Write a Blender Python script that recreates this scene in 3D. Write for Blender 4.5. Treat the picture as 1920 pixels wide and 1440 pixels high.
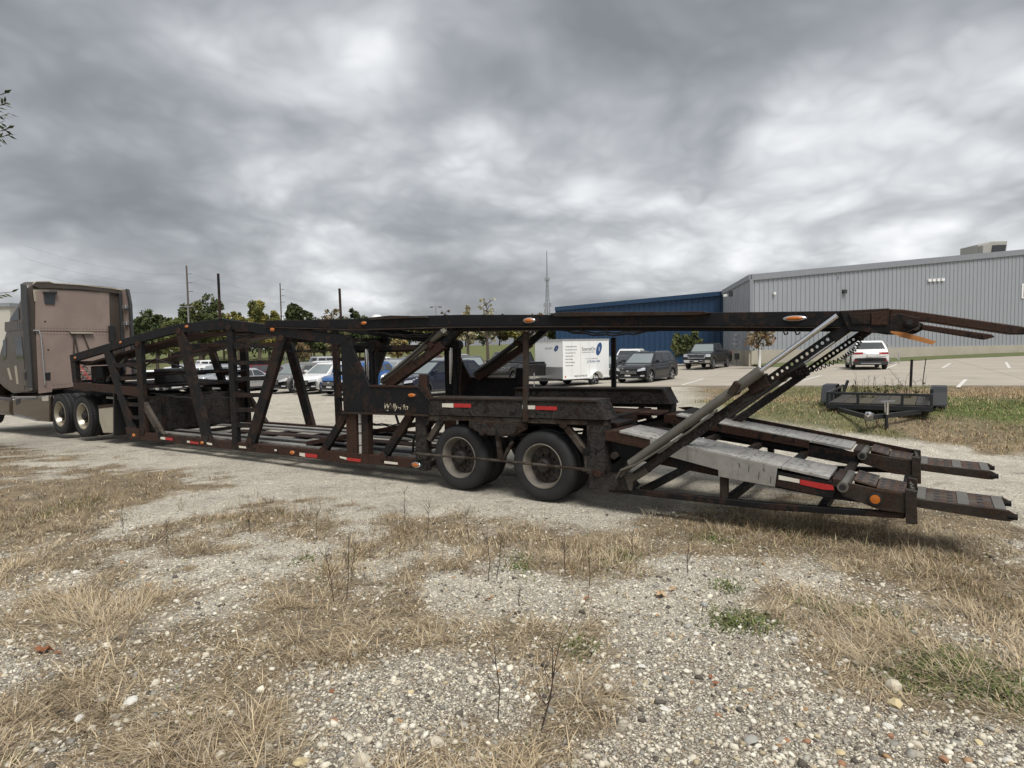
import bpy, bmesh, math, random
import numpy as np
from mathutils import Vector, Matrix
random.seed(7); RNG = np.random.default_rng(7)
S = bpy.context.scene
for o in list(bpy.data.objects): bpy.data.objects.remove(o)
COL = S.collection
R_ = math.radians

# ------------------------------------------------------------------ camera
FPX, HORIZON, CAM_H, ROLL = 1190.0, 651.0, 2.0, R_(1.0)
_p = math.atan((720 - HORIZON) / FPX)
_R0 = Vector((1, 0, 0)); _U0 = Vector((0, math.sin(_p), math.cos(_p))); CF = Vector((0, math.cos(_p), -math.sin(_p)))
CR = _R0 * math.cos(ROLL) - _U0 * math.sin(ROLL); CU = _U0 * math.cos(ROLL) + _R0 * math.sin(ROLL)
CAM = Vector((0, 0, CAM_H))
cd = bpy.data.cameras.new('camera'); cam = bpy.data.objects.new('camera', cd); COL.objects.link(cam)
cd.sensor_fit = 'HORIZONTAL'; cd.sensor_width = 36; cd.lens = 36 * FPX / 1920; cd.clip_start = .05; cd.clip_end = 4000
M = Matrix.Identity(4)
for i in range(3): M[i][0] = CR[i]; M[i][1] = CU[i]; M[i][2] = -CF[i]; M[i][3] = CAM[i]
cam.matrix_world = M
S.camera = cam

# ------------------------------------------------------------------ sky, sun, exposure
SUN_EL, SUN_AZ = R_(58), R_(160)        # azimuth measured from +Y towards +X
w = bpy.data.worlds.new('World'); S.world = w; w.use_nodes = True
nt = w.node_tree; nt.nodes.clear()
CLOUD = ((7.4, 2.9, 0), (4.3, 1.7, .3), (2.1, 5.4, .8))
def WN(t, **k):
    n = nt.nodes.new(t)
    for a, b in k.items():
        if a.startswith('i_'): n.inputs[a[2:].replace('_', ' ')].default_value = b
        else: setattr(n, a, b)
    return n
def WL(a, b): nt.links.new(a, b)
out = WN('ShaderNodeOutputWorld')
sky = WN('ShaderNodeTexSky', sky_type='NISHITA', sun_disc=False, sun_elevation=SUN_EL, sun_rotation=SUN_AZ, air_density=1.2, dust_density=2.0)
bgs = WN('ShaderNodeBackground'); bgs.inputs[1].default_value = .07
WL(sky.outputs[0], bgs.inputs[0])
tc = WN('ShaderNodeTexCoord'); sp = WN('ShaderNodeSeparateXYZ'); WL(tc.outputs['Generated'], sp.inputs[0])
def WM(op, a, b=None, c=None):
    n = WN('ShaderNodeMath', operation=op)
    for i, v in enumerate((a, b, c)):
        if v is None: continue
        if isinstance(v, (int, float)): n.inputs[i].default_value = v
        else: WL(v, n.inputs[i])
    return n.outputs[0]
zc = WM('ADD', WM('MAXIMUM', sp.outputs[2], 0.0), .34)
cx = WM('DIVIDE', sp.outputs[0], zc); cy = WM('DIVIDE', sp.outputs[1], zc)
cb = WN('ShaderNodeCombineXYZ'); WL(cx, cb.inputs[0]); WL(cy, cb.inputs[1])
def cloud_noise(scale, detail, rough, off, dist=0.0, kind='FBM', warp=None):
    mp = WN('ShaderNodeMapping'); mp.inputs['Location'].default_value = off
    if warp is None: WL(cb.outputs[0], mp.inputs[0])
    else:
        va = WN('ShaderNodeVectorMath', operation='MULTIPLY_ADD'); WL(warp[0], va.inputs[0]); va.inputs[1].default_value = (warp[1],) * 3; WL(cb.outputs[0], va.inputs[2]); WL(va.outputs[0], mp.inputs[0])
    n = WN('ShaderNodeTexNoise', noise_type=kind, normalize=(kind == 'FBM')); n.inputs['Scale'].default_value = scale; n.inputs['Detail'].default_value = detail
    n.inputs['Roughness'].default_value = rough; n.inputs['Distortion'].default_value = dist
    WL(mp.outputs[0], n.inputs['Vector']); return n
wp = cloud_noise(1.6, 3.0, .5, (3.3, 8.1, .2)).outputs['Color']
nb = cloud_noise(1.15, 2.5, .5, CLOUD[0], .25).outputs['Fac']                       # broad masses
def billow(scale, off, warp):
    a = cloud_noise(scale, 0.0, .5, off, 0, 'FBM', (wp, warp)).outputs['Fac']
    a = WM('MULTIPLY', WM('SUBTRACT', a, .5), 3.2)
    return WM('SQRT', WM('ADD', WM('MULTIPLY', a, a), .016))                         # rounded lobes, soft creases
b1 = billow(2.6, CLOUD[1], .55); b2 = billow(5.4, CLOUD[2], .45); b3 = billow(11.0, (1.7, 3.9, .5), .35); b4 = billow(23.0, (7.7, 1.2, .9), .25)
bl_ = WM('ADD', WM('ADD', WM('MULTIPLY', b1, .52), WM('MULTIPLY', b2, .26)), WM('ADD', WM('MULTIPLY', b3, .14), WM('MULTIPLY', b4, .08)))
v = WM('ADD', WM('MULTIPLY', nb, .86), WM('MULTIPLY', bl_, .25))
rp = WN('ShaderNodeValToRGB'); WL(v, rp.inputs[0])
e = rp.color_ramp.elements
e[0].position = .34; e[0].color = (.106, .111, .119, 1)
e[1].position = .73; e[1].color = (.46, .463, .468, 1)
for p_, c_ in ((.42, (.132, .138, .148, 1)), (.48, (.166, .173, .184, 1)), (.54, (.216, .224, .235, 1)), (.60, (.286, .294, .304, 1)), (.66, (.37, .377, .385, 1))):
    k = rp.color_ramp.elements.new(p_); k.color = c_
bgc = WN('ShaderNodeBackground'); bgc.inputs[1].default_value = 1.08
WL(rp.outputs[0], bgc.inputs[0])
mx = WN('ShaderNodeMixShader'); mx.inputs[0].default_value = .95
WL(bgs.outputs[0], mx.inputs[1]); WL(bgc.outputs[0], mx.inputs[2]); WL(mx.outputs[0], out.inputs[0])

sd = bpy.data.lights.new('sun', 'SUN'); sd.energy = 1.5; sd.angle = R_(25); sd.color = (1, .965, .91)
sun = bpy.data.objects.new('sun', sd); COL.objects.link(sun)
sdir = Vector((math.sin(SUN_AZ) * math.cos(SUN_EL), math.cos(SUN_AZ) * math.cos(SUN_EL), math.sin(SUN_EL)))
sun.rotation_euler = sdir.to_track_quat('Z', 'Y').to_euler(); sun.location = (0, 0, 40)
S.view_settings.view_transform = 'Standard'; S.view_settings.look = 'None'
S.view_settings.exposure = 1.10; S.view_settings.gamma = 1.0; S.view_settings.use_curve_mapping = False

# ------------------------------------------------------------------ pixel helpers
def ray(px, py):
    return CR * ((px - 960) / FPX) + CF - CU * ((py - 720) / FPX)
def at_z(px, py, z=0.0):
    d = ray(px, py); return CAM + d * ((z - CAM_H) / d.z)
def at_y(px, py, y):
    d = ray(px, py); return CAM + d * (y / d.y)
def sst(a, b, x):
    t = np.clip((np.asarray(x, dtype=float) - a) / (b - a), 0, 1); return t * t * (3 - 2 * t)

# ------------------------------------------------------------------ terrain height
def zg(x, y):
    x = np.asarray(x, dtype=float); y = np.asarray(y, dtype=float)
    far = sst(10, 26, y) * np.clip(-.17 + .017 * x, -.75, .55)
    bank = .50 * sst(10.2, 14.0, y) * sst(1.5, 6.5, x) * (1 - sst(15, 24, y)) 
    hill = 2.7 * sst(92, 175, y) * (1 - sst(5, 45, x - .12 * y)) + 1.0 * sst(190, 320, y)
    return far + bank + hill
def zgs(x, y): return float(zg(x, y))
def ground_hit(px, py):
    d = ray(px, py); t = .5
    for i in range(4000):
        q = CAM + d * t
        if q.z <= zgs(q.x, q.y): return q
        t *= 1.004
        t += .002
    return q

# ------------------------------------------------------------------ mesh builder
class MB:
    def __init__(s): s.v = []; s.f = []
    def add(s, vs, fs):
        b = len(s.v); s.v += [tuple(q) for q in vs]; s.f += [tuple(i + b for i in f) for f in fs]; return s
    def box(s, c, d, m=None):
        x, y, z = d[0] / 2, d[1] / 2, d[2] / 2
        vs = [Vector((a, b, e)) for a in (-x, x) for b in (-y, y) for e in (-z, z)]
        if m is not None: vs = [m @ q for q in vs]
        c = Vector(c); vs = [q + c for q in vs]
        return s.add(vs, [(0, 1, 3, 2), (4, 6, 7, 5), (0, 4, 5, 1), (2, 3, 7, 6), (0, 2, 6, 4), (1, 5, 7, 3)])
    def box2(s, a, b):
        a = Vector(a); b = Vector(b); return s.box((a + b) / 2, b - a)
    def beam(s, p, q, wd, ht, up=(0, 0, 1)):
        p = Vector(p); q = Vector(q); d = q - p; L = d.length; d.normalize()
        sd_ = d.cross(Vector(up))
        if sd_.length < 1e-4: sd_ = d.cross(Vector((1, 0, 0)))
        sd_.normalize(); u = sd_.cross(d)
        m = Matrix((d, sd_, u)).transposed()
        return s.box((p + q) / 2, (L, wd, ht), m)
    def cyl(s, p, q, r, n=12, r2=None, cap=True):
        p = Vector(p); q = Vector(q); r2 = r if r2 is None else r2
        d = (q - p).normalized(); a = d.orthogonal().normalized(); b = d.cross(a)
        vs = []
        for c, rr in ((p, r), (q, r2)):
            for i in range(n):
                t = 2 * math.pi * i / n; vs.append(c + a * (rr * math.cos(t)) + b * (rr * math.sin(t)))
        fs = [(i, (i + 1) % n, n + (i + 1) % n, n + i) for i in range(n)]
        if cap: fs += [tuple(range(n))[::-1], tuple(range(n, 2 * n))]
        return s.add(vs, fs)
    def tube(s, pts, r, n=6):
        pts = [Vector(p) for p in pts]; vs = []; N = len(pts)
        a = None
        for i, p in enumerate(pts):
            d = (pts[min(i + 1, N - 1)] - pts[max(i - 1, 0)]).normalized()
            if a is None: a = d.orthogonal().normalized()
            a = (a - d * a.dot(d)).normalized(); b = d.cross(a)
            rr = r[i] if isinstance(r, (list, tuple)) else r
            for k in range(n):
                t = 2 * math.pi * k / n; vs.append(p + a * rr * math.cos(t) + b * rr * math.sin(t))
        fs = []
        for i in range(N - 1):
            for k in range(n): fs.append((i * n + k, i * n + (k + 1) % n, (i + 1) * n + (k + 1) % n, (i + 1) * n + k))
        fs += [tuple(range(n))[::-1], tuple(range((N - 1) * n, N * n))]
        return s.add(vs, fs)
    def lathe(s, prof, c=(0, 0, 0), ax=(0, 1, 0), n=32):
        """prof: (radius, along axis)"""
        c = Vector(c); d = Vector(ax).normalized(); a = d.orthogonal().normalized(); b = d.cross(a)
        vs = []
        for r, h in prof:
            for i in range(n):
                t = 2 * math.pi * i / n; vs.append(c + d * h + a * (r * math.cos(t)) + b * (r * math.sin(t)))
        fs = []
        for j in range(len(prof) - 1):
            for i in range(n): fs.append((j * n + i, j * n + (i + 1) % n, (j + 1) * n + (i + 1) % n, (j + 1) * n + i))
        return s.add(vs, fs)
    def prism(s, poly, axis_fn, a, b):
        """poly 2d points; axis_fn(u,v,w)->vector; extruded from w=a to w=b"""
        n = len(poly); vs = [axis_fn(u, v_, a) for u, v_ in poly] + [axis_fn(u, v_, b) for u, v_ in poly]
        return s.add(vs, [tuple(range(n)), tuple(range(2 * n - 1, n - 1, -1))] + [(i, n + i, n + (i + 1) % n, (i + 1) % n) for i in range(n)])
    def mesh(s, name, mat=None, smooth=None):
        me = bpy.data.meshes.new(name); me.from_pydata([tuple(q) for q in s.v], [], s.f)
        bm = bmesh.new(); bm.from_mesh(me); bmesh.ops.recalc_face_normals(bm, faces=bm.faces); bm.to_mesh(me); bm.free()
        if smooth is not None:
            me.shade_smooth(); me.set_sharp_from_angle(angle=R_(smooth))
        if mat: me.materials.append(mat)
        return me
    def build(s, name, mat, parent=None, smooth=None, bevel=0, seg=1):
        return link(name, s.mesh(name, mat, smooth), parent, bevel, seg)
def link(name, me, parent=None, bevel=0, seg=1, loc=None, rz=0):
    o = bpy.data.objects.new(name, me); COL.objects.link(o)
    if parent is not None: o.parent = parent
    if loc is not None: o.location = loc
    if rz: o.rotation_euler = (0, 0, rz)
    if bevel:
        b = o.modifiers.new('bevel', 'BEVEL'); b.width = bevel; b.segments = seg; b.limit_method = 'ANGLE'; b.angle_limit = R_(35)
    return o
def empty(name, loc=(0, 0, 0), rz=0):
    o = bpy.data.objects.new(name, None); COL.objects.link(o); o.location = loc; o.rotation_euler = (0, 0, rz); o.empty_display_size = .2; return o
def tag(o, label=None, cat=None, group=None, kind=None):
    if label: o['label'] = label
    if cat: o['category'] = cat
    if group: o['group'] = group
    if kind: o['kind'] = kind
    return o

# ------------------------------------------------------------------ materials
class Mat:
    def __init__(s, name):
        s.m = bpy.data.materials.new(name); s.m.use_nodes = True; s.nt = s.m.node_tree
        s.b = s.nt.nodes['Principled BSDF']
    def n(s, t, **k):
        q = s.nt.nodes.new(t)
        for a, b in k.items(): setattr(q, a, b)
        return q
    def l(s, a, b): s.nt.links.new(a, b)
    def coord(s, kind='Object', scale=1.0):
        c = s.n('ShaderNodeTexCoord'); m = s.n('ShaderNodeMapping'); s.l(c.outputs[kind], m.inputs[0])
        m.inputs['Scale'].default_value = (scale,) * 3 if isinstance(scale, (int, float)) else scale
        return m.outputs[0]
    def noise(s, vec, scale, detail=4, rough=.55, dist=0):
        q = s.n('ShaderNodeTexNoise'); s.l(vec, q.inputs['Vector'])
        for a, b in (('Scale', scale), ('Detail', detail), ('Roughness', rough), ('Distortion', dist)): q.inputs[a].default_value = b
        return q.outputs['Fac']
    def ramp(s, fac, stops, interp='LINEAR'):
        q = s.n('ShaderNodeValToRGB'); s.l(fac, q.inputs[0]); q.color_ramp.interpolation = interp
        el = q.color_ramp.elements
        for i, (p, c) in enumerate(stops):
            k = el[i] if i < 2 else el.new(p)
            k.position = p; k.color = (c, c, c, 1) if isinstance(c, (int, float)) else (*c, 1)
        return q.outputs[0]
    def mix(s, fac, a, b, mode='MIX'):
        q = s.n('ShaderNodeMix', data_type='RGBA', blend_type=mode)
        for k, v_ in ((0, fac), (6, a), (7, b)):
            if isinstance(v_, (int, float)): q.inputs[k].default_value = v_
            elif isinstance(v_, tuple): q.inputs[k].default_value = (*v_, 1)
            else: s.l(v_, q.inputs[k])
        return q.outputs[2]
    def math(s, op, a, b=None):
        q = s.n('ShaderNodeMath', operation=op)
        for k, v_ in ((0, a), (1, b)):
            if v_ is None: continue
            if isinstance(v_, (int, float)): q.inputs[k].default_value = v_
            else: s.l(v_, q.inputs[k])
        return q.outputs[0]
    def bump(s, h, strength=.3, dist=.01):
        q = s.n('ShaderNodeBump'); q.inputs['Strength'].default_value = strength; q.inputs['Distance'].default_value = dist
        s.l(h, q.inputs['Height']); s.l(q.outputs[0], s.b.inputs['Normal'])
    def set(s, **k):
        for a, b in k.items():
            i = s.b.inputs[a.replace('_', ' ')]
            if isinstance(b, tuple): i.default_value = (*b, 1) if len(b) == 3 else b
            elif isinstance(b, (int, float)): i.default_value = b
            else: s.l(b, i)
        return s
def plain(name, col, rough=.5, metal=0, var=.12, scale=3.0, bump=0, bscale=40, **k):
    m = Mat(name); vec = m.coord('Object')
    f = m.noise(vec, scale, 5, .6)
    c = m.mix(f, tuple(q * (1 - var) for q in col), tuple(min(1, q * (1 + var)) for q in col))
    m.set(Base_Color=c, Roughness=rough, Metallic=metal, **k)
    if bump: m.bump(m.noise(vec, bscale, 3), bump, .01)
    return m.m
def steel(name, base=(.012, .013, .016), rust=(.055, .026, .014), amt=.5, dust=.25, dustc=(.10, .085, .068), flake=0.0):
    m = Mat(name); vec = m.coord('Object')
    n1 = m.noise(vec, 2.3, 8, .62, .4); n2 = m.noise(vec, 11, 6, .6); n3 = m.noise(vec, 45, 4, .6)
    f = m.math('ADD', m.math('MULTIPLY', n1, .6), m.math('MULTIPLY', n2, .4))
    t = .66 - amt * .32
    mask = m.ramp(f, [(t - .02, 0.0), (t + .03, 1.0)])
    rc = m.ramp(n3, [(.3, tuple(q * .4 for q in rust)), (.7, tuple(q * 1.5 for q in rust))])
    bc = m.ramp(n2, [(.3, tuple(q * .6 for q in base)), (.7, tuple(q * 1.6 for q in base))])
    c = m.mix(mask, bc, rc)
    # road dust gathers in streaks and blotches of its own
    dn = m.noise(m.coord('Object', (1.1, 1.1, 3.5)), 1.7, 7, .65)
    dm = m.ramp(dn, [(.5, 0.0), (.78, dust)])
    c = m.mix(dm, c, dustc)
    h = m.math('ADD', m.math('MULTIPLY', n3, .4), m.math('MULTIPLY', mask, .6))
    if flake:
        # curled paint scales: crisp-edged islands standing off the metal
        sc_ = m.noise(m.coord('Object', (1, 1, 1.3)), 7.5, 7, .68, .8)
        fl_ = m.ramp(sc_, [(.455, 0.0), (.475, 1.0), (.53, 1.0), (.55, .25), (.62, .7)])
        c = m.mix(m.math('MULTIPLY', fl_, flake), c, tuple(q * 1.25 for q in dustc))
        h = m.math('ADD', h, m.math('MULTIPLY', fl_, 1.6))
    m.set(Base_Color=c, Roughness=m.ramp(f, [(.3, .45), (.65, .88)]), Specular_IOR_Level=.3)
    m.bump(h, .5 if not flake else .9, .006 if not flake else .012)
    return m.m
def paint(name, col, rough=.22, metal=.0, coat=.6, dirt=.15):
    m = Mat(name); vec = m.coord('Object')
    d = m.ramp(m.noise(vec, 2.0, 6, .65), [(.48, 0.0), (.8, dirt)])
    c = m.mix(d, col, (.22, .20, .17))
    m.set(Base_Color=c, Roughness=m.ramp(m.noise(vec, 5, 4), [(.3, rough), (.8, rough + .12)]), Metallic=metal, Coat_Weight=coat, Coat_Roughness=.08)
    return m.m
def glass(name, col=(.02, .024, .027), rough=.06):
    m = Mat(name); m.set(Base_Color=col, Roughness=rough, Specular_IOR_Level=.8, Coat_Weight=.4, Coat_Roughness=.03); return m.m
K = {}
K['steel'] = steel('black_rusty_steel', base=(.0035, .0038, .0045), rust=(.026, .0135, .009), amt=.48, dust=.2, dustc=(.036, .031, .026))
K['steel_clean'] = steel('black_steel', base=(.0035, .004, .0058), rust=(.023, .0125, .0088), amt=.38, dust=.15, dustc=(.030, .028, .026))
K['rusty'] = steel('rusty_steel', base=(.006, .005, .0046), rust=(.040, .018, .011), amt=.68, dust=.22, dustc=(.05, .04, .032))
K['brownsteel'] = steel('brown_weathered_steel', base=(.028, .0215, .0165), rust=(.031, .0165, .0105), amt=.5, dust=.45, dustc=(.08, .067, .054))
K['flaky'] = steel('flaking_steel', base=(.005, .0047, .0046), rust=(.020, .012, .0095), amt=.55, dust=.3, dustc=(.042, .037, .033), flake=.7)
K['tansteel'] = steel('dusty_tan_steel', base=(.06, .05, .04), rust=(.028, .0165, .011), amt=.5, dust=.5, dustc=(.11, .095, .08))
K['tread'] = steel('worn_tread_plate', base=(.075, .062, .052), rust=(.07, .040, .026), amt=.6, dust=.4, dustc=(.16, .145, .13))
_m = Mat('weathered_aluminium'); _v = _m.coord('Object'); _q = _m.n('ShaderNodeTexVoronoi'); _m.l(_v, _q.inputs['Vector']); _q.inputs['Scale'].default_value = 13; _q.inputs['Randomness'].default_value = .45
_d = _m.math('MULTIPLY', _m.ramp(_q.outputs['Distance'], [(.22, 1.0), (.36, 0.0)]), _m.ramp(_m.noise(_v, 3, 5), [(.35, .25), (.6, .9)]))
_c = _m.mix(_d, _m.ramp(_m.noise(_v, 6, 7, .65), [(.3, (.24, .23, .21)), (.7, (.46, .45, .425))]), (.11, .10, .09))
_m.set(Base_Color=_c, Roughness=.55, Metallic=.2); _m.bump(_d, .5, .006); K['alu'] = _m.m
_m = Mat('dirty_aluminium_side'); _v = _m.coord('Object'); _s = _m.noise(_m.coord('Object', (16, 16, 1.2)), 1.4, 6, .65)
_c = _m.mix(_m.ramp(_s, [(.56, 0.0), (.72, .7)]), _m.ramp(_m.noise(_v, 4, 7, .65), [(.3, (.20, .19, .17)), (.7, (.35, .34, .315))]), (.075, .066, .056))
_m.set(Base_Color=_c, Roughness=.55, Metallic=.2); _m.bump(_m.noise(_v, 9, 4), .2, .01); K['alu_side'] = _m.m
K['chrome'] = plain('chrome', (.75, .76, .78), .12, 1.0, .05)
K['cyl'] = plain('cylinder_grey_paint', (.115, .108, .092), .5, .1, .45, 5)
K['rubber'] = plain('tyre_rubber', (.017, .017, .018), .78, 0, .4, 6, .3, 50)
K['rim'] = plain('dusty_white_rim', (.155, .14, .117), .65, 0, .6, 7, .2, 60)
K['hub'] = plain('rusty_hub', (.02, .016, .014), .75, .2, .5, 9, .3, 60)
K['truckrim'] = plain('polished_rim', (.36, .325, .255), .32, .6, .3, 5)
K['amber'] = plain('amber_lens', (.46, .135, .018), .25, 0, .15, 8)
K['red'] = plain('red_reflective_tape', (.42, .022, .022), .4, 0, .3, 14)
K['white'] = plain('white_reflective_tape', (.68, .65, .56), .45, 0, .2, 14)
K['blackpl'] = plain('black_plastic', (.014, .014, .015), .5, 0, .3, 8)
K['darkgrey'] = plain('dark_grey_plastic', (.035, .036, .038), .55, 0, .25, 8)
K['glass'] = glass('car_glass')
K['windscreen'] = glass('windscreen_glass', (.19, .22, .22), .07)  # pale base colour paints in the sky's reflection
K['hose'] = plain('black_hose', (.012, .012, .012), .5)
K['whitehose'] = plain('pale_plastic_pipe', (.42, .41, .38), .6, 0, .25, 10)
K['orange'] = plain('faded_orange_board', (.52, .22, .07), .6, 0, .3, 6)
K['headlight'] = plain('headlight_lens', (.55, .57, .6), .1, .3, .2, 10)
K['taillight'] = plain('red_tail_lens', (.32, .012, .014), .2, 0, .2)
K['silver'] = plain('silver_trim', (.55, .56, .58), .25, .8, .1)
K['plate'] = plain('number_plate', (.6, .6, .58), .5)
# ================================================================== GROUND
def _hash(i, j, s):
    n = (i * 374761393 + j * 668265263 + s * 2147483647) & 0xffffffff
    n = ((n ^ (n >> 13)) * 1274126177) & 0xffffffff
    return ((n ^ (n >> 16)) & 0xffff) / 65535.0
def vn(x, y, s=0):
    x = np.asarray(x, float); y = np.asarray(y, float)
    i = np.floor(x).astype(np.int64); j = np.floor(y).astype(np.int64); u = x - i; v_ = y - j
    u = u * u * (3 - 2 * u); v_ = v_ * v_ * (3 - 2 * v_)
    a = _hash(i, j, s); b = _hash(i + 1, j, s); c = _hash(i, j + 1, s); d = _hash(i + 1, j + 1, s)
    return (a * (1 - u) + b * u) * (1 - v_) + (c * (1 - u) + d * u) * v_
def fbm(x, y, sc, o=4, s=0):
    r = 0; a = .5; t = 0
    for k in range(o):
        r = r + a * vn(np.asarray(x) * sc + 17.3 * k, np.asarray(y) * sc - 9.1 * k, s + k); t += a; a *= .5; sc *= 2.03
    return r / t
# patches seen in the photograph: (px, py, rx, ry, weight)
PATCH = [(120, 930, 210, 60, .8), (60, 1020, 170, 70, .7), (500, 960, 170, 50, .5), (570, 1130, 120, 60, .9), (170, 1140, 130, 50, .8), (60, 1330, 140, 110, .7), (340, 1370, 150, 90, .9),
         (470, 1250, 170, 60, .7), (790, 1010, 110, 50, .6), (1000, 1020, 100, 45, .6), (730, 1165, 130, 38, .8), (1000, 1190, 95, 42, .8), (1130, 1060, 90, 40, .5), (1480, 1005, 300, 42, .8), (1760, 1060, 170, 80, .8),
         (1530, 1110, 150, 50, .5), (1590, 1270, 160, 60, .6), (1790, 1260, 120, 50, .4), (1890, 1150, 70, 110, .6), (930, 1410, 190, 60, .7), (1110, 1330, 90, 40, .6), (300, 1050, 120, 30, .3), (80, 870, 160, 30, .6), (420, 880, 120, 22, .4),
         (290, 965, 110, 42, -.9), (470, 1050, 120, 45, -.7), (860, 1120, 130, 45, -.9), (690, 1080, 80, 40, -.7), (820, 1290, 210, 70, -.8), (1300, 1180, 130, 60, -.7), (1420, 1340, 190, 100, -.9), (1720, 1410, 220, 60, -.9),
         (1200, 1110, 90, 50, -.6), (1340, 1060, 100, 45, -.5), (620, 905, 240, 30, -.8), (250, 860, 200, 20, -.7), (1650, 1110, 90, 30, -.5), (720, 1390, 110, 60, -.5), (880, 940, 160, 18, -.5), (30, 1230, 90, 50, -.4)]
PG = []
for px, py, rx, ry, wt in PATCH:
    c = at_z(px, py); a = at_z(px + rx, py); b = at_z(px, py - ry); PG.append((c.x, c.y, abs(a.x - c.x), abs(b.y - c.y), wt))
def tloc(x, y): return (x - TO_.x) * math.cos(TH_) - (y - TO_.y) * math.sin(TH_), (x - TO_.x) * math.sin(TH_) + (y - TO_.y) * math.cos(TH_)
_a = at_z(1025, 944); _b = at_z(160, 822); TH_ = math.atan2(-(_a.y - _b.y), _a.x - _b.x); TO_ = Vector((_a.x, _a.y, 0))
def veg(x, y):
    x = np.asarray(x, float); y = np.asarray(y, float)
    r = .42 + 1.2 * (fbm(x, y, 1.1, 4, 3) - .5) + 1.3 * (fbm(x, y, 3.3, 4, 9) - .5) + .5 * (fbm(x, y, 14, 2, 19) - .5)
    for cx_, cy_, rx, ry, wt in PG:
        d = ((x - cx_) / rx) ** 2 + ((y - cy_) / ry) ** 2; r = r + .8 * wt * np.exp(-d * .8)
    s, n = tloc(x, y)
    # driveway under and behind the hauler stays bare, weeds thin out towards it
    lane = sst(-1.6, -.3, n + .9 * (fbm(x, y, .5, 3, 21) - .5)) * (1 - sst(-.5, 3.0, s))
    lane = np.maximum(lane, sst(1.6, 3.0, n) * (1 - sst(6.0, 7.2, n + .9 * (fbm(x, y, .6, 3, 5) - .5))))
    lane = np.maximum(lane, sst(1.0, 3.0, n) * (1 - sst(-3, 2, s)) * (1 - sst(60, 70, y)))
    r = r * (1 - .82 * lane)
    bank = sst(6.3, 7.3, n + .7 * (fbm(x, y, .8, 3, 31) - .5)) * sst(-1.5, 2.5, s + .35 * n - 2.0)
    far = sst(88, 96, y)
    r = np.maximum(r, np.maximum(bank * (.75 + .5 * (fbm(x, y, .7, 3, 41) - .35)), far))
    return np.clip(r, 0, 1.15)
def green(x, y):
    x = np.asarray(x, float); y = np.asarray(y, float)
    s, n = tloc(x, y)
    g = .05 + .55 * sst(.52, .66, fbm(x, y, .35, 3, 51)) * sst(4.5, 8, n)
    for px, py, rx, ry, wt in ((1790, 1260, 110, 45, 1.), (1385, 1165, 55, 22, 1.), (1830, 760, 160, 22, .8), (1420, 735, 200, 8, .5), (1180, 738, 100, 6, .9)):
        c = at_z(px, py, .0 if py > 900 else .45); a = at_z(px + rx, py, .0 if py > 900 else .45); b = at_z(px, py - ry, .0 if py > 900 else .45)
        g = g + wt * np.exp(-((x - c.x) / abs(a.x - c.x)) ** 2 - ((y - c.y) / abs(b.y - c.y)) ** 2)
    g = np.maximum(g, sst(92, 110, y) * (.75 + .3 * (fbm(x, y, .05, 3, 61) - .5)))
    return np.clip(g, 0, 1)
def axis_pts(lo, hi, core_lo, core_hi, step, grow):
    p = list(np.arange(core_lo, core_hi + 1e-6, step)); q = core_hi; st_ = step
    while q < hi: st_ *= grow; q += st_; p.append(min(q, hi))
    q = core_lo; st_ = step; l = []
    while q > lo: st_ *= grow; q -= st_; l.append(max(q, lo))
    return np.array(l[::-1] + p)
XS = axis_pts(-900, 900, -7, 9, .095, 1.045); YS = axis_pts(-60, 1500, 1.2, 13, .095, 1.035)
GX, GY = np.meshgrid(XS, YS)
GV = veg(GX, GY); GG = green(GX, GY)
near = 1 - sst(14, 40, GY)
GZ = zg(GX, GY) + near * (.018 * (fbm(GX, GY, 1.3, 3, 71) - .5) + .02 * (fbm(GX, GY, 7, 3, 77) - .5) * (.4 + GV)) - .004
nx, ny = len(XS), len(YS)
me = bpy.data.meshes.new('ground')
co = np.stack([GX.ravel(), GY.ravel(), GZ.ravel()], 1)
idx = np.arange(nx * ny).reshape(ny, nx)
qd = np.stack([idx[:-1, :-1], idx[:-1, 1:], idx[1:, 1:], idx[1:, :-1]], -1).reshape(-1, 4)
def fast_mesh(me, co, loops, nper):
    me.vertices.add(len(co)); me.vertices.foreach_set('co', np.ascontiguousarray(co, dtype=np.float32).ravel())
    nl = loops.size; nf_ = nl // nper
    me.loops.add(nl); me.loops.foreach_set('vertex_index', np.ascontiguousarray(loops, dtype=np.int32).ravel())
    me.polygons.add(nf_); me.polygons.foreach_set('loop_start', np.arange(0, nl, nper, dtype=np.int32))
    try: me.polygons.foreach_set('loop_total', np.full(nf_, nper, dtype=np.int32))
    except Exception: pass
    me.update(calc_edges=True)
def vcol(me, name, rgb):
    at = me.color_attributes.new(name, 'FLOAT_COLOR', 'POINT'); n = len(me.vertices)
    a = np.ones((n, 4), np.float32); a[:, :3] = rgb; at.data.foreach_set('color', a.ravel())
fast_mesh(me, co, qd, 4); me.shade_smooth()
vcol(me, 'zone', np.stack([GV.ravel(), GG.ravel(), ((1 - sst(3.2, 5.6, GY + .8 * (fbm(GX, GY, 1.2, 3, 83) - .5))) * 1.0).ravel()], 1))
g = Mat('gravel_and_dry_grass_ground')
vec = g.coord('Object')
at_ = g.n('ShaderNodeVertexColor', layer_name='zone'); sep = g.n('ShaderNodeSeparateColor'); g.l(at_.outputs[0], sep.inputs[0])
def voro(scale, feat='F1'):
    q = g.n('ShaderNodeTexVoronoi', feature=feat); g.l(vec, q.inputs['Vector']); q.inputs['Scale'].default_value = scale; return q
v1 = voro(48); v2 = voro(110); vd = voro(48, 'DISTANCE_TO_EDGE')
sc_ = g.n('ShaderNodeSeparateColor'); g.l(v1.outputs['Color'], sc_.inputs[0])
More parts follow.
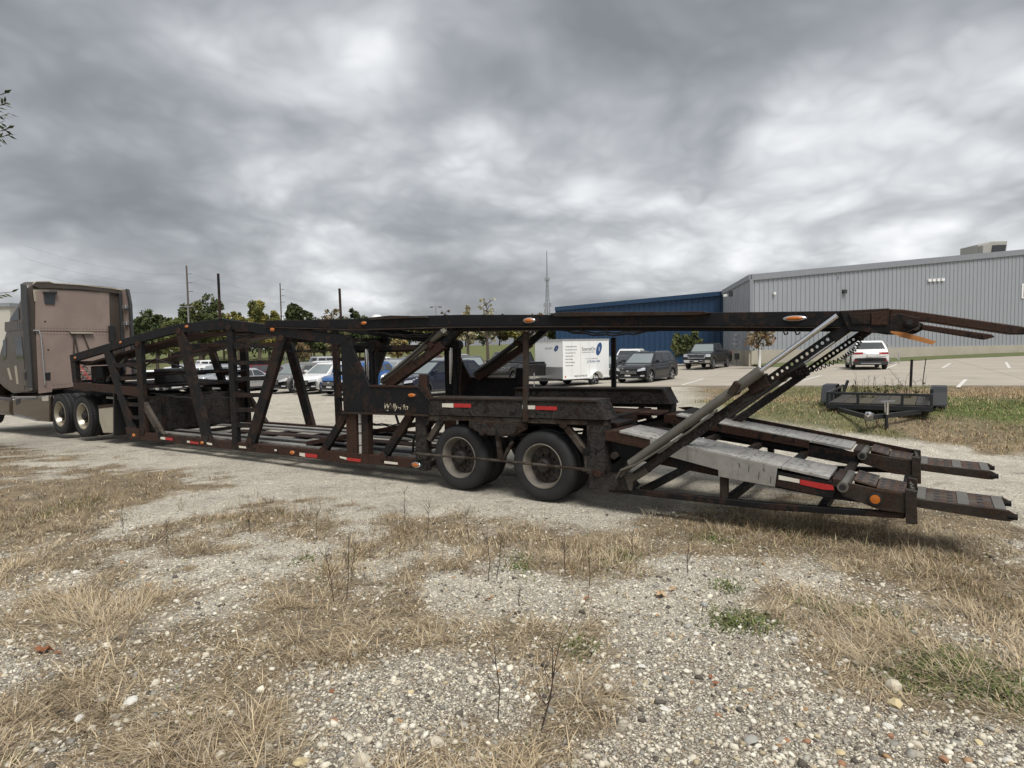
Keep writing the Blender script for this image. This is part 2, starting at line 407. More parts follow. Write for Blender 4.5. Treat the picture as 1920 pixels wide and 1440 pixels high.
sc2 = g.n('ShaderNodeSeparateColor'); g.l(v2.outputs['Color'], sc2.inputs[0])
stone = g.ramp(sc_.outputs[0], [(0, (.20, .18, .15)), (1, (.78, .75, .67)), (.15, (.42, .395, .34)), (.5, (.60, .565, .49)), (.85, (.70, .665, .585))])
fine = g.ramp(sc2.outputs[0], [(0, (.25, .225, .19)), (1, (.70, .665, .59)), (.5, (.54, .505, .44))])
gr = g.mix(g.ramp(g.noise(vec, 6, 4), [(.42, .0), (.6, 1.0)]), fine, stone)
big = g.ramp(g.noise(vec, .9, 6, .6), [(.3, (.82, .81, .78)), (.7, (1.12, 1.10, 1.05))])
soil = g.ramp(g.noise(vec, 2.6, 7, .7, .5), [(.56, 0.0), (.68, .6)])
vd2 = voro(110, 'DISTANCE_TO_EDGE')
gr = g.mix(g.ramp(vd2.outputs['Distance'], [(.0, .5), (.08, 0.0)]), gr, (.09, .076, .06))  # fine chips: crevice darkening painted along the cell edges
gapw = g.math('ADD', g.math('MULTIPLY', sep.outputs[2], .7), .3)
gr = g.mix(g.math('MULTIPLY', g.ramp(vd.outputs['Distance'], [(.02, 1.0), (.15, 0.0)]), gapw), gr, (.055, .046, .037))  # gaps between stones: dark soil plus crevice shade painted into the colour
gr = g.mix(soil, gr, (.125, .098, .07))
gr = g.mix(1.0, gr, big, 'MULTIPLY')
dirt = g.ramp(g.noise(vec, 14, 5, .65), [(.3, (.085, .066, .048)), (.75, (.24, .195, .14))])
streak = g.noise(g.coord('Object', (9, 30, 9)), 1.6, 6, .7, .6)
straw = g.ramp(streak, [(.3, (.12, .09, .058)), (.5, (.26, .20, .128)), (.72, (.44, .35, .23))])
lit = g.mix(g.ramp(g.noise(vec, 3, 5), [(.35, 0.0), (.65, 1.0)]), dirt, straw)
grn = g.ramp(g.noise(vec, 2.2, 6, .65), [(.3, (.06, .085, .024)), (.55, (.105, .135, .038)), (.75, (.19, .20, .075))])
lit = g.mix(sep.outputs[1], lit, grn)
f = g.math('ADD', sep.outputs[0], g.math('MULTIPLY', g.math('SUBTRACT', g.noise(vec, 26, 6, .75), .5), 1.5))
gr = g.mix(g.math('MULTIPLY', sep.outputs[2], .42), gr, (.20, .165, .125))
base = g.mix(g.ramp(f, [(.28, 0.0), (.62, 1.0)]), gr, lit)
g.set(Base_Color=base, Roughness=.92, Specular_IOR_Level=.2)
h = g.math('ADD', g.math('MULTIPLY', g.ramp(vd.outputs['Distance'], [(0, 0.0), (.18, 1.0)]), .6), g.math('MULTIPLY', g.noise(vec, 60, 4, .7), .6))
g.bump(h, .55, .012)
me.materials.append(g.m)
ground = link('ground', me); tag(ground, kind='structure')

# ---- concrete parking lot in slabs
conc = Mat('pale_concrete'); cv = conc.coord('Object')
c1 = conc.ramp(conc.noise(cv, .6, 7, .6), [(.3, (.33, .295, .24)), (.7, (.42, .375, .31))])
c1 = conc.mix(conc.ramp(conc.noise(conc.coord('Object', (.35, 1.6, 1)), 1.2, 6, .65), [(.55, 0.0), (.8, .4)]), c1, (.22, .19, .155))
conc.set(Base_Color=c1, Roughness=.85); conc.bump(conc.noise(cv, 60, 3), .15, .004)
LA = Vector((8.0, 30.5)); LB = Vector((19.4, 24.2)); E1 = (LB - LA).normalized(); E2 = Vector((-E1.y, E1.x)); SL = 4.6
lot = empty('parking_lot', (LA.x, LA.y, 0)); tag(lot, kind='structure')
lb_pts = []
for i in range(-1, 13):
    for j in range(0, 9):
        c = LA + E1 * (i * SL) + E2 * (j * SL)
        if c.y > 62 or c.x > 62 or c.y < 3: continue
        m = MB(); vs = []; gp = .012
        for a, b in ((gp, gp), (SL - gp, gp), (SL - gp, SL - gp), (gp, SL - gp)):
            q = c + E1 * a + E2 * b; vs.append((q.x - LA.x, q.y - LA.y, zgs(q.x, q.y) + .05))
        vs += [(x, y, z - .12) for x, y, z in vs[:4]]
        m.add(vs, [(0, 1, 2, 3), (7, 6, 5, 4)] + [(k, 4 + k, 4 + (k + 1) % 4, (k + 1) % 4) for k in range(4)]).build('slab', conc.m, lot)
K['line'] = plain('worn_white_road_paint', (.62, .60, .55), .8, 0, .3, 9)
def lot_z(x, y): return zgs(x, y) + .056
def lot_hit(px, py):
    d = ray(px, py); z = .3
    for _ in range(12):
        q = CAM + d * ((z - CAM_H) / d.z); z = lot_z(q.x, q.y)
    return q
for k, (a, b) in enumerate((((1767, 690), (1782, 681)), ((1886, 679), (1893, 690)), ((1796, 726), (1811, 711)), ((1660, 691), (1682, 683)), ((1562, 692), (1584, 687)), ((1278, 722), (1319, 710)), ((1500, 714), (1540, 704)))):
    p, q = lot_hit(*a), lot_hit(*b); d = (q - p); d.z = 0; d.normalize(); n = Vector((-d.y, d.x, 0)) * .07
    vs = []
    for r in (p - n, q - n, q + n, p + n): vs.append((r.x - LA.x, r.y - LA.y, zgs(r.x, r.y) + .0545))
    m = MB(); m.add(vs, [(0, 1, 2, 3)]); m.build('stall_line', K['line'], lot)
# far road at the foot of the hill
K['asphalt'] = plain('pale_road', (.33, .31, .285), .9, 0, .15, .4)
m = MB(); vs = []; N = 40
for i in range(N + 1):
    x = -120 + 170 * i / N
    for y in (80 - .06 * x, 88 - .06 * x): vs.append((x, y, zgs(x, y) + .03))
m.add(vs, [(2 * i, 2 * i + 2, 2 * i + 3, 2 * i + 1) for i in range(N)]); tag(m.build('road', K['asphalt']), kind='structure')
# ================================================================== CAR HAULER
_wr = at_z(1025, 944); _tr = at_z(160, 822)
TH = math.atan2(-(_wr.y - _tr.y), _wr.x - _tr.x)
TO = Vector((_wr.x, _wr.y, 0)); TU = Vector((math.cos(TH), -math.sin(TH), 0)); TN = Vector((math.sin(TH), math.cos(TH), 0))
TW = 2.55
def P(px, py, n=0.0):
    """pixel -> (s, z) on the upright plane a distance n behind the hauler's near side"""
    d = ray(px, py); p0 = TO + TN * n
    q = CAM + d * ((p0 - CAM).dot(TN) / d.dot(TN)); return ((q - TO).dot(TU), q.z)
def ppm(px, py, n=0.0):
    a = P(px - 5, py, n); b = P(px - 5, py + 10, n); return 10 / abs(a[1] - b[1])
def SZ(u, v_, w_): return Vector((u, w_, v_))
hauler = empty('car_hauler_trailer', TO, -TH)
tag(hauler, 'long rusty black two-deck car hauler trailer with its rear ramps lowered', 'trailer')
def poly(pts, n=0.0): return [P(x, y, n) for x, y in pts]
def both(name, pts, n0, n1, mat, bev=.006, mirror=True, parent=None):
    pp = poly(pts, 0); r = []
    for k in ((0, 1) if mirror else (0,)):
        a, b = (n0, n1) if k == 0 else (TW - n1, TW - n0)
        r.append(MB().prism(pp, SZ, a, b).build(name, mat, parent or hauler, bevel=bev))
    return r
def bpx(a, b, wpx):
    d = Vector((b[0] - a[0], b[1] - a[1])).normalized(); q = Vector((-d.y, d.x)) * wpx / 2
    return [(a[0] + q.x, a[1] + q.y), (b[0] + q.x, b[1] + q.y), (b[0] - q.x, b[1] - q.y), (a[0] - q.x, a[1] - q.y)]
def bbeam(name, a, b, wpx, n0, n1, mat, **k): return both(name, bpx(a, b, wpx), n0, n1, mat, **k)
def L3(px, py, n, plane=0.0):
    s, z = P(px, py, plane); return Vector((s, n, z))
st, ru, br, fl, tn = K['steel'], K['rusty'], K['brownsteel'], K['flaky'], K['tansteel']

# ---- front truss, both sides
both('truss_rail', [(130, 666), (245, 631), (325, 609), (413, 597), (413, 618), (325, 625), (245, 646), (132, 680)], 0, .10, K['steel_clean'])
both('truss_rail', [(413.5, 597), (426, 599), (660, 630), (640, 647.5), (426, 616), (413.5, 618)], 0.002, .10, K['steel_clean'])
both('front_post', [(131, 680), (140, 678), (143, 718), (135, 718)], .01, .11, st)
both('neck_beam', [(137, 717), (262, 727), (262, 744), (137, 729)], 0, .14, ru)
def ladder(l0, l1, p0, p1, lw, pw, rungs, rh):
    bbeam('ladder_rail', l0, l1, lw, -.004, .075, st)
    bbeam('upright_post', p0, p1, pw, .0, .09, st)
    for (xa, xb, y, yb) in rungs:
        both('rung', [(xa, y - rh / 2), (xb, yb - rh / 2), (xb, yb + rh / 2), (xa, y + rh / 2)], .015, .055, st, bev=0)
ladder((198, 655), (249, 818), (258, 640), (267, 813), 11, 11,
       [(206, 256, 686, 684), (215, 258, 710, 709), (223, 259, 734, 734), (231, 261, 758, 759), (240, 263, 783, 783)], 7)
ladder((527, 632), (468, 833), (428, 610), (440, 833), 17, 9.5,
       [(430, 520, 650, 646), (432, 509, 681, 679), (433, 498, 711, 709), (434, 487, 741, 741), (436, 478, 769, 769), (438, 470, 797, 798)], 8)
bbeam('brace', (266, 756), (301, 817), 9, .005, .08, tn)
bbeam('diagonal_brace', (335, 618), (386, 826), 14, -.002, .085, st)
bbeam('diagonal_brace', (646, 776), (603, 848), 13, .01, .08, st)
bbeam('diagonal_brace', (768, 776), (716, 858), 14, .01, .09, st)
# ---- lower frame rail
both('lower_rail', [(245, 809), (400, 825), (601, 844), (790, 862), (790, 880), (601, 861), (400, 840), (245, 822)], .0, .11, ru)
both('rail_gusset', [(598, 843), (690, 852), (690, 870), (640, 868), (600, 861)], -.012, 0, K['rusty'], bev=.003)
both('rail_gusset', [(236, 800), (262, 804), (262, 822), (246, 824), (238, 815)], -.012, 0, K['rusty'], bev=.003)
# ---- side plate with worn maker's name
plates = both('side_plate', [(640, 648), (661, 631), (663, 655), (694, 724), (787, 726), (788, 703), (802, 703), (803, 728), (812, 750), (805, 777), (645, 773)], -.015, .03, K['steel_clean'])
both('plate_flange', [(644, 772), (806, 777), (806, 780), (644, 775)], -.05, .10, br, bev=0)
both('plate_flange', [(694, 722), (787, 724), (787, 727), (694, 725)], -.03, .08, ru, bev=0)
both('plate_tab', [(788, 702), (802, 702), (803, 726), (812, 748), (806, 752), (787, 728)], -.03, -.016, ru, bev=0)
both('guide_post', [(648, 775), (667, 776), (668, 853), (650, 851)], .0, .12, ru)
both('guide_post', [(677, 776), (689, 777), (690, 855), (678, 854)], .0, .12, st)
for k in (0, 1):
    n = .05 if k == 0 else TW - .05
    o = MB().cyl(L3(671.5, 776, n), L3(673, 851, n), 4.2 / ppm(671, 810), 10).build('pale_pipe', K['whitehose'], hauler, smooth=40)
    for yy in (795, 812, 835):
        a = L3(672, yy, n); MB().cyl(a - Vector((0, 0, .008)), a + Vector((0, 0, .008)), 5.0 / ppm(671, 810), 10).build('pipe_clamp', K['blackpl'], o)
# ---- wheel box beam over the tandem
both('wheel_beam', [(806, 747), (1120, 752), (1138, 788), (806, 778)], -.02, .34, fl)
both('beam_lip', [(806, 745), (1119, 750), (1120, 753), (806, 748)], -.035, .36, br, bev=0)
both('under_rail', [(800, 778), (1134, 789), (1134, 799), (1055, 796), (880, 789), (800, 789)], .0, .10, tn)
both('corner_post', [(778, 780), (798, 780), (798, 884), (786, 882), (779, 870)], .0, .14, fl)
both('corner_post', [(1100, 789), (1133, 789), (1134, 891), (1100, 889)], .0, .2, fl)
bbeam('knee_brace', (826, 787), (801, 826), 10, .01, .09, tn)
bbeam('knee_brace', (1055, 796), (1096, 850), 11, .012, .09, tn)
both('brace_foot', [(1092, 844), (1100, 844), (1101, 878), (1096, 878)], .012, .09, tn, bev=0)
both('spring_hanger', [(880, 787), (986, 794), (986, 806), (962, 818), (912, 816), (881, 801)], -.02, .05, br)
both('hanger_plate', [(886, 790), (910, 792), (922, 806), (930, 793), (975, 799), (968, 812), (948, 817), (918, 814), (893, 806)], -.045, -.02, fl, bev=0)
for (x, y) in ((910, 809), (947, 811), (1156, 853)):
    for k in (0, 1):
        sg = 1 if k == 0 else -1; n = -.02 if k == 0 else TW + .02
        c = L3(x, y, n); r = 6.5 / ppm(x, y)
        b_ = MB().cyl(c, c - Vector((0, .07 * sg, 0)), r, 6).build('hex_bolt', br, hauler)
        MB().cyl(c - Vector((0, .06 * sg, 0)), c - Vector((0, .075 * sg, 0)), r * .55, 10).build('bolt_end', K['blackpl'], b_)
bbeam('strut', (932, 816), (937, 861), 8, .0, .05, tn)
bbeam('strut', (941, 861), (958, 828), 6, .02, .06, tn)
for k in (0, 1):
    n = -.06 if k == 0 else TW + .06
    MB().cyl(L3(780, 849, n), L3(938, 862, n), .018, 8).build('guard_rod', tn, hauler, smooth=40)
    MB().cyl(L3(936, 862, n), L3(1113, 880, n), .018, 8).build('guard_rod', tn, hauler, smooth=40)
    MB().beam(L3(1096, 878, n), L3(1116, 881, n), .03, .045).build('rod_end', br, hauler)
both('rear_box', [(1104, 889), (1172, 892), (1188, 915), (1181, 920), (1104, 917)], .0, .2, fl)
# amber markers, tape
def marker(px, py, rx, rz, chrome=False, n=0.0):
    for k in (0, 1):
        nn = n if k == 0 else TW - n; sg = -1 if k == 0 else 1
        s, z = P(px, py); c = Vector((s, nn, z)); q = ppm(px, py); a, b = rx / q * .98, rz / q * .86
        def dome(sa, sb, h):
            m = MB(); N = 18; vs = []
            for (f, hh) in ((1, 0), (.92, .55), (.6, .9), (.02, 1)):
                for i in range(N):
                    t = 2 * math.pi * i / N; vs.append(c + Vector((sa * f * math.cos(t), sg * h * hh, sb * f * math.sin(t))))
            fs = [(j * N + i, j * N + (i + 1) % N, (j + 1) * N + (i + 1) % N, (j + 1) * N + i) for j in range(3) for i in range(N)]
            return m.add(vs, fs)
        o = dome(a, b, .035).build('marker_light', K['amber'], hauler, smooth=60)
        if chrome: dome(a * 1.28, b * 1.3, .02).build('chrome_bezel', K['silver'], o, smooth=60)
        else: dome(a * 1.12, b * 1.15, .016).build('bezel', K['blackpl'], o, smooth=60)
for a in ((227, 642, 4, 3), (351, 612.5, 5, 3.5), (512, 618, 7, 4.5), (252, 816, 5, 4), (380, 830, 5, 3.5), (549, 848.5, 6.5, 4.5)): marker(*a, n=-.002)
marker(683, 606, 7.5, 4); marker(992, 601, 11, 5, True); marker(1490, 597, 17, 5, True); marker(780, 871.5, 9, 5, True); marker(774, 741, 9.5, 4.5, n=-.016)
marker(142, 671, 3.5, 3, n=-.002)
def tape(pts, mat, n):
    for k in (0, 1):
        pp = poly(pts); a, b = (n - .003, n) if k == 0 else (TW - n, TW - n + .003)
        MB().prism(pp, SZ, a, b).build('reflective_tape', mat, hauler)
W_, RD = K['white'], K['red']
tape([(831, 756), (852, 756), (852, 764), (831, 763)], W_, -.022); tape([(853, 756), (885, 757), (885, 764), (853, 763.5)], RD, -.022)
tape([(991, 760), (1005, 760), (1005, 767), (991, 767)], W_, -.022); tape([(1006, 761), (1046, 762), (1046, 769), (1006, 768)], RD, -.022)
tape([(981, 759), (984, 759), (984, 766), (981, 766)], W_, -.022)
for a in ([(302, 818.5), (311, 819.5), (311, 824.5), (302, 823)], [(389, 829), (399, 831), (399, 834.5), (393, 834), (389, 832)], [(449, 835.5), (462, 837), (463, 840.5), (450, 839.5)],
          [(563, 848.5), (573, 849.5), (573, 856.5), (563, 854)], [(516, 842), (520, 842.5), (520, 846), (516, 845)], [(638, 855), (651, 857.5), (651, 861.5), (639, 858.5)], [(722, 864), (747, 867), (747, 871), (722, 868.5)],
          [(352, 826), (357, 826.5), (357, 830.5), (352, 829.5)]):
    tape(a, W_, -.013)
for a in ([(311.5, 819.5), (325, 821), (325, 826), (311.5, 824.5)], [(357.5, 826.5), (374, 829), (374, 832.5), (357.5, 831)], [(573.5, 849.5), (596, 852), (596, 858.5), (573.5, 856.5)], [(652, 858), (678, 860.5), (677, 866), (652, 863)]):
    tape(a, RD, -.013)
# maker's name, mostly worn away
def text_mesh(body, size, ext=.002, shear=0, font_align='LEFT'):
    c = bpy.data.curves.new('txt', 'FONT'); c.body = body; c.size = size; c.extrude = ext; c.shear = shear; c.align_x = font_align
    c.resolution_u = 3
    o = bpy.data.objects.new('txt', c); COL.objects.link(o)
    dg = bpy.context.evaluated_depsgraph_get(); me = bpy.data.meshes.new_from_object(o.evaluated_get(dg))
    bpy.data.objects.remove(o); bpy.data.curves.remove(c); return me
_m = Mat('worn_cream_lettering'); _vec = _m.coord('Object')
_m.set(Base_Color=_m.mix(_m.ramp(_m.noise(_vec, 9, 6, .6), [(.47, 0.0), (.53, 1.0)]), (.62, .56, .42), (.05, .028, .02)), Roughness=.6)
me = text_mesh('Wally-Mo', .125, .001, .35); me.materials.append(_m.m)
s_, z_ = P(720, 766)
o = link('lettering', me, hauler); o.location = (s_, -.0165, z_); o.rotation_euler = (R_(90), 0, 0); o['label'] = 'worn cream script lettering'
m = MB(); a_ = P(721, 769); m.box((a_[0] + .05, -.0165, a_[1] + .004), (.1, .002, .007)); m.box((a_[0] + .07, -.0165, a_[1] - .008), (.07, .002, .005)); m.build('lettering_stroke', _m.m, hauler)

# ---- lower deck: cross members and wheel tracks
s0, zf = P(245, 812); s1, z1 = P(790, 868)
for i in range(9):
    t = i / 8; s = s0 + (s1 - s0) * t + .05; z = zf + (z1 - zf) * t + .02
    MB().box2((s - .04, .1, z - .08), (s + .04, TW - .1, z - .01)).build('cross_member', st, hauler, bevel=.004)
for n0, n1 in ((.28, .86), (TW - .86, TW - .28)):
    for j in range(3):
        a = n0 + (n1 - n0) * j / 3; b = n0 + (n1 - n0) * (j + 1) / 3 - .045
        m = MB(); m.beam((s0 + .4, (a + b) / 2, zf + .015), (s1 - .15, (a + b) / 2, z1 + .015), b - a, .035); m.build('deck_track', K['alu_side'] if j != 1 else st, hauler, bevel=.004)
m = MB(); m.beam((s0 + 2.0, 1.27, zf + .02), (s1 - .3, 1.27, z1 + .02), .3, .02); m.build('centre_plate', ru, hauler)
# low inclined skid inside the deck
a = L3(548, 838, .35); b = L3(800, 806, .35)
for n0 in (.28, TW - .8):
    MB().beam((a.x, n0 + .25, .38), (b.x + .2, n0 + .25, .98), .5, .07).build('skid_ramp', ru, hauler, bevel=.004)
# ---- bulkhead below the neck and the neck deck with its gear
sb, zb1 = P(266, 742); _, zb0 = P(266, 812)
m = MB().box2((sb - .05, .12, zb0 + .02), (sb, TW - .12, zb1 - .03)); m.build('bulkhead', fl, hauler)
for i in range(3): MB().box2((sb, .4 + i * .8, zb0 + .03), (sb + .035, .47 + i * .8, zb1 - .04)).build('bulkhead_rib', st, hauler, bevel=.004)
MB().box2((sb - .9, .15, zb0 + .0), (sb - .06, TW - .15, zb0 + .1)).build('step_box', st, hauler)
sn, zn = P(137, 722)
m = MB().box2((sn, .1, zn - .02), (sb, TW - .1, zn + .03)); m.build('neck_floor', st, hauler)
for (a, b, c, d, e_, nm, mt) in ((.35, .95, .25, .75, .42, 'hydraulic_tank', K['steel_clean']), (2.0, 2.5, .9, 1.5, .34, 'battery_box', K['darkgrey'])):
    if sn + b < sb - .02: MB().box2((sn + a, c, zn + .03), (sn + b, d, zn + .03 + e_)).build(nm, mt, hauler, bevel=.03, seg=2)
for n in (.6, 1.9): MB().beam((sn + .1, n, zn + .10), (sb + .6, n, zn + .30), .4, .03).build('neck_track', st, hauler, bevel=.004)
for i in range(5):
    t = i / 4; MB().box2((sn + .2 + 2.6 * t, .1, zn + .06 + t * .2), (sn + .28 + 2.6 * t, TW - .1, zn + .12 + t * .2)).build('cross_tube', st, hauler, bevel=.004)
# upper front deck tracks between the truss rails
tr_ = [P(140, 682), P(245, 650), P(325, 628), P(413, 620), P(520, 640), P(640, 660)]
for n0 in (.2, TW - .75):
    m = MB(); vs = []; n1 = n0 + .55
    for s, z in tr_[:4]: vs += [(s, n0, z), (s, n1, z), (s, n1, z - .05), (s, n0, z - .05)]
    fs = []
    for i in range(3):
        for k in range(4): fs.append((i * 4 + k, i * 4 + (k + 1) % 4, i * 4 + 4 + (k + 1) % 4, i * 4 + 4 + k))
    fs += [(0, 1, 2, 3), (12, 15, 14, 13)]
    m.add(vs, fs).build('upper_front_track', ru, hauler)
for s, z in tr_: MB().box2((s - .04, .08, z - .02), (s + .04, TW - .08, z + .06)).build('cross_tube', st, hauler, bevel=.004)
s, z = P(650, 655); MB().box2((s - .05, .1, z - .03), (s + .05, TW - .1, z + .06)).build('portal_beam', st, hauler, bevel=.004)
# hoses and a hydraulic ram tangled at the neck
m = MB(); m.tube([(sn + 1.2, .5, zn + .5), (sn + 1.6, .8, zn + .35), (sn + 2.1, .9, zn + .6), (sb + .3, 1.1, zn + .3)], .02); m.build('hydraulic_hose', K['hose'], hauler)
MB().cyl((sn + 1.0, .35, zn + .1), (sn + 1.9, .35, zn + .62), .05, 10).build('ram', K['cyl'], hauler, smooth=40)
# vertical hydraulics by the portal posts
for k in (0, 1):
    n = .22 if k == 0 else TW - .22
    for dx, r, mt, y0, y1 in ((8, .03, K['chrome'], 655, 735), (18, .045, K['steel_clean'], 645, 770), (26, .03, st, 650, 770)):
        MB().cyl(L3(668 + dx, y0, n, .1), L3(670 + dx, y1, n, .1), r, 10).build('lift_ram', mt, hauler, smooth=40)
    c = L3(690, 649, n, .1); MB().cyl(c - Vector((0, .06, 0)), c + Vector((0, .06, 0)), .09, 14).build('pulley', st, hauler, smooth=40)
m = MB(); m.tube([L3(697, 777, .5), L3(704, 800, .5), L3(712, 815, .6), L3(700, 828, .7), L3(722, 838, .8)], .02); m.build('hanging_hose', K['hose'], hauler)
m = MB(); m.tube([L3(762, 785, .3), L3(752, 812, .35), L3(745, 835, .35), L3(744, 858, .35)], .018); m.build('hanging_hose', K['hose'], hauler)

# ---- upper deck
UT = [(497, 601), (660, 598), (757, 593), (862, 590), (1035, 590), (1240, 587), (1575, 583), (1668, 579)]
UB = [(1668, 611), (1575, 613), (1240, 611), (1035, 611), (862, 612), (757, 614), (660, 617), (497, 612)]
both('upper_deck_rail', UT + UB, 0, .09, K['steel_clean'])
both('deck_rail_flange', [(497, 612.5), (660, 617), (862, 612), (1035, 611), (1240, 611), (1575, 613), (1575, 615), (1240, 613.5), (1035, 613.5), (862, 614.5), (660, 619.5), (497, 614)], -.025, .14, br, bev=0)
both('deck_rail_lip', [(1032, 588), (1060, 585.5), (1320, 584), (1335, 587), (1310, 591), (1045, 594)], -.05, .0, br, bev=.004)
both('deck_rail_lip', [(690, 596), (735, 591.5), (800, 593), (806, 596), (740, 598), (695, 600)], -.04, .0, br, bev=.004)
both('hinge_box', [(1575, 583), (1668, 578), (1668, 625), (1630, 624), (1590, 618)], -.03, .16, K['steel'])
both('hinge_plate', [(1592, 588), (1632, 586), (1632, 608), (1598, 608)], -.045, -.03, st, bev=.004)
both('hinge_plate', [(1634, 586), (1664, 584), (1664, 610), (1634, 610)], -.042, -.03, ru, bev=.004)
both('hinge_block', [(1668, 590), (1690, 588), (1724, 596), (1722, 612), (1700, 623), (1668, 620)], -.02, .2, st)
c = L3(1706, 604, 0); rr = 10 / ppm(1706, 604)
MB().cyl((c.x, -.06, c.z), (c.x, TW + .06, c.z), rr, 20).build('pivot_tube', st, hauler, smooth=40)
for n in (-.065, TW + .065): MB().cyl((c.x, n - .012, c.z), (c.x, n + .012, c.z), rr * .55, 14).build('tube_bore', K['blackpl'], hauler)
# fold-out flaps at the tail of the upper deck
pp = poly([(1668, 579), (1692, 580), (1918, 612), (1936, 619), (1930, 627), (1900, 627), (1740, 603), (1668, 597)], 0)
MB().prism(pp, SZ, .02, .5).build('loading_flap', ru, hauler, bevel=.008)
fz = P(1731, 612, 2.05); f1 = P(1864, 632, 2.05)
MB().prism([P(1728, 608, 2.05), P(1860, 627, 2.05), P(1866, 632, 2.05), P(1846, 637, 2.05), P(1728, 618, 2.05)], SZ, 2.05, TW).build('loading_flap', ru, hauler, bevel=.008)
MB().prism([P(1660, 619, 1.2), P(1700, 624, 1.2), P(1756, 640, 1.2), P(1748, 646, 1.2), P(1690, 632, 1.2)], SZ, 1.0, 1.25).build('orange_board', K['orange'], hauler)
# cross tubes and tracks of the upper deck (with a real underside)
ua, ub = P(505, 614), P(1660, 611)
def uz(s):
    pts = [P(x, y) for x, y in ((497, 612), (660, 616), (862, 611), (1240, 610), (1668, 610))]
    for (a, b) in zip(pts, pts[1:]):
        if s <= b[0]: return a[1] + (b[1] - a[1]) * (s - a[0]) / (b[0] - a[0])
    return pts[-1][1]
N_ = 13
for i in range(N_):
    s = ua[0] + .1 + (ub[0] - ua[0] - .2) * i / (N_ - 1); z = uz(s)
    MB().box2((s - .035, .085, z + .005), (s + .035, TW - .085, z + .075)).build('cross_tube', st, hauler, bevel=.004)
for n0 in (.18, TW - .73):
    for i in range(N_ - 1):
        sa = ua[0] + .1 + (ub[0] - ua[0] - .2) * i / (N_ - 1) + .01; sb_ = ua[0] + .1 + (ub[0] - ua[0] - .2) * (i + 1) / (N_ - 1) - .01
        MB().beam((sa, n0 + .275, uz(sa) + .09), (sb_, n0 + .275, uz(sb_) + .09), .55, .025).build('deck_plate', ru, hauler)
MB().beam((ua[0] + .2, .11, uz(ua[0]) - .03), (ub[0], .11, uz(ub[0]) - .03), .05, .06).build('inner_rail', K['steel_clean'], hauler)
# chain hooks hanging from the deck rail
for x, y in ((1086, 617), (1135, 617), (1470, 617), (1492, 617), (702, 618), (895, 618)):
    n = .05; pts = []
    c = L3(x, y, n); pts = [c + Vector((0, 0, .02)), c, c + Vector((-.012, 0, -.03)), c + Vector((0, 0, -.055)), c + Vector((.022, 0, -.05)), c + Vector((.028, 0, -.03))]
    MB().tube(pts, .008, 6).build('chain_hook', br, hauler)
# stakes on the truss peak and the wheel beam
for (x0, y0, x1, y1, n, r) in ((409, 513, 413, 600, .05, 2.4), (636.5, 541, 640, 614, TW - .05, 2.3)):
    MB().cyl(L3(x0, y0, n, n), L3(x1, y1, n, n), r / ppm(x1, y1, n), 10).build('stake', ru, hauler, smooth=40)
MB().beam(L3(986.5, 622, .1, .1), L3(989, 790, -.045, .0), .07, .045, (0, 1, 0)).build('stake', br, hauler, bevel=.004)
MB().beam(L3(1150.5, 633, TW - .1, TW - .1), L3(1151, 740, TW - .1, TW - .1), .07, .06, (0, 1, 0)).build('stake', st, hauler, bevel=.004)
# ---- lifting arms: front pair
def arm_front(k):
    n = .12 if k == 0 else TW - .12; q = ppm(780, 660)
    MB().prism(poly(bpx((716, 724), (822, 646), 16)), SZ, n - .05, n + .05).build('lift_arm', ru, hauler, bevel=.006)
    MB().prism(poly(bpx((815, 652), (864, 605), 13)), SZ, n - .035, n + .035).build('arm_slide', K['steel_clean'], hauler, bevel=.006)
    for i in range(4):
        t = (i + .5) / 4; c = L3(822 + 38 * t, 646 - 37 * t, n); MB().cyl(c - Vector((0, .038, 0)), c + Vector((0, .038, 0)), .014, 8).build('arm_hole', K['blackpl'], hauler)
    n2 = n - .02 if k == 0 else n + .02
    o = MB().cyl(L3(708, 716, n2), L3(825, 618, n2), 6.5 / q, 14).build('hydraulic_cylinder', K['cyl'], hauler, smooth=40)
    MB().cyl(L3(823, 620, n2), L3(829, 614, n2), 7.6 / q, 14).build('gland', K['silver'], o, smooth=40)
    MB().cyl(L3(828, 615, n2), L3(857, 592, n2), 3.2 / q, 12).build('piston_rod', K['chrome'], o, smooth=40)
    MB().tube([L3(712, 712, n2 - .06), L3(745, 690, n2 - .09), L3(790, 650, n2 - .09), L3(815, 618, n2 - .05)], .014, 6).build('hydraulic_hose', K['hose'], hauler)
    MB().prism(poly(bpx((795, 640), (806, 650), 8)), SZ, n - .08, n + .08).build('clamp', ru, hauler)
arm_front(0); arm_front(1)
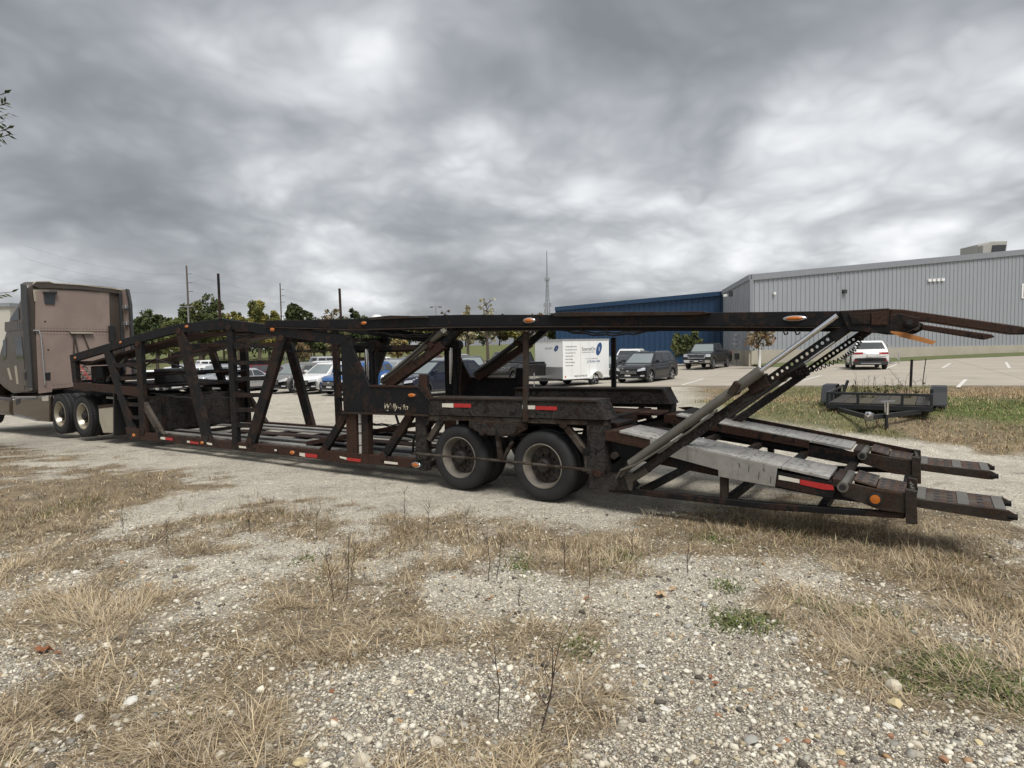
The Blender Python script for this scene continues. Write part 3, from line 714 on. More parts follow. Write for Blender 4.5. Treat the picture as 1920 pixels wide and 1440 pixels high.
# rear pair with drilled safety bars
def arm_rear(k):
    n = .03 if k == 0 else TW - .13; q = ppm(1300, 790)
    sg = -1 if k == 0 else 1
    MB().prism(poly(bpx((1190, 893), (1432, 722), 17)), SZ, n - .04, n + .06).build('lift_arm', K['flaky'], hauler, bevel=.006)
    # drilled bar: plate with a real row of holes
    a = Vector(P(1425, 724)); b = Vector(P(1586, 612)); d = (b - a); Lb = d.length; d.normalize(); e2 = Vector((-d.y, d.x)); hw = 8.0 / ppm(1500, 660); rh = 3.1 / ppm(1500, 660); NH = 17
    m = MB(); pitch = Lb / NH
    for t0, t1 in ((-hw, -rh * 1.02), (rh * 1.02, hw)):
        c = [a + e2 * t0, b + e2 * t0, b + e2 * t1, a + e2 * t1]; m.prism([(v_.x, v_.y) for v_ in c], SZ, n - .02, n + .03)
    for i in range(NH):
        # webs between holes (8-sided holes approximated by chamfered bridges)
        c0 = a + d * (pitch * i + pitch * .5 + rh * .45); c1 = a + d * (pitch * (i + 1) + pitch * .5 - rh * .45)
        if i == NH - 1: c1 = b
        w_ = rh * 1.02; ch = rh * .55
        pts = [c0 - e2 * 0, c0 + d * 0 + e2 * 0]
        pts = [c0 - d * (rh * -.0) - e2 * (w_ - ch) + d * ch, c0 - d * 0 + e2 * 0 + d * ch * 1.0, c0 + e2 * (w_ - ch) + d * ch]
        q0 = c0 + d * (rh * .55); q1 = c1 - d * (rh * .55)
        pts = [c0 - e2 * w_, c1 - e2 * w_, q1 - e2 * (w_ * .45), q1 + e2 * (w_ * .45), c1 + e2 * w_, c0 + e2 * w_, q0 + e2 * (w_ * .45), q0 - e2 * (w_ * .45)]
        m.prism([(v_.x, v_.y) for v_ in pts], SZ, n - .0195, n + .0295)
    m.build('drilled_bar', K['steel_clean'], hauler)
    MB().prism(poly(bpx((1560, 634), (1606, 600), 20)), SZ, n - .03, n + .04).build('bar_bracket', st, hauler, bevel=.004)
    MB().prism(poly(bpx((1404, 728), (1440, 712), 26)), SZ, n - .06, n + .08).build('arm_collar', K['steel'], hauler, bevel=.006)
    n2 = n - .10 if k == 0 else n + .10
    o = MB().cyl(L3(1186, 868, n2), L3(1392, 722, n2), 8.5 / q, 16).build('hydraulic_cylinder', K['cyl'], hauler, smooth=40)
    MB().cyl(L3(1390, 723, n2), L3(1430, 694, n2), 9.5 / q, 16).build('cylinder_head', K['cyl'], o, smooth=40)
    MB().cyl(L3(1428, 696, n2), L3(1572, 592, n2), 4.4 / q, 14).build('piston_rod', K['chrome'], o, smooth=40)
    MB().prism(poly(bpx((1376, 738), (1390, 716), 14)), SZ, n2 - .09, n2 + .16).build('cylinder_clamp', br, hauler, bevel=.006)
    MB().prism(poly(bpx((1168, 888), (1192, 866), 9)), SZ, n2 - .03, n2 + .05).build('cylinder_foot', tn, hauler)
    MB().prism(poly([(1172, 892), (1186, 890), (1212, 878), (1216, 886), (1188, 902), (1185, 920), (1180, 918)]), SZ, n - .05, n + .07).build('arm_foot', tn, hauler)
    MB().tube([L3(1160, 894, n2), L3(1172, 878, n2 - .05), L3(1200, 868, n2 - .05), L3(1300, 806, n2 - .07), L3(1352, 766, n2 - .06)], .013, 6).build('hydraulic_hose', K['cyl'], hauler)
arm_rear(0); arm_rear(1)
# coiled air line below the drilled bar
nC = TW - .3; pts = []
ctr = [L3(1493, 700, nC, nC), L3(1532, 692, nC, nC), L3(1578, 673, nC, nC), L3(1603, 655, nC, nC), L3(1622, 624, nC, nC)]
def cr(ps, t):
    f = t * (len(ps) - 1); i = min(int(f), len(ps) - 2); return ps[i].lerp(ps[i + 1], f - i)
for i in range(24 * 8 + 1):
    t = i / (24 * 8); c = cr(ctr, t); d = (cr(ctr, min(1, t + .01)) - cr(ctr, max(0, t - .01))).normalized(); a = Vector((0, 1, 0)); b = d.cross(a).normalized()
    an = 2 * math.pi * i / 8; pts.append(c + a * .026 * math.cos(an) + b * .026 * math.sin(an))
MB().tube(pts, .007, 5).build('coiled_air_line', K['hose'], hauler)

# ---- rear ramps
def ramp_side(k):
    off = 0.0 if k == 0 else TW - .56
    n0, n1 = off + .0, off + .62
    f0 = P(1133, 808); f1 = P(1219, 836); g1 = P(1452, 880); e1 = P(1562, 900)
    # aluminium runway, near edge traced on the near plane
    A, B = Vector(P(1161, 807)), Vector(P(1556, 894)); th = .03
    d = (B - A).normalized(); up = Vector((-d.y, d.x))
    NB = 5
    for i in range(NB):
        p0 = A.lerp(B, i / NB) + d * .003; p1 = A.lerp(B, (i + 1) / NB) - d * .003
        q = [p0, p1, p1 - up * th, p0 - up * th]
        m = MB().prism([(v_.x, v_.y) for v_ in q], SZ, n0, n1); o = m.build('runway_plate', K['alu'], hauler, bevel=.003)
        # raised grip buttons
        mm = MB(); Lp = (p1 - p0).length; nu = int(Lp / .075)
        for a in range(nu):
            for b in range(6):
                c2 = p0 + d * ((a + .5) * Lp / nu); n = n0 + .06 + b * .10
                c = Vector((c2.x, n, c2.y)); mm.cyl(c, c + Vector((up.x, 0, up.y)) * .006, .016, 6, .010)
        mm.build('grip_buttons', K['alu'], o)['kind'] = 'stuff'
    if k == 0:
        for x_, y0_, y1_, dx_ in ((1386, 868, 876, 2), (1405, 872, 885, -1), (1424, 885, 899, -2), (1431, 878, 884, 3), (1446, 893, 905, -1)):
            MB().prism(poly(bpx((x_, y0_), (x_ + dx_, y1_), 1.0)), SZ, -.0105, -.0082).build('scuff_mark', K['blackpl'], hauler)
    MB().prism(poly([(1133, 808), (1161, 808), (1219, 821), (1219, 846), (1190, 838), (1133, 826)]), SZ, n0 + .01, n1 - .01).build('ramp_root', K['rusty'], hauler, bevel=.006)
    sp_ = poly([(1219, 823), (1458, 874.5), (1453, 913), (1347, 893), (1347, 881), (1219, 846)])
    MB().prism(sp_ if k == 0 else poly([(1219, 823), (1458, 874.5), (1456, 892), (1219, 842)]), SZ, n0 - .008, n0 + .012).build('runway_skirt', K['alu_side'] if k == 0 else K['rusty'], hauler, bevel=.002)
    MB().prism(poly([(1219, 826), (1458, 878), (1456, 892), (1219, 842)]), SZ, n1 - .03, n1).build('runway_skirt', K['rusty'], hauler)
    MB().prism(poly([(1225, 850), (1350, 884), (1560, 935), (1560, 925), (1470, 886), (1225, 832)]), SZ, n0 + .06, n1 - .06).build('ramp_core', K['steel_clean'], hauler, bevel=.006)
    # steel knuckle and hinge tube
    MB().prism(poly([(1458, 884), (1560, 904), (1566, 920), (1560, 935), (1450, 910)]), SZ, n0 + .002, n0 + .05).build('ramp_cheek', K['steel'], hauler)
    c = L3(1581, 912, 0); r = 9.5 / ppm(1581, 912)
    o = MB().cyl((c.x, n0 - .05, c.z), (c.x, n1 + .03, c.z), r, 18).build('hinge_tube', K['cyl'], hauler, smooth=40)
    MB().cyl((c.x, n0 - .053, c.z), (c.x, n0 - .045, c.z), r * .62, 14).build('tube_bore', K['blackpl'], o)
    MB().prism(poly([(1560, 897), (1576, 900), (1576, 914), (1560, 912)]), SZ, n0 + .01, n1 - .02).build('hinge_block', K['brownsteel'], hauler, bevel=.006)
    MB().prism(poly([(1566, 912), (1592, 906), (1650, 919), (1698, 927), (1698, 963), (1652, 957), (1580, 930)]), SZ, n0 + .0, n0 + .035).build('ramp_side_plate', br, hauler, bevel=.004)
    MB().prism(poly([(1592, 908), (1650, 921), (1698, 929), (1698, 955), (1652, 950), (1590, 928)]), SZ, n1 - .035, n1).build('ramp_side_plate', br, hauler, bevel=.004)
    def perf(name, px0, px1, cols, rows, mat, tilt=0):
        A, B = Vector(P(*px0)), Vector(P(*px1)); d = (B - A); L_ = d.length; d.normalize(); up = Vector((-d.y, d.x))
        q = [A, B, B - up * .015, A - up * .015]
        o = MB().prism([(v_.x, v_.y) for v_ in q], SZ, n0 + .035, n1 - .035).build(name, mat, hauler)
        mm = MB(); wd = n1 - n0 - .07
        for i in range(cols):
            for j in range(rows):
                c2 = A + d * (L_ * (i + .5) / cols); n = n0 + .035 + wd * (j + .5) / rows
                m3 = Matrix(((d.x, 0, up.x), (0, 1, 0), (d.y, 0, up.y)))
                mm.box((c2.x, n, c2.y), (L_ / cols * .42, wd / rows * .46, .006), m3)
        mm.build('grip_slots', K['blackpl'], o)['kind'] = 'stuff'
        return o
    perf('tread_plate', (1600, 900), (1642, 912), 2, 4, K['tread'])
    perf('tread_plate', (1643, 915), (1697, 926), 3, 4, K['tread'])
    # end post and flap
    MB().prism(poly([(1697, 917), (1719, 921), (1720, 983), (1698, 981)]), SZ, n0 - .02, n0 + .06).build('end_post', br, hauler, bevel=.005)
    MB().prism(poly([(1697, 917), (1717, 921), (1718, 951), (1698, 949)]), SZ, n1 - .04, n1 + .03).build('end_post', br, hauler, bevel=.005)
    MB().prism(poly([(1718, 936), (1892, 959), (1908, 968), (1908, 974), (1894, 979), (1880, 978), (1718, 952)]), SZ, n0 + .02, n0 + .06).build('flap_side', br, hauler, bevel=.004)
    MB().prism(poly([(1718, 936), (1892, 959), (1908, 968), (1894, 979), (1718, 952)]), SZ, n1 - .05, n1 - .01).build('flap_side', br, hauler, bevel=.004)
    perf('flap_tread', (1719, 936), (1795, 946), 3, 4, K['tread'])
    perf('flap_tread', (1796, 946.5), (1888, 958.5), 3, 4, K['tread'])
    for a, b in (((1719, 934.5), (1735, 936.5)), ((1796, 944.8), (1818, 947.6)), ((1866, 954), (1888, 957))):
        q = [Vector(P(*a)), Vector(P(*b))]; MB().prism([(q[0].x, q[0].y), (q[1].x, q[1].y), (q[1].x, q[1].y - .012), (q[0].x, q[0].y - .012)], SZ, n0 + .03, n1 - .03).build('cross_bar', K['cyl'], hauler)
    for n in (n0 + .04, n1 - .03):
        MB().cyl(L3(1890, 970, n), L3(1909, 972, n), .028, 10).build('flap_pin', K['steel_clean'], hauler, smooth=40)
    for i in range(6):
        c = L3(1706 + i * 1.2, 918 + i * 1.5, n0 + .3 - i * .05); MB().lathe([(.012, -.006), (.02, -.006), (.02, .006), (.012, .006), (.012, -.006)], c, (0, 1, .5) if i % 2 else (1, 0, .3), 8).build('chain_link', K['cyl'], hauler)
    # round amber lamp and tape
    if k:
        MB().prism(poly([(1133, 800), (1161, 799), (1556, 886), (1700, 919), (1700, 928), (1556, 900), (1161, 812)]), SZ, n1, n1 + .03).build('ramp_kerb', K['rusty'], hauler)
        return
    c = L3(1641, 936, n0 - .001)
    o = MB().lathe([(.0, -.018), (.042, -.014), (.048, 0)], c, (0, 1, 0), 18).build('round_lamp', K['amber'], hauler, smooth=60)
    MB().lathe([(.046, -.012), (.062, -.010), (.066, 0)], c, (0, 1, 0), 18).build('lamp_grommet', K['blackpl'], o, smooth=60)
    MB().prism(poly([(1460, 891), (1499, 899), (1499, 906), (1478, 902), (1460, 899)]), SZ, n0 - .003, n0 + .003).build('reflective_tape', K['white'], hauler)
    MB().prism(poly([(1500, 899), (1562, 910), (1564, 919), (1545, 918), (1500, 908)]), SZ, n0 - .003, n0 + .003).build('reflective_tape', K['red'], hauler)
ramp_side(0); ramp_side(1)
both('ground_rail', [(1140, 914), (1190, 919), (1440, 945), (1697, 963), (1697, 974), (1440, 957), (1190, 929), (1140, 924)], .02, .10, st)
both('ramp_subframe', [(1140, 828), (1350, 876), (1560, 918), (1697, 940), (1697, 958), (1560, 940), (1350, 898), (1140, 856)], .10, .20, K['steel_clean'])
both('ramp_leg', [(1347, 888), (1361, 890), (1361, 938), (1347, 936)], .05, .13, br)
for x, y in ((1200, 922), (1360, 940), (1540, 955), (1690, 966)):
    s, z = P(x, y); MB().box2((s - .04, .1, z - .04), (s + .04, TW - .1, z + .03)).build('ground_cross_bar', st, hauler)
# rear cross structure and deck between the wheel beams
s, z = P(1120, 800)
for ds in (-.25, -1.3, -2.3): MB().box2((s + ds - .06, .3, z - .12), (s + ds + .06, TW - .3, z + .02)).build('cross_member', st, hauler, bevel=.005)
for n0 in (.36, TW - .86):
    a = P(806, 775); b = P(1135, 800)
    MB().beam((a[0], n0 + .25, a[1] - .05), (b[0], n0 + .25, b[1] - .02), .5, .04).build('axle_deck_plate', ru, hauler, bevel=.004)
MB().beam((P(806, 790)[0], 1.275, .95), (P(1180, 812)[0], 1.275, .82), .5, .06).build('centre_deck_plate', st, hauler)
MB().beam((P(1180, 812)[0], 1.275, .80), (P(1560, 890)[0], 1.275, .42), .35, .05).build('centre_ramp_frame', st, hauler)
for t in (.1, .4, .7, 1.0):
    A, B = Vector(P(1219, 840)), Vector(P(1560, 915)); c = A.lerp(B, t)
    MB().box2((c.x - .04, .3, c.y - .12), (c.x + .04, TW - .3, c.y - .05)).build('ramp_cross_member', st, hauler)
MB().cyl(L3(1196, 800, TW - .5, TW - .5) , L3(1296, 776, TW - .2, TW - .5), .07, 12).build('roller', K['blackpl'], hauler, smooth=40)

# ---- wheels
def truck_wheel(parent, c, sg, R=.465, rim='rim', dual=True, wd=.26):
    """c: centre of the outer face; sg=-1 faces the camera side (outer face towards -y)"""
    r = empty('wheel'); r.parent = parent; r.location = c
    ax = (0, -sg, 0)
    for j in range(2 if dual else 1):
        o0 = j * (wd + .06)
        prof = [(R * .63, .015), (R * .68, .0), (R * .80, -.006), (R * .91, .002), (R * .955, .022), (R * .985, .05), (R, .075)]
        tread = [(R, .075)]
        for g in range(4):
            a = .085 + g * (wd - .19) / 4; b = a + (wd - .19) / 4
            tread += [(R, a), (R - .012, a + .003), (R - .012, a + .012), (R, a + .015), (R, b)]
        prof += tread + [(R, wd - .075), (R * .985, wd - .05), (R * .955, wd - .022), (R * .91, wd - .002), (R * .8, wd + .002), (R * .63, wd - .015)]
        prof = [(a, b + o0) for a, b in prof]
        t = MB().lathe(prof, (0, 0, 0), ax, 56).build('tyre', K['rubber'], r, smooth=35)
        if j == 0 and rim == 'truckrim':
            # shoulder lugs
            m = MB(); NL = 44
            for i in range(NL):
                an = 2 * math.pi * i / NL
                for e0 in (.03, wd - .03):
                    m3 = Matrix.Rotation(-an, 3, 'Y')
                    p = Vector((R * .974 * math.cos(an), 0, R * .974 * math.sin(an))) + Vector(ax) * e0
                    m.box(p, (.03, .05, .035), m3)
            m.build('tread_lugs', K['rubber'], r)['kind'] = 'stuff'
    Rr = R * .635
    rp = [(Rr * .98, .03), (Rr, .006), (Rr * .965, .0), (Rr * .93, .012), (Rr * .90, .05), (Rr * .84, .10), (Rr * .80, .145)]
    if rim == 'truckrim': rp = [(Rr * .98, .03), (Rr, .006), (Rr * .965, .0), (Rr * .93, .012), (Rr * .88, .06), (Rr * .80, .12), (Rr * .60, .13), (Rr * .30, .11), (.01, .10)]
    rr = MB().lathe(rp, (0, 0, 0), ax, 40).build('rim', K[rim], r, smooth=40)
    if rim == 'rim': MB().lathe([(Rr * .81, .14), (Rr * .78, .128), (Rr * .70, .134), (Rr * .52, .125), (Rr * .40, .11)], (0, 0, 0), ax, 40).build('wheel_disc', K['tansteel'], r, smooth=40)
    for i in range(10):
        an = 2 * math.pi * i / 10 + .2; p = Vector((Rr * .66 * math.cos(an), 0, Rr * .66 * math.sin(an)))
        MB().cyl(p + Vector(ax) * (.118 if rim == 'rim' else .113), p + Vector(ax) * .16, Rr * (.105 if rim == 'rim' else .07), 10).build('hand_hole', K['blackpl'], r)
    hb = MB().lathe([(Rr * .42, .14), (Rr * .40, .10), (Rr * .33, .095), (Rr * .30, .03), (Rr * .24, .012), (Rr * .01, .01)], (0, 0, 0), ax, 24).build('hub', K['hub'], r, smooth=35)
    for i in range(10):
        an = 2 * math.pi * i / 10; p = Vector((Rr * .46 * math.cos(an), 0, Rr * .46 * math.sin(an)))
        MB().cyl(p + Vector(ax) * .13, p + Vector(ax) * .085, .018, 6).build('wheel_nut', K['hub'], r)
    return r
TR_ = .465
for px, py in ((1015.5, 879), (859.5, 862)):
    s, z = P(px, py, .03)
    truck_wheel(hauler, (s, .03, TR_), -1); truck_wheel(hauler, (s, TW - .03, TR_), 1)
    MB().cyl((s, .3, TR_), (s, TW - .3, TR_), .07, 12).build('axle', st, hauler, smooth=40)

def chain(p, q, sag, nl, mat=K['brownsteel'], r=.009):
    m = MB(); pts = []
    for i in range(nl + 1):
        t = i / nl; pts.append(Vector(p).lerp(Vector(q), t) - Vector((0, 0, sag * 4 * t * (1 - t))))
    for i in range(nl):
        c = (pts[i] + pts[i + 1]) / 2; d = (pts[i + 1] - pts[i]); L_ = d.length * .72; d.normalize(); sd_ = d.cross(Vector((0, 1, 0)) if i % 2 else Vector((0, .3, 1))).normalized()
        ring = [c + d * (L_ * math.cos(a)) + sd_ * (r * 1.7 * math.sin(a)) for a in [2 * math.pi * k / 8 for k in range(9)]]
        m.tube(ring, r * .55, 4)
    o = m.build('tie_down_chain', mat, hauler); o['kind'] = 'stuff'; return o
chain(L3(700, 730, .3, .3), L3(778, 728, .5, .5), .12, 26); chain(L3(1160, 800, .7, .7), L3(1230, 822, 1.2, 1.2), .10, 26); chain(L3(560, 845, .3, .3), L3(640, 852, .8, .8), .03, 24)
chain(L3(1495, 872, .55, .55), L3(1580, 905, .8, .8), .10, 20); chain(L3(340, 700, .8, .8), L3(400, 735, .8, .8), .18, 20)
for a, b, s_ in (((270, 735), (430, 745), .05), ((640, 780), (800, 790), .09), ((880, 800), (1100, 806), .08), ((1035, 616), (1240, 616), .05), ((700, 622), (860, 618), .06), ((440, 640), (640, 655), .08)):
    for k in range(2):
        n = .2 + .06 * k; p, q = L3(*a, n, .2), L3(*b, n, .2); pts = [p.lerp(q, i / 16) - Vector((0, 0, (s_ + .03 * k) * 4 * (i / 16) * (1 - i / 16) + .01 * math.sin(i * 2.1 + k))) for i in range(17)]
        MB().tube(pts, .011, 5).build('air_line', K['hose'], hauler)
rw = random.Random(12)
for (x, y) in ((335, 620), (386, 822), (428, 614), (440, 828), (527, 634), (468, 828), (605, 845), (718, 855), (646, 778), (766, 779), (258, 645), (267, 808), (826, 789), (1056, 797), (1098, 846), (1120, 888), (800, 790), (300, 815)):
    q = 9 / ppm(x, y); s, z = P(x, y); pl = [(s + q * rw.uniform(.7, 1.2) * math.cos(a), z + q * rw.uniform(.6, 1.0) * math.sin(a)) for a in [math.pi * 2 * k / 6 + .3 for k in range(6)]]
    MB().prism(pl, SZ, -.016, -.003).build('gusset_plate', [ru, st, fl][rw.randrange(3)], hauler, bevel=.002)
# ================================================================== TRACTOR UNIT
truck = empty('tractor_truck', TO, -TH)
tag(truck, 'dusty brown sleeper-cab tractor truck hitched to the car hauler', 'truck')
_m = Mat('dusty_brown_paint'); _v = _m.coord('Object'); _g = _m.noise(_v, 1.3, 7, .6, .2)
_c = _m.mix(_m.ramp(_g, [(.40, .45), (.62, 0.0)]), (.28, .215, .185), (.17, .13, .11)); _c = _m.mix(_m.ramp(_m.noise(_v, 70, 3), [(.5, 0.0), (.85, .25)]), _c, (.28, .235, .20))
_m.set(Base_Color=_c, Roughness=_m.ramp(_g, [(.3, .5), (.7, .36)]), Coat_Weight=.15, Coat_Roughness=.2); _m.bump(_m.noise(_v, 2, 3), .06, .02); K['brown'] = _m.m
K['brown2'] = paint('dark_brown_paint', (.06, .046, .037), .34, .1, .18, .12)
K['fairing'] = paint('brown_metal_fairing', (.09, .07, .056), .14, .85, .3, .03)
K['mudflap'] = plain('tan_quarter_fender', (.36, .32, .25), .5, 0, .25, 5)
TN0, TN1 = .05, 2.42
def tp(pts, n=TN0): return [P(x, y, n) for x, y in pts]
def tpr(name, pts, n0, n1, mat, bev=.01, seg=1, parent=None, smooth=None):
    return MB().prism(tp(pts), SZ, n0, n1).build(name, mat, parent or truck, bevel=bev, seg=seg, smooth=smooth)
SB = -15.85        # rear wall of the sleeper, along the hauler's axis
def PB(px, py, s=None):
    """pixel -> (n, z) on the upright plane of the sleeper's rear wall"""
    s = SB if s is None else s
    d = ray(px, py); p0 = TO + TU * s; q = CAM + d * ((p0 - CAM).dot(TU) / d.dot(TU)); return ((q - TO).dot(TN), q.z)
def NZ(u, v_, w_): return Vector((w_, u, v_))
def rear(name, pts, s0, s1, mat, bev=.004, parent=None):
    return MB().prism([PB(x, y) for x, y in pts], NZ, SB + s0, SB + s1).build(name, mat, parent or truck, bevel=bev)
def sside(px, py): return P(px, py, TN0)
ztop = PB(120, 532)[1]; zbot = PB(75, 733)[1]
q = [(SB, zbot), (SB, ztop - .12), (SB - .10, ztop - .01), (SB - .35, ztop + .02), sside(38, 556), sside(18, 590), sside(6, 640), sside(0, 660), sside(-6, 690), sside(-8, 712), sside(8, 728), sside(24, 738)]
m = MB(); vs = []; npt = len(q)
levels = [(TN0, -.10), (TN0 + .04, -.03), (TN0 + .12, .0), (TN0 + .5, .02), (TN1 - .5, .02), (TN1 - .12, .0), (TN1 - .04, -.03), (TN1, -.10)]
for n, dz in levels:
    for (s, z) in q: vs.append((s, n, z + (dz if z > 3.0 else 0)))
fs = []
for j in range(len(levels) - 1):
    for i in range(npt): fs.append((j * npt + i, j * npt + (i + 1) % npt, (j + 1) * npt + (i + 1) % npt, (j + 1) * npt + i))
fs += [tuple(range(npt)), tuple(range(len(levels) * npt - 1, (len(levels) - 1) * npt - 1, -1))]
m.add(vs, fs).build('cab', K['brown2'], truck, bevel=.03, seg=2, smooth=40)
# rear wall of the sleeper, with its fittings
rear('sleeper_rear_wall', [(66, 620), (66, 545), (74, 541), (204, 548), (206, 622)], .0, .02, K['brown'])
rear('sleeper_rear_wall', [(67, 621.5), (206, 623.5), (208, 714), (126, 727), (98, 729), (97, 735), (72, 738)], .0, .02, K['brown'])
rear('roof_lip', [(60, 536), (66, 530), (90, 530), (100, 533), (150, 536), (180, 540), (205, 542), (232, 547), (232, 553), (205, 549), (150, 543), (100, 541), (72, 541)], -.02, .06, K['brown2'], .006)
rear('roof_moulding', [(60, 533), (66, 527.5), (90, 527.5), (100, 530.5), (150, 533.5), (180, 537.5), (205, 539.5), (234, 544.5), (234, 546.5), (205, 541.5), (150, 535.5), (100, 532.5), (90, 529.5), (66, 529.5)], -.02, .075, K['mudflap'], .003)
rv = random.Random(4)
for x0, y0, x1, y1, nn2 in ((70, 626, 204, 628, 22), (70, 615, 204, 618, 22), (100, 722, 204, 712, 14)):
    for i in range(nn2):
        n, z = PB(x0 + (x1 - x0) * i / nn2, y0 + (y1 - y0) * i / nn2); MB().cyl((SB + .018, n, z), (SB + .027, n, z), .011, 6).build('rivet', K['brown2'], truck)
for k, (n, col) in enumerate(((1.0, 'hose'), (1.12, 'red'), (1.24, 'dkhose'))):
    if col == 'dkhose': col = 'hose'
    pts = [(SB + .05, n, 1.75)]
    for i in range(1, 40):
        t_ = i / 40; pts.append((SB + .1 + 1.9 * t_, n + .05 * math.sin(i * 1.9), 1.75 - .38 * math.sin(t_ * 3.1) + .05 * math.cos(i * 1.9) - .25 * t_))
    MB().tube(pts, .012, 5).build('air_line', K[col], truck)
o = rear('rear_window', [(80, 549), (103, 549.5), (101, 571), (83, 570)], .015, .05, K['glass'])
rear('window_hood', [(79, 547), (104, 547), (103.5, 552), (80, 551.5)], .02, .12, K['blackpl'], parent=o)
rear('access_panel', [(82, 699), (94, 698), (94, 713), (83, 713)], .015, .03, K['blackpl'])
for pts in ([(61, 543), (91, 543), (91, 546.5), (65.5, 546.5), (68, 565), (63.5, 565)], [(187, 548.5), (204, 549), (204, 552), (188, 551.5)]): rear('tape_mark', pts, .018, .0225, K['mudflap'], 0)
a_ = [Vector((SB + .05, *PB(x, y))) for x, y in ((60, 620), (71, 620), (75, 630), (83, 722))]
MB().tube([(v_.x, v_.y, v_.z) for v_ in a_], .018, 8).build('grab_rail', K['silver'], truck, smooth=50)
for x, y in ((84, 603), (90, 656)):
    n, z = PB(x, y); MB().cyl((SB + .01, n, z), (SB + .024, n, z), .025, 8).build('bolt_hole', K['blackpl'], truck)
rear('shelf_bracket', [(128, 622), (172, 623), (172, 626), (131, 626)], .02, .10, K['mudflap'])
for a, b in (((137, 626), (137, 668)), ((138, 626), (145, 662)), ((154, 626), (166, 656))): rear('bracket_leg', bpx(a, b, 2.4), .03, .06, K['brown2'])
# extenders standing off the rear corners
z0_, z1_ = PB(60, 728)[1], ztop - .05
MB().prism([(SB - .25, z0_), (SB + .10, z0_), (SB + .10, z1_ - .3), (SB + .04, z1_ - .05), (SB - .25, z1_)], SZ, TN0 - .035, TN0 + .0).build('side_extender', K['darkgrey'], truck, bevel=.01)
MB().prism([(SB - .1, 1.35), (SB + .42, 1.35), (SB + .42, z1_ - .4), (SB + .30, z1_ - .02), (SB - .1, z1_)], SZ, TN1 - .02, TN1 + .015).build('side_extender', K['brown'], truck, bevel=.01)
MB().prism([(SB + .40, 1.35), (SB + .56, 1.35), (SB + .54, z1_ - .45), (SB + .42, z1_ - .03), (SB + .29, z1_ - .01), (SB + .40, z1_ - .4)], SZ, TN1 - .035, TN1 + .03).build('extender_edge', K['darkgrey'], truck, bevel=.01)
MB().prism([(SB - .02, 1.5), (SB + .09, 1.5), (SB + .09, z1_ - .12), (SB - .02, z1_ - .02)], SZ, TN1 - .10, TN1 - .03).build('extender_hinge', K['darkgrey'], truck, bevel=.008)
for i in range(3):
    z = 2.35 + .48 * i; MB().box2((SB + .18, TN1 - .10, z), (SB + .40, TN1 - .02, z + .10)).build('extender_bracket', K['silver'], truck, bevel=.01)
rear('grab_box', [(202, 611), (212, 611), (212, 640), (203, 640)], .02, .12, K['blackpl'])
# door on the near flank
tpr('door', [(9, 640), (26, 588), (44, 560), (47, 732), (28, 734), (10, 724), (2, 705)], TN0 - .012, TN0 + .02, K['brown2'], .01)
tpr('fairing_window', [(21, 598), (37, 578), (38, 599), (22, 602)], TN0 - .03, TN0 + .0, K['glass'], .002)
tpr('door_window', [(29, 632), (42, 631), (46, 674), (33, 676)], TN0 - .025, TN0 + .0, K['glass'], .006)
tpr('door_window', [(7, 638), (13, 634), (13, 672), (8, 676)], TN0 - .022, TN0 + .0, K['glass'], .004)
o = tpr('name_panel', [(11, 604), (44, 600), (45, 617), (11, 622)], TN0 - .03, TN0, K['brown2'], .006)
for i in range(3): tpr('panel_slot', [(33 + 4 * i, 604), (34.5 + 4 * i, 604), (35.5 + 4 * i, 616), (34 + 4 * i, 616)], TN0 - .034, TN0 - .029, K['glass'], 0, parent=o)
tpr('door_handle', [(48, 698), (52, 698), (52, 712), (49, 712)], TN0 - .05, TN0 - .01, K['blackpl'], .004)
tpr('door_grab', [(38, 694), (50, 692), (53, 722), (42, 725)], TN0 - .02, TN0 - .011, K['brown2'], .004)
for a, b in (((54, 676), (57, 690)), ((57, 702), (60, 730)), ((16, 690), (22, 712)), ((30, 686), (34, 720))):
    tpr('paint_patch', bpx(a, b, 4), TN0 - .0145, TN0 - .012, K['mudflap'], 0)
sF, zF = P(-8, 712, TN0)
MB().prism([(sF + .05, .95), (sF - 2.1, .85), (sF - 2.3, 1.0), (sF - 2.25, 1.35), (sF - 1.6, 1.62), (sF + .05, zF + .25)], SZ, .3, 2.17).build('bonnet', K['brown2'], truck, bevel=.08, seg=3, smooth=40)
MB().prism([(sF - .35, zF + .25), (sF + .15, zF + .22), (sF + .75, zF + 1.0), (sF + .6, zF + 1.02)], SZ, .25, 2.22).build('windscreen', K['glass'], truck, bevel=.02)
for n0, n1 in ((.02, .35), (2.12, 2.45)):
    MB().prism([(sF + .1, .55), (sF - .25, .62), (sF - .35, 1.0), (sF - .75, 1.16), (sF - 1.3, 1.05), (sF - 1.55, .6), (sF - 2.2, .5), (sF - 2.2, 1.0), (sF - 1.7, 1.3), (sF + .1, 1.25)], SZ, n0, n1).build('front_fender', K['fairing'], truck, bevel=.03, seg=2)
MB().box2((sF - 2.4, .15, .35), (sF - 2.15, 2.32, .75)).build('bumper', K['chrome'], truck, bevel=.05, seg=2)
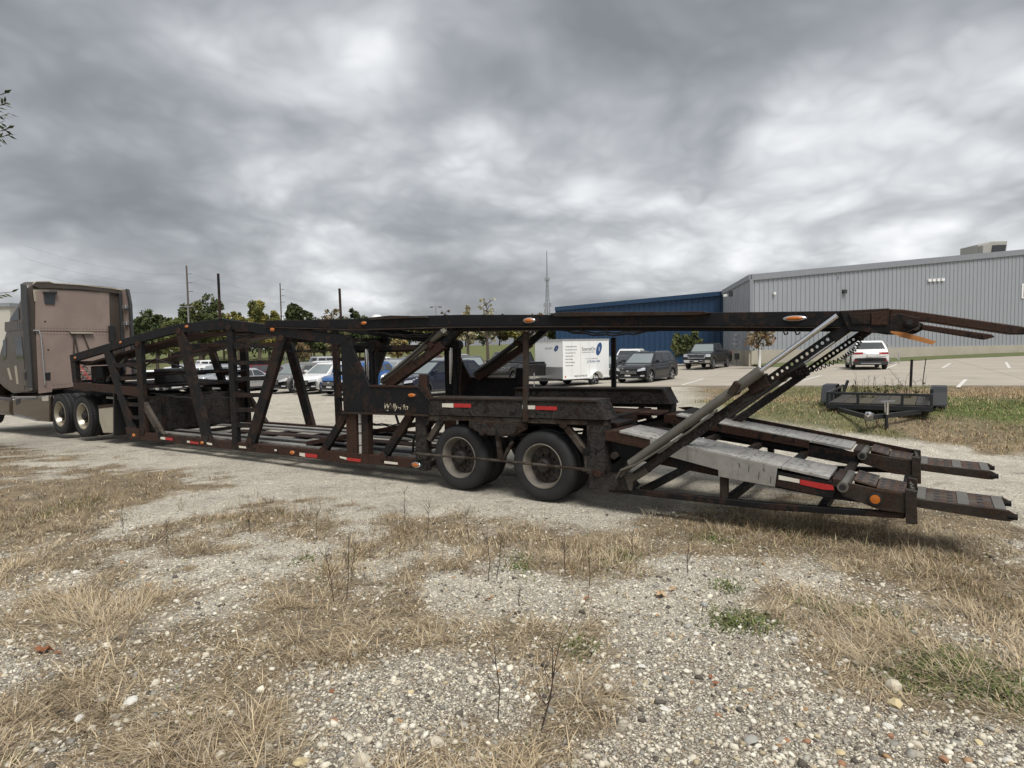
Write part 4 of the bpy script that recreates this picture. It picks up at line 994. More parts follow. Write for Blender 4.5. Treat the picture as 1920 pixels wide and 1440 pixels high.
# tank fairings between the axles
FQ = [(97, 742), (97, 792), (62, 790), (30, 783), (24, 776), (24, 746), (30, 741)]
tpr('tank_fairing', FQ, TN0 - .03, .5, K['fairing'], .11, 4, smooth=60)
tpr('tank_fairing', [(22.5, 746), (22.5, 780), (-40, 776), (-70, 768), (-70, 738), (-20, 738)], TN0 - .03, .5, K['fairing'], .11, 4, smooth=60)
tpr('step_plate', [(72, 742), (97, 742), (97, 791), (73, 789)], TN0 - .045, TN0 + .05, K['fairing'], .03, 3, smooth=40)
tpr('highlight_cap', [(82, 744), (95, 741), (95, 751), (84, 752)], TN0 - .055, TN0 - .02, K['chrome'], .01, 2)  # chrome piece added to stand for the fairing's highlight
tpr('step_slot', [(33, 748), (40, 747), (40, 756), (33, 759)], TN0 - .04, TN0 - .02, K['blackpl'], .002)
for a, b in (((26, 744), (72, 744)), ((26, 779), (72, 788))): tpr('bright_strip', bpx(a, b, 2), TN0 - .05, TN0 - .02, K['silver'], 0)
FQ2 = [(s, z) for s, z in tp(FQ)]
MB().prism(FQ2, SZ, 1.97, 2.47).build('tank_fairing', K['fairing'], truck, bevel=.05, seg=3)
# chassis and fifth wheel
sa = P(-60, 760, TN0)[0]; sb2 = P(215, 760, TN0)[0]
for n in (.8, 1.6): MB().box2((sa - 1.5, n, .78), (sb2 + .15, n + .1, 1.05)).build('chassis_rail', K['steel_clean'], truck, bevel=.005)
sw = P(153, 785, TN0)[0]; sw2 = P(110, 781, TN0)[0]
MB().box2((min(sw, sw2) + .1, .75, 1.05), (max(sw, sw2) - .1, 1.75, 1.14)).build('fifth_wheel', K['steel_clean'], truck, bevel=.02)
MB().box2((sb2 - .55, .12, .97), (sb2 + .1, 2.35, 1.02)).build('deck_plate', K['alu_side'], truck, bevel=.004)
TRR = .51
for s in (sw, sw2):
    truck_wheel(truck, (s, TN0 + .02, TRR), -1, TRR, 'truckrim'); truck_wheel(truck, (s, TN1 - .02, TRR), 1, TRR, 'truckrim')
    MB().cyl((s, .3, TRR), (s, 2.2, TRR), .09, 12).build('axle', K['steel'], truck, smooth=40)
for n, sg in ((.12, -1), (2.35, 1)):
    truck_wheel(truck, (sF - .95, n, TRR), sg, TRR, 'truckrim', False)
# quarter fender and flap behind the rear drive axle
o = tpr('quarter_fender', [(184, 762), (212, 758), (212, 812), (193, 812), (186, 790)], TN0 + .0, TN0 + .5, K['mudflap'], .02, 2)
tpr('fender_strip', [(184, 760), (212, 757), (212, 763), (185, 766)], TN0 - .006, TN0 + .3, K['rusty'], 0)
MB().prism(tp([(212, 735), (214, 735), (214, 818), (212, 818)]), SZ, .05, .7).build('mud_flap', K['blackpl'], truck)
MB().prism(tp([(212, 735), (214, 735), (214, 818), (212, 818)]), SZ, 1.75, 2.4).build('mud_flap', K['blackpl'], truck)

def rebase(root, off):
    """move a root Empty to its thing's base without moving the parts"""
    off = Vector(off); root.location = root.matrix_basis @ off
    for c in root.children: c.matrix_parent_inverse = Matrix.Translation(-off)
rebase(truck, (-14.6, 1.2, 0))
# ================================================================== CARS
def lerp_tab(tab, x):
    if x <= tab[0][0]: return tab[0][1]
    for (a, b), (c, d) in zip(tab, tab[1:]):
        if x <= c:
            t = (x - a) / (c - a); t = t * t * (3 - 2 * t) * .5 + t * .5; return b + (d - b) * t
    return tab[-1][1]
TYPES = {
 'suv': dict(L=4.55, W=1.87, H=1.66, R=.35, fw=1.38, rw=-1.34, zs=.24, top=[(-2.275, .86), (-2.2, 1.0), (-2.05, 1.10), (-1.2, 1.14), (.6, 1.08), (1.0, 1.06), (1.75, .98), (2.1, .90), (2.275, .76)],
             cab=(1.12, .30, -1.72, -2.15), wt=.70, pil=[(-1.95, -1.25), (-1.17, -.28), (-.2, .72)]),
 'sedan': dict(L=4.65, W=1.82, H=1.44, R=.33, fw=1.42, rw=-1.32, zs=.2, top=[(-2.325, .78), (-2.25, .92), (-2.0, 1.0), (-1.2, .98), (.6, .94), (1.0, .93), (1.8, .84), (2.15, .78), (2.325, .64)],
             cab=(1.2, .30, -1.05, -1.75), wt=.68, pil=[(-1.28, -.95), (-.87, -.12), (-.05, .75)]),
 'pickup': dict(L=5.85, W=2.04, H=1.93, R=.42, fw=1.95, rw=-1.75, zs=.38, top=[(-2.925, 1.22), (-2.88, 1.30), (-1.6, 1.32), (-.6, 1.32), (1.1, 1.28), (1.5, 1.27), (2.5, 1.22), (2.8, 1.16), (2.925, 1.06)],
             cab=(1.55, .95, -.62, -.75), wt=.74, pil=[(-.62, .12), (.2, 1.12)]),
}
CAR_CACHE = {}
def car_geom(kind):
    if kind in CAR_CACHE: return CAR_CACHE[kind]
    T = TYPES[kind]; L, W, H, R = T['L'], T['W'], T['H'], T['R']; hx = L / 2; hw = W / 2
    def warp(x, y, z):
        k = min(1, max(0, (x - (hx - .9)) / .9)); x -= (.40 if kind != 'pickup' else .18) * k * k * (abs(y) / hw) ** 2.6
        k = min(1, max(0, (-x - (hx - .6)) / .6)); x += (.22 if kind != 'pickup' else .05) * k * k * (abs(y) / hw) ** 2.6
        return (x, y, z)
    def zlow(x):
        z = T['zs'] + .05 * max(0, (abs(x) - hx + .35) / .35)
        for wx in (T['fw'], T['rw']):
            ra = R + .07; d = abs(x - wx)
            if d < ra: z = max(z, R + math.sqrt(ra * ra - d * d))
        return z
    xs = set(np.linspace(-hx, hx, 46).tolist())
    for wx in (T['fw'], T['rw']):
        for k in range(19): xs.add(wx + (R + .0699) * math.cos(math.pi * k / 18))
    xs = sorted(xs)
    prof = [(.955, 0), (.985, .22), (1.0, .5), (.985, .74), (.95, .90), (.88, .975), (.55, 1.0), (0, 1.012)]
    vs = []; rows = []
    for x in xs:
        zl, zt = zlow(x), lerp_tab(T['top'], x); row = []
        for f, t in prof: row.append((f * hw, zl + (zt - zl) * t))
        full = [warp(x, -y, z) for y, z in row] + [warp(x, y, z) for y, z in row[-2::-1]]
        rows.append(full)
    n = len(rows[0]); m = MB()
    for r in rows: vs += r
    fs = [(i * n + k, i * n + k + 1, (i + 1) * n + k + 1, (i + 1) * n + k) for i in range(len(rows) - 1) for k in range(n - 1)]
    fs += [tuple(range(n))[::-1], tuple(range((len(rows) - 1) * n, len(rows) * n))]
    body = m.add(vs, fs).mesh('body', None, 50)
    # dark underbody and arch liners
    m = MB(); m.box2((-hx + .18, -hw + .14, T['zs'] + .02), (hx - .3, hw - .14, .66 if kind != 'pickup' else .9)); under = m.mesh('underbody', K['blackpl'])
    # cabin
    xw0, xr0, xr1, xw1 = T['cab']; zb = lerp_tab(T['top'], 0) - .03
    def cabp(t, u, side):
        """t 0..1 belt->roof ; u 0..1 rear->front"""
        xf = xw0 + (xr0 - xw0) * t; xr = xw1 + (xr1 - xw1) * t; return xr + (xf - xr) * u
    def chw(t): return hw * (.925 + (T['wt'] - .925) * t ** 1.15)
    def cz(t, x): 
        z0 = lerp_tab(T['top'], x) - .04; return z0 + (H - .05 - z0) * t
    TL_ = [0, .3, .6, .86, .96]; m = MB(); vs = []; rings = []
    NU, NV = 10, 8
    def bulge(y, h_): return .10 * (1 - (abs(y) / h_) ** 2)
    def cpt(t, u, yf):
        x = cabp(t, u, 0); h_ = chw(t); y = yf * h_
        xx = x + (bulge(y, h_) - .0) * (1 if u > .999 else (-.5 if u < .001 else 0)) * .6
        return (xx, y, cz(t, x))
    for t in TL_:
        ring = [cpt(t, u, -1) for u in np.linspace(0, 1, NU)] + [cpt(t, 1, yf) for yf in np.linspace(-1, 1, NV)[1:-1]] + [cpt(t, u, 1) for u in np.linspace(1, 0, NU)] + [cpt(t, 0, yf) for yf in np.linspace(1, -1, NV)[1:-1]]
        rings.append(ring)
    # roof: inset ring higher, plus cap
    top = rings[-1]; cxm = sum(p[0] for p in top) / len(top)
    rings.append([(cxm + (p[0] - cxm) * .965, p[1] * .93, H - .022) for p in top])
    rings.append([(cxm + (p[0] - cxm) * .80, p[1] * .70, H - .004) for p in top])
    n = len(rings[0])
    for r in rings: vs += r
    fs = [(j * n + i, j * n + (i + 1) % n, (j + 1) * n + (i + 1) % n, (j + 1) * n + i) for j in range(len(rings) - 1) for i in range(n)] + [tuple(range((len(rings) - 1) * n, len(rings) * n))]
    cabin = m.add(vs, fs).mesh('cabin', None, 40)
    parts = []
    # side windows: thin solid panes on the cabin flank
    for s in (-1, 1):
        for (xa, xb) in T['pil']:
            m = MB(); t0, t1 = .12, .84; V = []; off = .006
            N = 6
            for t in (t0, (t0 + t1) / 2, t1):
                xf = cabp(t, 1, 0) - .10; xr = cabp(t, 0, 0) + .13
                for i in range(N):
                    x = xa + (xb - xa) * i / (N - 1); x = min(max(x, xr), xf)
                    V.append((x, s * (chw(t) + off), cz(t, x)))
            for t in (t0, (t0 + t1) / 2, t1):
                xf = cabp(t, 1, 0) - .10; xr = cabp(t, 0, 0) + .13
                for i in range(N):
                    x = xa + (xb - xa) * i / (N - 1); x = min(max(x, xr), xf)
                    V.append((x, s * (chw(t) - .01), cz(t, x)))
            F = [(j * N + i, j * N + i + 1, (j + 1) * N + i + 1, (j + 1) * N + i) for j in range(2) for i in range(N - 1)]
            parts.append(('side_window', m.add(V, F).mesh('side_window', K['glass'], 40), None))
    for u, nm, mt, t0, t1 in ((1, 'windscreen', 'windscreen', .10, .92), (0, 'rear_window', 'glass', .22 if kind == 'suv' else .1, .88)):
        m = MB(); V = []; N = 9; yfs = np.linspace(-.88, .88, N); sg = 1 if u else -1
        for t in (t0, (t0 + t1) / 2, t1):
            for yf in yfs:
                p = cpt(t, u, yf); h_ = chw(t); x = cabp(t, u, 0) + bulge(yf * h_, h_) * (.6 if u else -.3) + sg * .007
                V.append((x, p[1], p[2] + .004))
        F = [(j * N + i, j * N + i + 1, (j + 1) * N + i + 1, (j + 1) * N + i) for j in range(2) for i in range(N - 1)]
        parts.append((nm, m.add(V, F).mesh(nm, K[mt], 40), None))
    def patch(nm, mat, y0, y1, z0, z1, end=1, th=.02, ny=6, zs0=None, skew=0, mirror=True):
        """conforming plate on the nose (end=1) or tail (end=-1)"""
        for s in ((-1, 1) if mirror else (1,)):
            m = MB(); V = []
            for lay in (0, 1):
                for jz, z in enumerate((z0, z1)):
                    for i in range(ny):
                        f = i / (ny - 1); y = s * (y0 + (y1 - y0) * f); zz = z + skew * f
                        xx = end * hx
                        ztop = lerp_tab(T['top'], xx)
                        if zz > ztop - .02:
                            for k in range(60):
                                xx -= end * .01
                                if lerp_tab(T['top'], xx) >= zz: break
                        wpt = warp(xx, y, zz); V.append((wpt[0] + end * (th if lay else -.03), wpt[1], wpt[2]))
            a = ny; F = [(i, i + 1, a + i + 1, a + i) for i in range(ny - 1)] + [(2 * a + i, 3 * a + i, 3 * a + i + 1, 2 * a + i + 1) for i in range(ny - 1)]
            F += [(i, 2 * a + i, 2 * a + i + 1, i + 1) for i in range(ny - 1)] + [(a + i, a + i + 1, 3 * a + i + 1, 3 * a + i) for i in range(ny - 1)]
            F += [(0, a, 3 * a, 2 * a), (a - 1, 3 * a - 1, 4 * a - 1, 2 * a - 1)]
            parts.append((nm, m.add(V, F).mesh(nm, K[mat], 40), None))
    if kind == 'pickup':
        patch('grille', 'silver', -.62, .62, .80, 1.12, 1, .03, 8, mirror=False)
        for i in range(6): patch('grille_bar', 'darkgrey', -.58, .58, .83 + i * .045, .852 + i * .045, 1, .036, 8, mirror=False)
        patch('headlight', 'headlight', .66, .98, .92, 1.12, 1, .03)
        patch('bumper', 'chrome', -.98, .98, .50, .70, 1, .06, 9, mirror=False)
        patch('lower_grille', 'blackpl', -.5, .5, .54, .64, 1, .065, 6, mirror=False)
        patch('tail_light', 'taillight', .86, 1.0, .85, 1.25, -1, .01)
        patch('rear_bumper', 'chrome', -.98, .98, .45, .62, -1, .06, 9, mirror=False)
        patch('plate', 'plate', -.16, .16, .57, .66, 1, .07, 4, mirror=False)
    else:
        k = 1.0 if kind == 'suv' else .84; hz = lerp_tab(T['top'], hx)
        patch('grille', 'blackpl', -.50, .50, hz - .25, hz - .03, 1, .012, 8, mirror=False)
        for i in range(3): patch('grille_bar', 'silver', -.47, .47, hz - .21 + i * .06, hz - .197 + i * .06, 1, .02, 8, mirror=False)
        patch('emblem', 'silver', -.07, .07, hz - .12, hz - .04, 1, .03, 4, mirror=False)
        patch('headlight', 'headlight', .52, .86, hz - .10, hz + .02, 1, .012, 8, skew=.05)
        patch('lower_grille', 'blackpl', -.62, .62, T['zs'] + .06, T['zs'] + .20, 1, .012, 8, mirror=False)
        patch('fog_light', 'headlight', .66, .82, T['zs'] + .16, T['zs'] + .22, 1, .014, 4)
        patch('skid_trim', 'silver', -.55, .55, T['zs'] + .02, T['zs'] + .06, 1, .02, 8, mirror=False)
        patch('plate', 'plate', -.16, .16, hz - .36, hz - .28, 1, .02, 4, mirror=False)
        zr = 1.0 if kind == 'suv' else .82
        patch('tail_light', 'taillight', .40, .90, zr - .12, zr - .01, -1, .012, 6)
        patch('tail_garnish', 'silver', -.40, .40, zr - .07, zr - .04, -1, .012, 6, mirror=False)
        patch('plate', 'plate', -.17, .17, zr - .26, zr - .15, -1, .02, 4, mirror=False)
        patch('rear_bumper', 'darkgrey', -.88, .88, T['zs'] + .05, T['zs'] + .24, -1, .03, 9, mirror=False)
        patch('bumper_trim', 'silver', -.5, .5, T['zs'] + .10, T['zs'] + .14, -1, .04, 6, mirror=False)
        patch('reflector', 'taillight', .68, .84, T['zs'] + .27, T['zs'] + .32, -1, .012, 4)
    # sills, arches, mirrors, handles, roof rails
    for s in (-1, 1):
        m = MB(); m.box2((T['rw'] + R + .06, s * hw * .94 - .03, T['zs'] - .02), (T['fw'] - R - .06, s * hw * .97 + .02, T['zs'] + .11)); parts.append(('sill', m.mesh('sill', K['darkgrey']), None))
        for wx in (T['fw'], T['rw']):
            m = MB(); V = []; N = 16
            for i in range(N + 1):
                a = math.pi * i / N
                for rr, yy in ((R + .065, .975), (R + .115, .985), (R + .115, 1.003), (R + .065, 1.003)):
                    V.append((wx + rr * math.cos(a), s * hw * yy, R + rr * math.sin(a)))
            F = [(i * 4 + k, i * 4 + (k + 1) % 4, i * 4 + 4 + (k + 1) % 4, i * 4 + 4 + k) for i in range(N) for k in range(4)]
            parts.append(('arch_trim', m.add(V, F).mesh('arch_trim', K['darkgrey'], 40), None))
        xm = xw0 - .32; zm = lerp_tab(T['top'], xm) + .08
        m = MB(); m.lathe([(.0, -.10), (.07, -.09), (.085, 0), (.07, .09), (.0, .10)], (xm, s * (hw + .10), zm + .03), (0, 1, 0), 10); m.box2((xm - .03, s * (hw + .0) - .07, zm - .05), (xm + .03, s * (hw + .0) + .07, zm)); parts.append(('mirror', m.mesh('mirror', None, 40), 'paint'))
        for xh in [p[0] + .12 for p in T['pil'][-2:]]:
            m = MB(); m.box((xh, s * hw * .985, lerp_tab(T['top'], xh) - .18), (.2, .03, .03)); parts.append(('door_handle', m.mesh('door_handle', K['darkgrey']), None))
        if kind == 'suv':
            m = MB(); m.tube([(xr0 - .1, s * chw(.96) * .9, H - .06), (xr0 - .25, s * chw(.96) * .9, H + .015), (xr1 + .3, s * chw(.96) * .9, H + .015), (xr1 + .1, s * chw(.96) * .9, H - .06)], .016, 6); parts.append(('roof_rail', m.mesh('roof_rail', K['silver'], 40), None))
        # door shut lines as slim dark strips on the flank
        for xd in ([p[0] - .04 for p in T['pil'][-2:]] + [T['pil'][-1][1] + .22]):
            m = MB(); V = []
            for f, t in prof[1:4]:
                z = T['zs'] + .12 + (lerp_tab(T['top'], xd) - T['zs'] - .12) * t; V += [(xd - .004, s * (hw * f + .002), z), (xd + .004, s * (hw * f + .002), z)]
            parts.append(('door_seam', m.add(V, [(0, 1, 3, 2), (2, 3, 5, 4)]).mesh('door_seam', K['blackpl']), None))
    if kind == 'pickup':
        m = MB(); m.box2((-hx + .12, -hw + .16, 1.325), (-.82, hw - .16, 1.36)); parts.append(('bed_cover', m.mesh('bed_cover', K['blackpl']), None))
    # wheel meshes
    wm = []
    m = MB(); R_w = .215
    m.lathe([(R * .70, .0), (R * .78, -.006), (R * .92, .004), (R * .985, .03), (R, .06), (R, R_w - .06), (R * .985, R_w - .03), (R * .92, R_w), (R * .7, R_w)], (0, 0, 0), (0, 1, 0), 32); wm.append(('tyre', m.mesh('tyre', K['rubber'], 40)))
    m = MB(); m.lathe([(R * .71, .01), (R * .72, -.002), (R * .67, .0), (R * .64, .04), (R * .60, .12), (.0, .13)], (0, 0, 0), (0, 1, 0), 28); wm.append(('rim', m.mesh('rim', K['darkgrey'], 40)))
    m = MB()
    for i in range(5):
        a = 2 * math.pi * i / 5; c, s_ = math.cos(a), math.sin(a)
        for da in (-.14, .14):
            p = Vector((R * .12 * c, .02, R * .12 * s_)); q = Vector((R * .67 * math.cos(a + da), .012, R * .67 * math.sin(a + da))); m.beam(p, q, .03, R * .10, (0, 1, 0))
    m.cyl((0, .0, 0), (0, .06, 0), R * .15, 12); wm.append(('spokes', m.mesh('spokes', K['silver'])))
    r = CAR_CACHE[kind] = dict(T=T, body=body, cabin=cabin, under=under, parts=parts, wheels=wm); return r
def car(name, kind, mat, loc, heading, label, group, detail=2, scale=1.0, wheel_dark=False):
    """heading: degrees, direction of the nose in the ground plane (0 = +X)"""
    G = car_geom(kind); T = G['T']; r = empty(name, loc, R_(heading)); tag(r, label, 'pickup' if kind == 'pickup' else 'car', group)
    r.scale = (scale,) * 3
    def put(nm, me, pm=False, parent=r):
        o = bpy.data.objects.new(nm, me); COL.objects.link(o); o.parent = parent
        if pm:
            if not me.materials: me.materials.append(None)
            o.material_slots[0].link = 'OBJECT'; o.material_slots[0].material = mat
        return o
    put('body', G['body'], True); put('cabin', G['cabin'], True); put('underbody', G['under'])
    far = {'side_window', 'windscreen', 'rear_window', 'grille', 'headlight', 'tail_light', 'plate', 'bumper'}
    for nm, me, pm in G['parts']:
        if detail < 2 and nm not in far: continue
        put(nm, me, pm == 'paint')
    for wx in (T['fw'], T['rw']):
        for s in (-1, 1):
            wr = empty('wheel'); wr.parent = r; wr.location = (wx, s * (T['W'] / 2 - .02), T['R']); wr.rotation_euler = (0, 0, 0 if s < 0 else math.pi)
            for nm, me in G['wheels']: put(nm, me, False, wr)
    return r
PAINT = {k: paint('car_paint_' + k, c, r_, mt_, .3, .03) for k, c, r_, mt_ in (
    ('grey', (.23, .225, .21), .25, .5), ('white', (.72, .72, .71), .22, 0), ('blue', (.035, .13, .36), .22, .35), ('navy', (.012, .016, .032), .18, .3), ('black', (.011, .011, .013), .16, .2),
    ('silver', (.5, .51, .52), .25, .6), ('red', (.30, .018, .02), .22, .2), ('maroon', (.12, .012, .018), .22, .2), ('charcoal', (.045, .047, .05), .22, .4), ('tan', (.34, .30, .23), .25, .4), ('dkblue', (.015, .04, .12), .2, .3))}
def gpos(px, Y):
    """ground point in the column px at distance Y"""
    q = at_y(px, 700, Y); x = q.x
    for _ in range(6):
        z = zgs(x, Y); d = Vector((0, Y, z - CAM_H)); # keep the pixel column while the ground height changes
        py = 720 - FPX * d.dot(CU) / d.dot(CF); x = at_y(px, py + (x) * 0, Y).x
    return Vector((x, Y, zgs(x, Y)))
GR1 = 'cars parked in the gravel lot'; GR2 = 'cars parked in the concrete lot'; GR3 = 'cars in the far rows of the lot'
# front row of the gravel lot, noses towards the hauler
for nm, kd, pt, px, Y, hd, lb in (
    ('parked_suv', 'suv', 'grey', 566, 37.6, -118, 'grey SUV beside the white SUV, nose towards the hauler'),
    ('parked_suv', 'suv', 'white', 620, 36.2, -118, 'white SUV parked between the grey SUV and the blue SUV'),
    ('parked_suv', 'suv', 'blue', 674, 34.2, -118, 'bright blue SUV with a dark grille in the gravel lot'),
    ('parked_suv', 'suv', 'silver', 738, 36.5, -118, 'pale silver SUV hidden behind the hauler portal next to the bright blue SUV'),
    ('parked_suv', 'suv', 'navy', 822, 30.6, -140, 'dark navy SUV with bright alloy wheels behind the hauler side plate'),
    ('parked_suv', 'suv', 'maroon', 500, 43.5, 62, 'dark red SUV showing its tail lights behind the hauler ladder'),
    ('parked_suv', 'suv', 'silver', 410, 41.5, -118, 'light silver SUV beneath the hauler front truss'),
    ('parked_car', 'sedan', 'silver', 462, 40.0, 62, 'pale grey sedan between the light silver SUV and the dark red SUV')):
    car(nm, kd, PAINT[pt], gpos(px, Y), hd, lb, GR1)
for nm, kd, pt, px, Y, hd, lb in (
    ('parked_suv', 'suv', 'dkblue', 748, 41, -118, 'dark blue SUV in the row behind the dark navy SUV'),
    ('parked_suv', 'suv', 'charcoal', 884, 43, -80, 'charcoal boxy SUV beyond the hauler far portal post'),
    ('parked_pickup', 'pickup', 'black', 965, 36.5, 118, 'black pickup showing its tail next to the white cargo trailer'),
    ('parked_suv', 'suv', 'white', 606, 44, -118, 'white SUV in the second row between the grey SUV and the bright blue SUV'),
    ('parked_car', 'sedan', 'silver', 556, 45.5, -118, 'silver sedan in the second row behind the grey SUV'),
    ('parked_suv', 'suv', 'silver', 790, 39.5, -140, 'silver SUV in the second row behind the dark navy SUV'),
    ('parked_car', 'sedan', 'silver', 340, 46, -118, 'silver sedan behind the light silver SUV'),
    ('parked_suv', 'suv', 'white', 400, 50, 62, 'white SUV behind the pale grey sedan, seen from its tail'),
    ('parked_suv', 'suv', 'white', 330, 40.5, -118, 'white SUV next to the light silver SUV beneath the hauler neck'),
    ('parked_suv', 'suv', 'grey', 424, 45, -118, 'grey SUV in the second row behind the pale grey sedan'),
    ('parked_car', 'sedan', 'white', 290, 44, -60, 'white sedan seen below the neck of the hauler')):
    car(nm, kd, PAINT[pt], gpos(px, Y), hd, lb, GR1)
for nm, kd, pt, px, Y, hd, lb in (
    ('parked_pickup', 'pickup', 'silver', 602, 58, 40, 'silver pickup in the row behind the white SUV'),
    ('parked_car', 'sedan', 'maroon', 548, 62, -140, 'maroon sedan in the far row beside the silver pickup'),
    ('parked_suv', 'suv', 'white', 460, 60, 62, 'white SUV in the far row beyond the dark red SUV'),
    ('parked_car', 'sedan', 'charcoal', 510, 56, 30, 'charcoal sedan in the far row behind the grey SUV'),
    ('parked_car', 'sedan', 'tan', 660, 66, -130, 'tan sedan in the far row behind the bright blue SUV'),
    ('parked_suv', 'suv', 'white', 718, 64, 62, 'white SUV in the far row seen past the portal hydraulics'),
    ('parked_suv', 'suv', 'charcoal', 770, 60, -120, 'charcoal SUV in the far row under the front lifting arm'),
    ('parked_suv', 'suv', 'maroon', 800, 70, -120, 'maroon SUV in the far row below the grass hill'),
    ('parked_car', 'sedan', 'silver', 430, 68, -120, 'silver sedan in the farthest row near the pale road'),
    ('parked_suv', 'suv', 'silver', 345, 62, -120, 'silver SUV in the far row left of the white SUV'),
    ('parked_pickup', 'pickup', 'white', 385, 66, 40, 'white pickup in the far row beside the silver SUV'),
    ('parked_suv', 'suv', 'silver', 850, 66, -120, 'silver SUV in the far row beyond the charcoal boxy SUV')):
    car(nm, kd, PAINT[pt], gpos(px, Y), hd, lb, GR3, 1)
def lpos(px, Y):
    q = gpos(px, Y); q.z = lot_z(q.x, q.y) - .004; return q
car('parked_suv', 'suv', PAINT['black'], gpos(1213, 35.2), -128, 'black crossover with an open grille beside the white cargo trailer', GR2)
car('parked_car', 'sedan', PAINT['charcoal'], gpos(1150, 40), -128, 'dark sedan mostly hidden between the cargo trailer and the black crossover', GR2)
car('parked_suv', 'suv', PAINT['white'], gpos(1188, 46), 70, 'white SUV parked tail-out before the blue building', GR2, scale=1.06)
car('parked_pickup', 'pickup', PAINT['black'], lpos(1328, 48.5), -124, 'black pickup with a big chrome grille before the blue building', GR2)
car('parked_suv', 'suv', PAINT['white'], lpos(1622, 40.5), 68, 'white SUV seen from behind near the grey building steps', GR2, scale=1.06)

# ================================================================== WHITE CARGO TRAILER
K['wpanel'] = plain('white_trailer_skin', (.80, .81, .80), .35, 0, .06, 2)
K['diamond'] = plain('diamond_plate', (.42, .42, .42), .35, .7, .2, 30, .5, 90)
K['logo'] = plain('logo_blue', (.02, .065, .19), .4); K['ink'] = plain('black_lettering', (.03, .03, .04), .5); K['greyink'] = plain('grey_lettering', (.25, .26, .28), .5)
cp = at_y(1056, 725, 33.0); cz0 = zgs(cp.x, 33.0)
cargo = empty('cargo_trailer', (cp.x, 33.0, cz0)); tag(cargo, 'white enclosed cargo trailer with blue oval logo and black lettering', 'trailer')
# front wall towards the camera-left, flank towards camera-right; local +x runs along the flank to the rear
fA = R_(36)            # flank direction
cargo.rotation_euler = (0, 0, fA)
Lc, Wc, z0c, z1c = 3.35, 2.35, .42, 2.50
m = MB(); m.prism([(0, z0c), (Lc, z0c), (Lc, z1c), (0, z1c)], SZ, 0, Wc); m.build('box', K['wpanel'], cargo, bevel=.03, seg=2)
MB().box2((-.012, .02, z0c), (.0, Wc - .02, z0c + .62)).build('stone_guard', K['diamond'], cargo)
for a, b in (((-.02, -.012, z1c - .10), (Lc + .01, .0, z1c - .0)), ((-.02, -.02, z0c - .03), (Lc + .01, .0, z0c + .05)), ((-.03, .0, z1c - .10), (-.002, Wc, z1c))): MB().box2(a, b).build('edge_trim', K['silver'] if a[2] > 1 else K['wpanel'], cargo)
for x in (.62, 1.24, 1.86, 2.48): MB().box2((x - .004, -.003, z0c + .06), (x + .004, .0, z1c - .12)).build('panel_seam', K['greyink'], cargo)
MB().box2((-.015, -.015, z0c), (.03, .0, z1c - .1)).build('corner_post', K['wpanel'], cargo)
MB().box2((-.022, .42, z1c - .07), (-.03, .52, z1c - .03)).build('marker_lamp', K['amber'], cargo)
MB().box2((.12, -.012, z0c + .06), (.2, -.003, z0c + .16)).build('marker_lamp', K['amber'], cargo)
def ctext(body, size, x, z, mat, name='lettering', sx=1.0, face='flank'):
    me = text_mesh(body, size, .0015); me.materials.append(mat); o = link(name, me, cargo); o.scale = (sx, 1, 1)
    if face == 'flank': o.location = (x, -.006, z); o.rotation_euler = (R_(90), 0, 0)
    else: o.location = (-.006, x, z); o.rotation_euler = (R_(90), 0, R_(-90))
for i, t in enumerate(('Complete Janitorial Services', 'Post Construction Clean Up', 'Hard Surface Floor Care', 'Carpet Restoration', 'Pressure Washing', 'Fully Insured & Bonded', 'Guaranteed Service')):
    ctext(t, .075, .18, z1c - .42 - i * .165, K['ink'], sx=.92)
ctext('SourceOn', .27, 1.32, z1c - .62, K['ink'], sx=.9); ctext('CLEANING SOLUTIONS', .085, 1.32, z1c - .74, K['greyink'], sx=1.05)
ctext('www.sourceonecleaning.com', .07, 1.55, z1c - 1.08, K['greyink'], sx=1.1); ctext('(319)346-1744', .17, 1.68, z1c - 1.27, K['logo'], sx=.95)
ctext('FREE ESTIMATES', .13, .78, z0c + .07, K['ink'], sx=1.0); ctext('cargo', .05, 2.62, z1c - .22, K['greyink'])
def oval(cx_, cz_, rx, rz, rot, mat, nm, face, th):
    m = MB(); N = 28; pts = []
    for i in range(N):
        a = 2 * math.pi * i / N; x, z = rx * math.cos(a), rz * math.sin(a); pts.append((cx_ + x * math.cos(rot) - z * math.sin(rot), cz_ + x * math.sin(rot) + z * math.cos(rot)))
    if face == 'flank': m.prism(pts, lambda u, v_, w_: Vector((u, w_, v_)), -th, -.001)
    else: m.prism(pts, lambda u, v_, w_: Vector((w_, u, v_)), -th, -.001)
    return m.build(nm, mat, cargo)
oval(2.58, z1c - .55, .215, .40, R_(-22), K['wpanel'], 'logo_rim', 'flank', .003); oval(2.58, z1c - .55, .19, .37, R_(-22), K['logo'], 'logo_oval', 'flank', .005)
ctext('1', .34, 2.51, z1c - .67, K['wpanel'], 'logo_numeral'); cargo.children[-1].location.y = -.0075
oval(.52, z1c - .48, .20, .13, R_(-38), K['logo'], 'logo_oval', 'front', .005)
ctext('SourceOn', .17, 1.45, z1c - .52, K['greyink'], face='front', sx=.9); ctext('1', .16, .56, z1c - .54, K['wpanel'], 'logo_numeral', face='front'); cargo.children[-1].location.x = -.0075
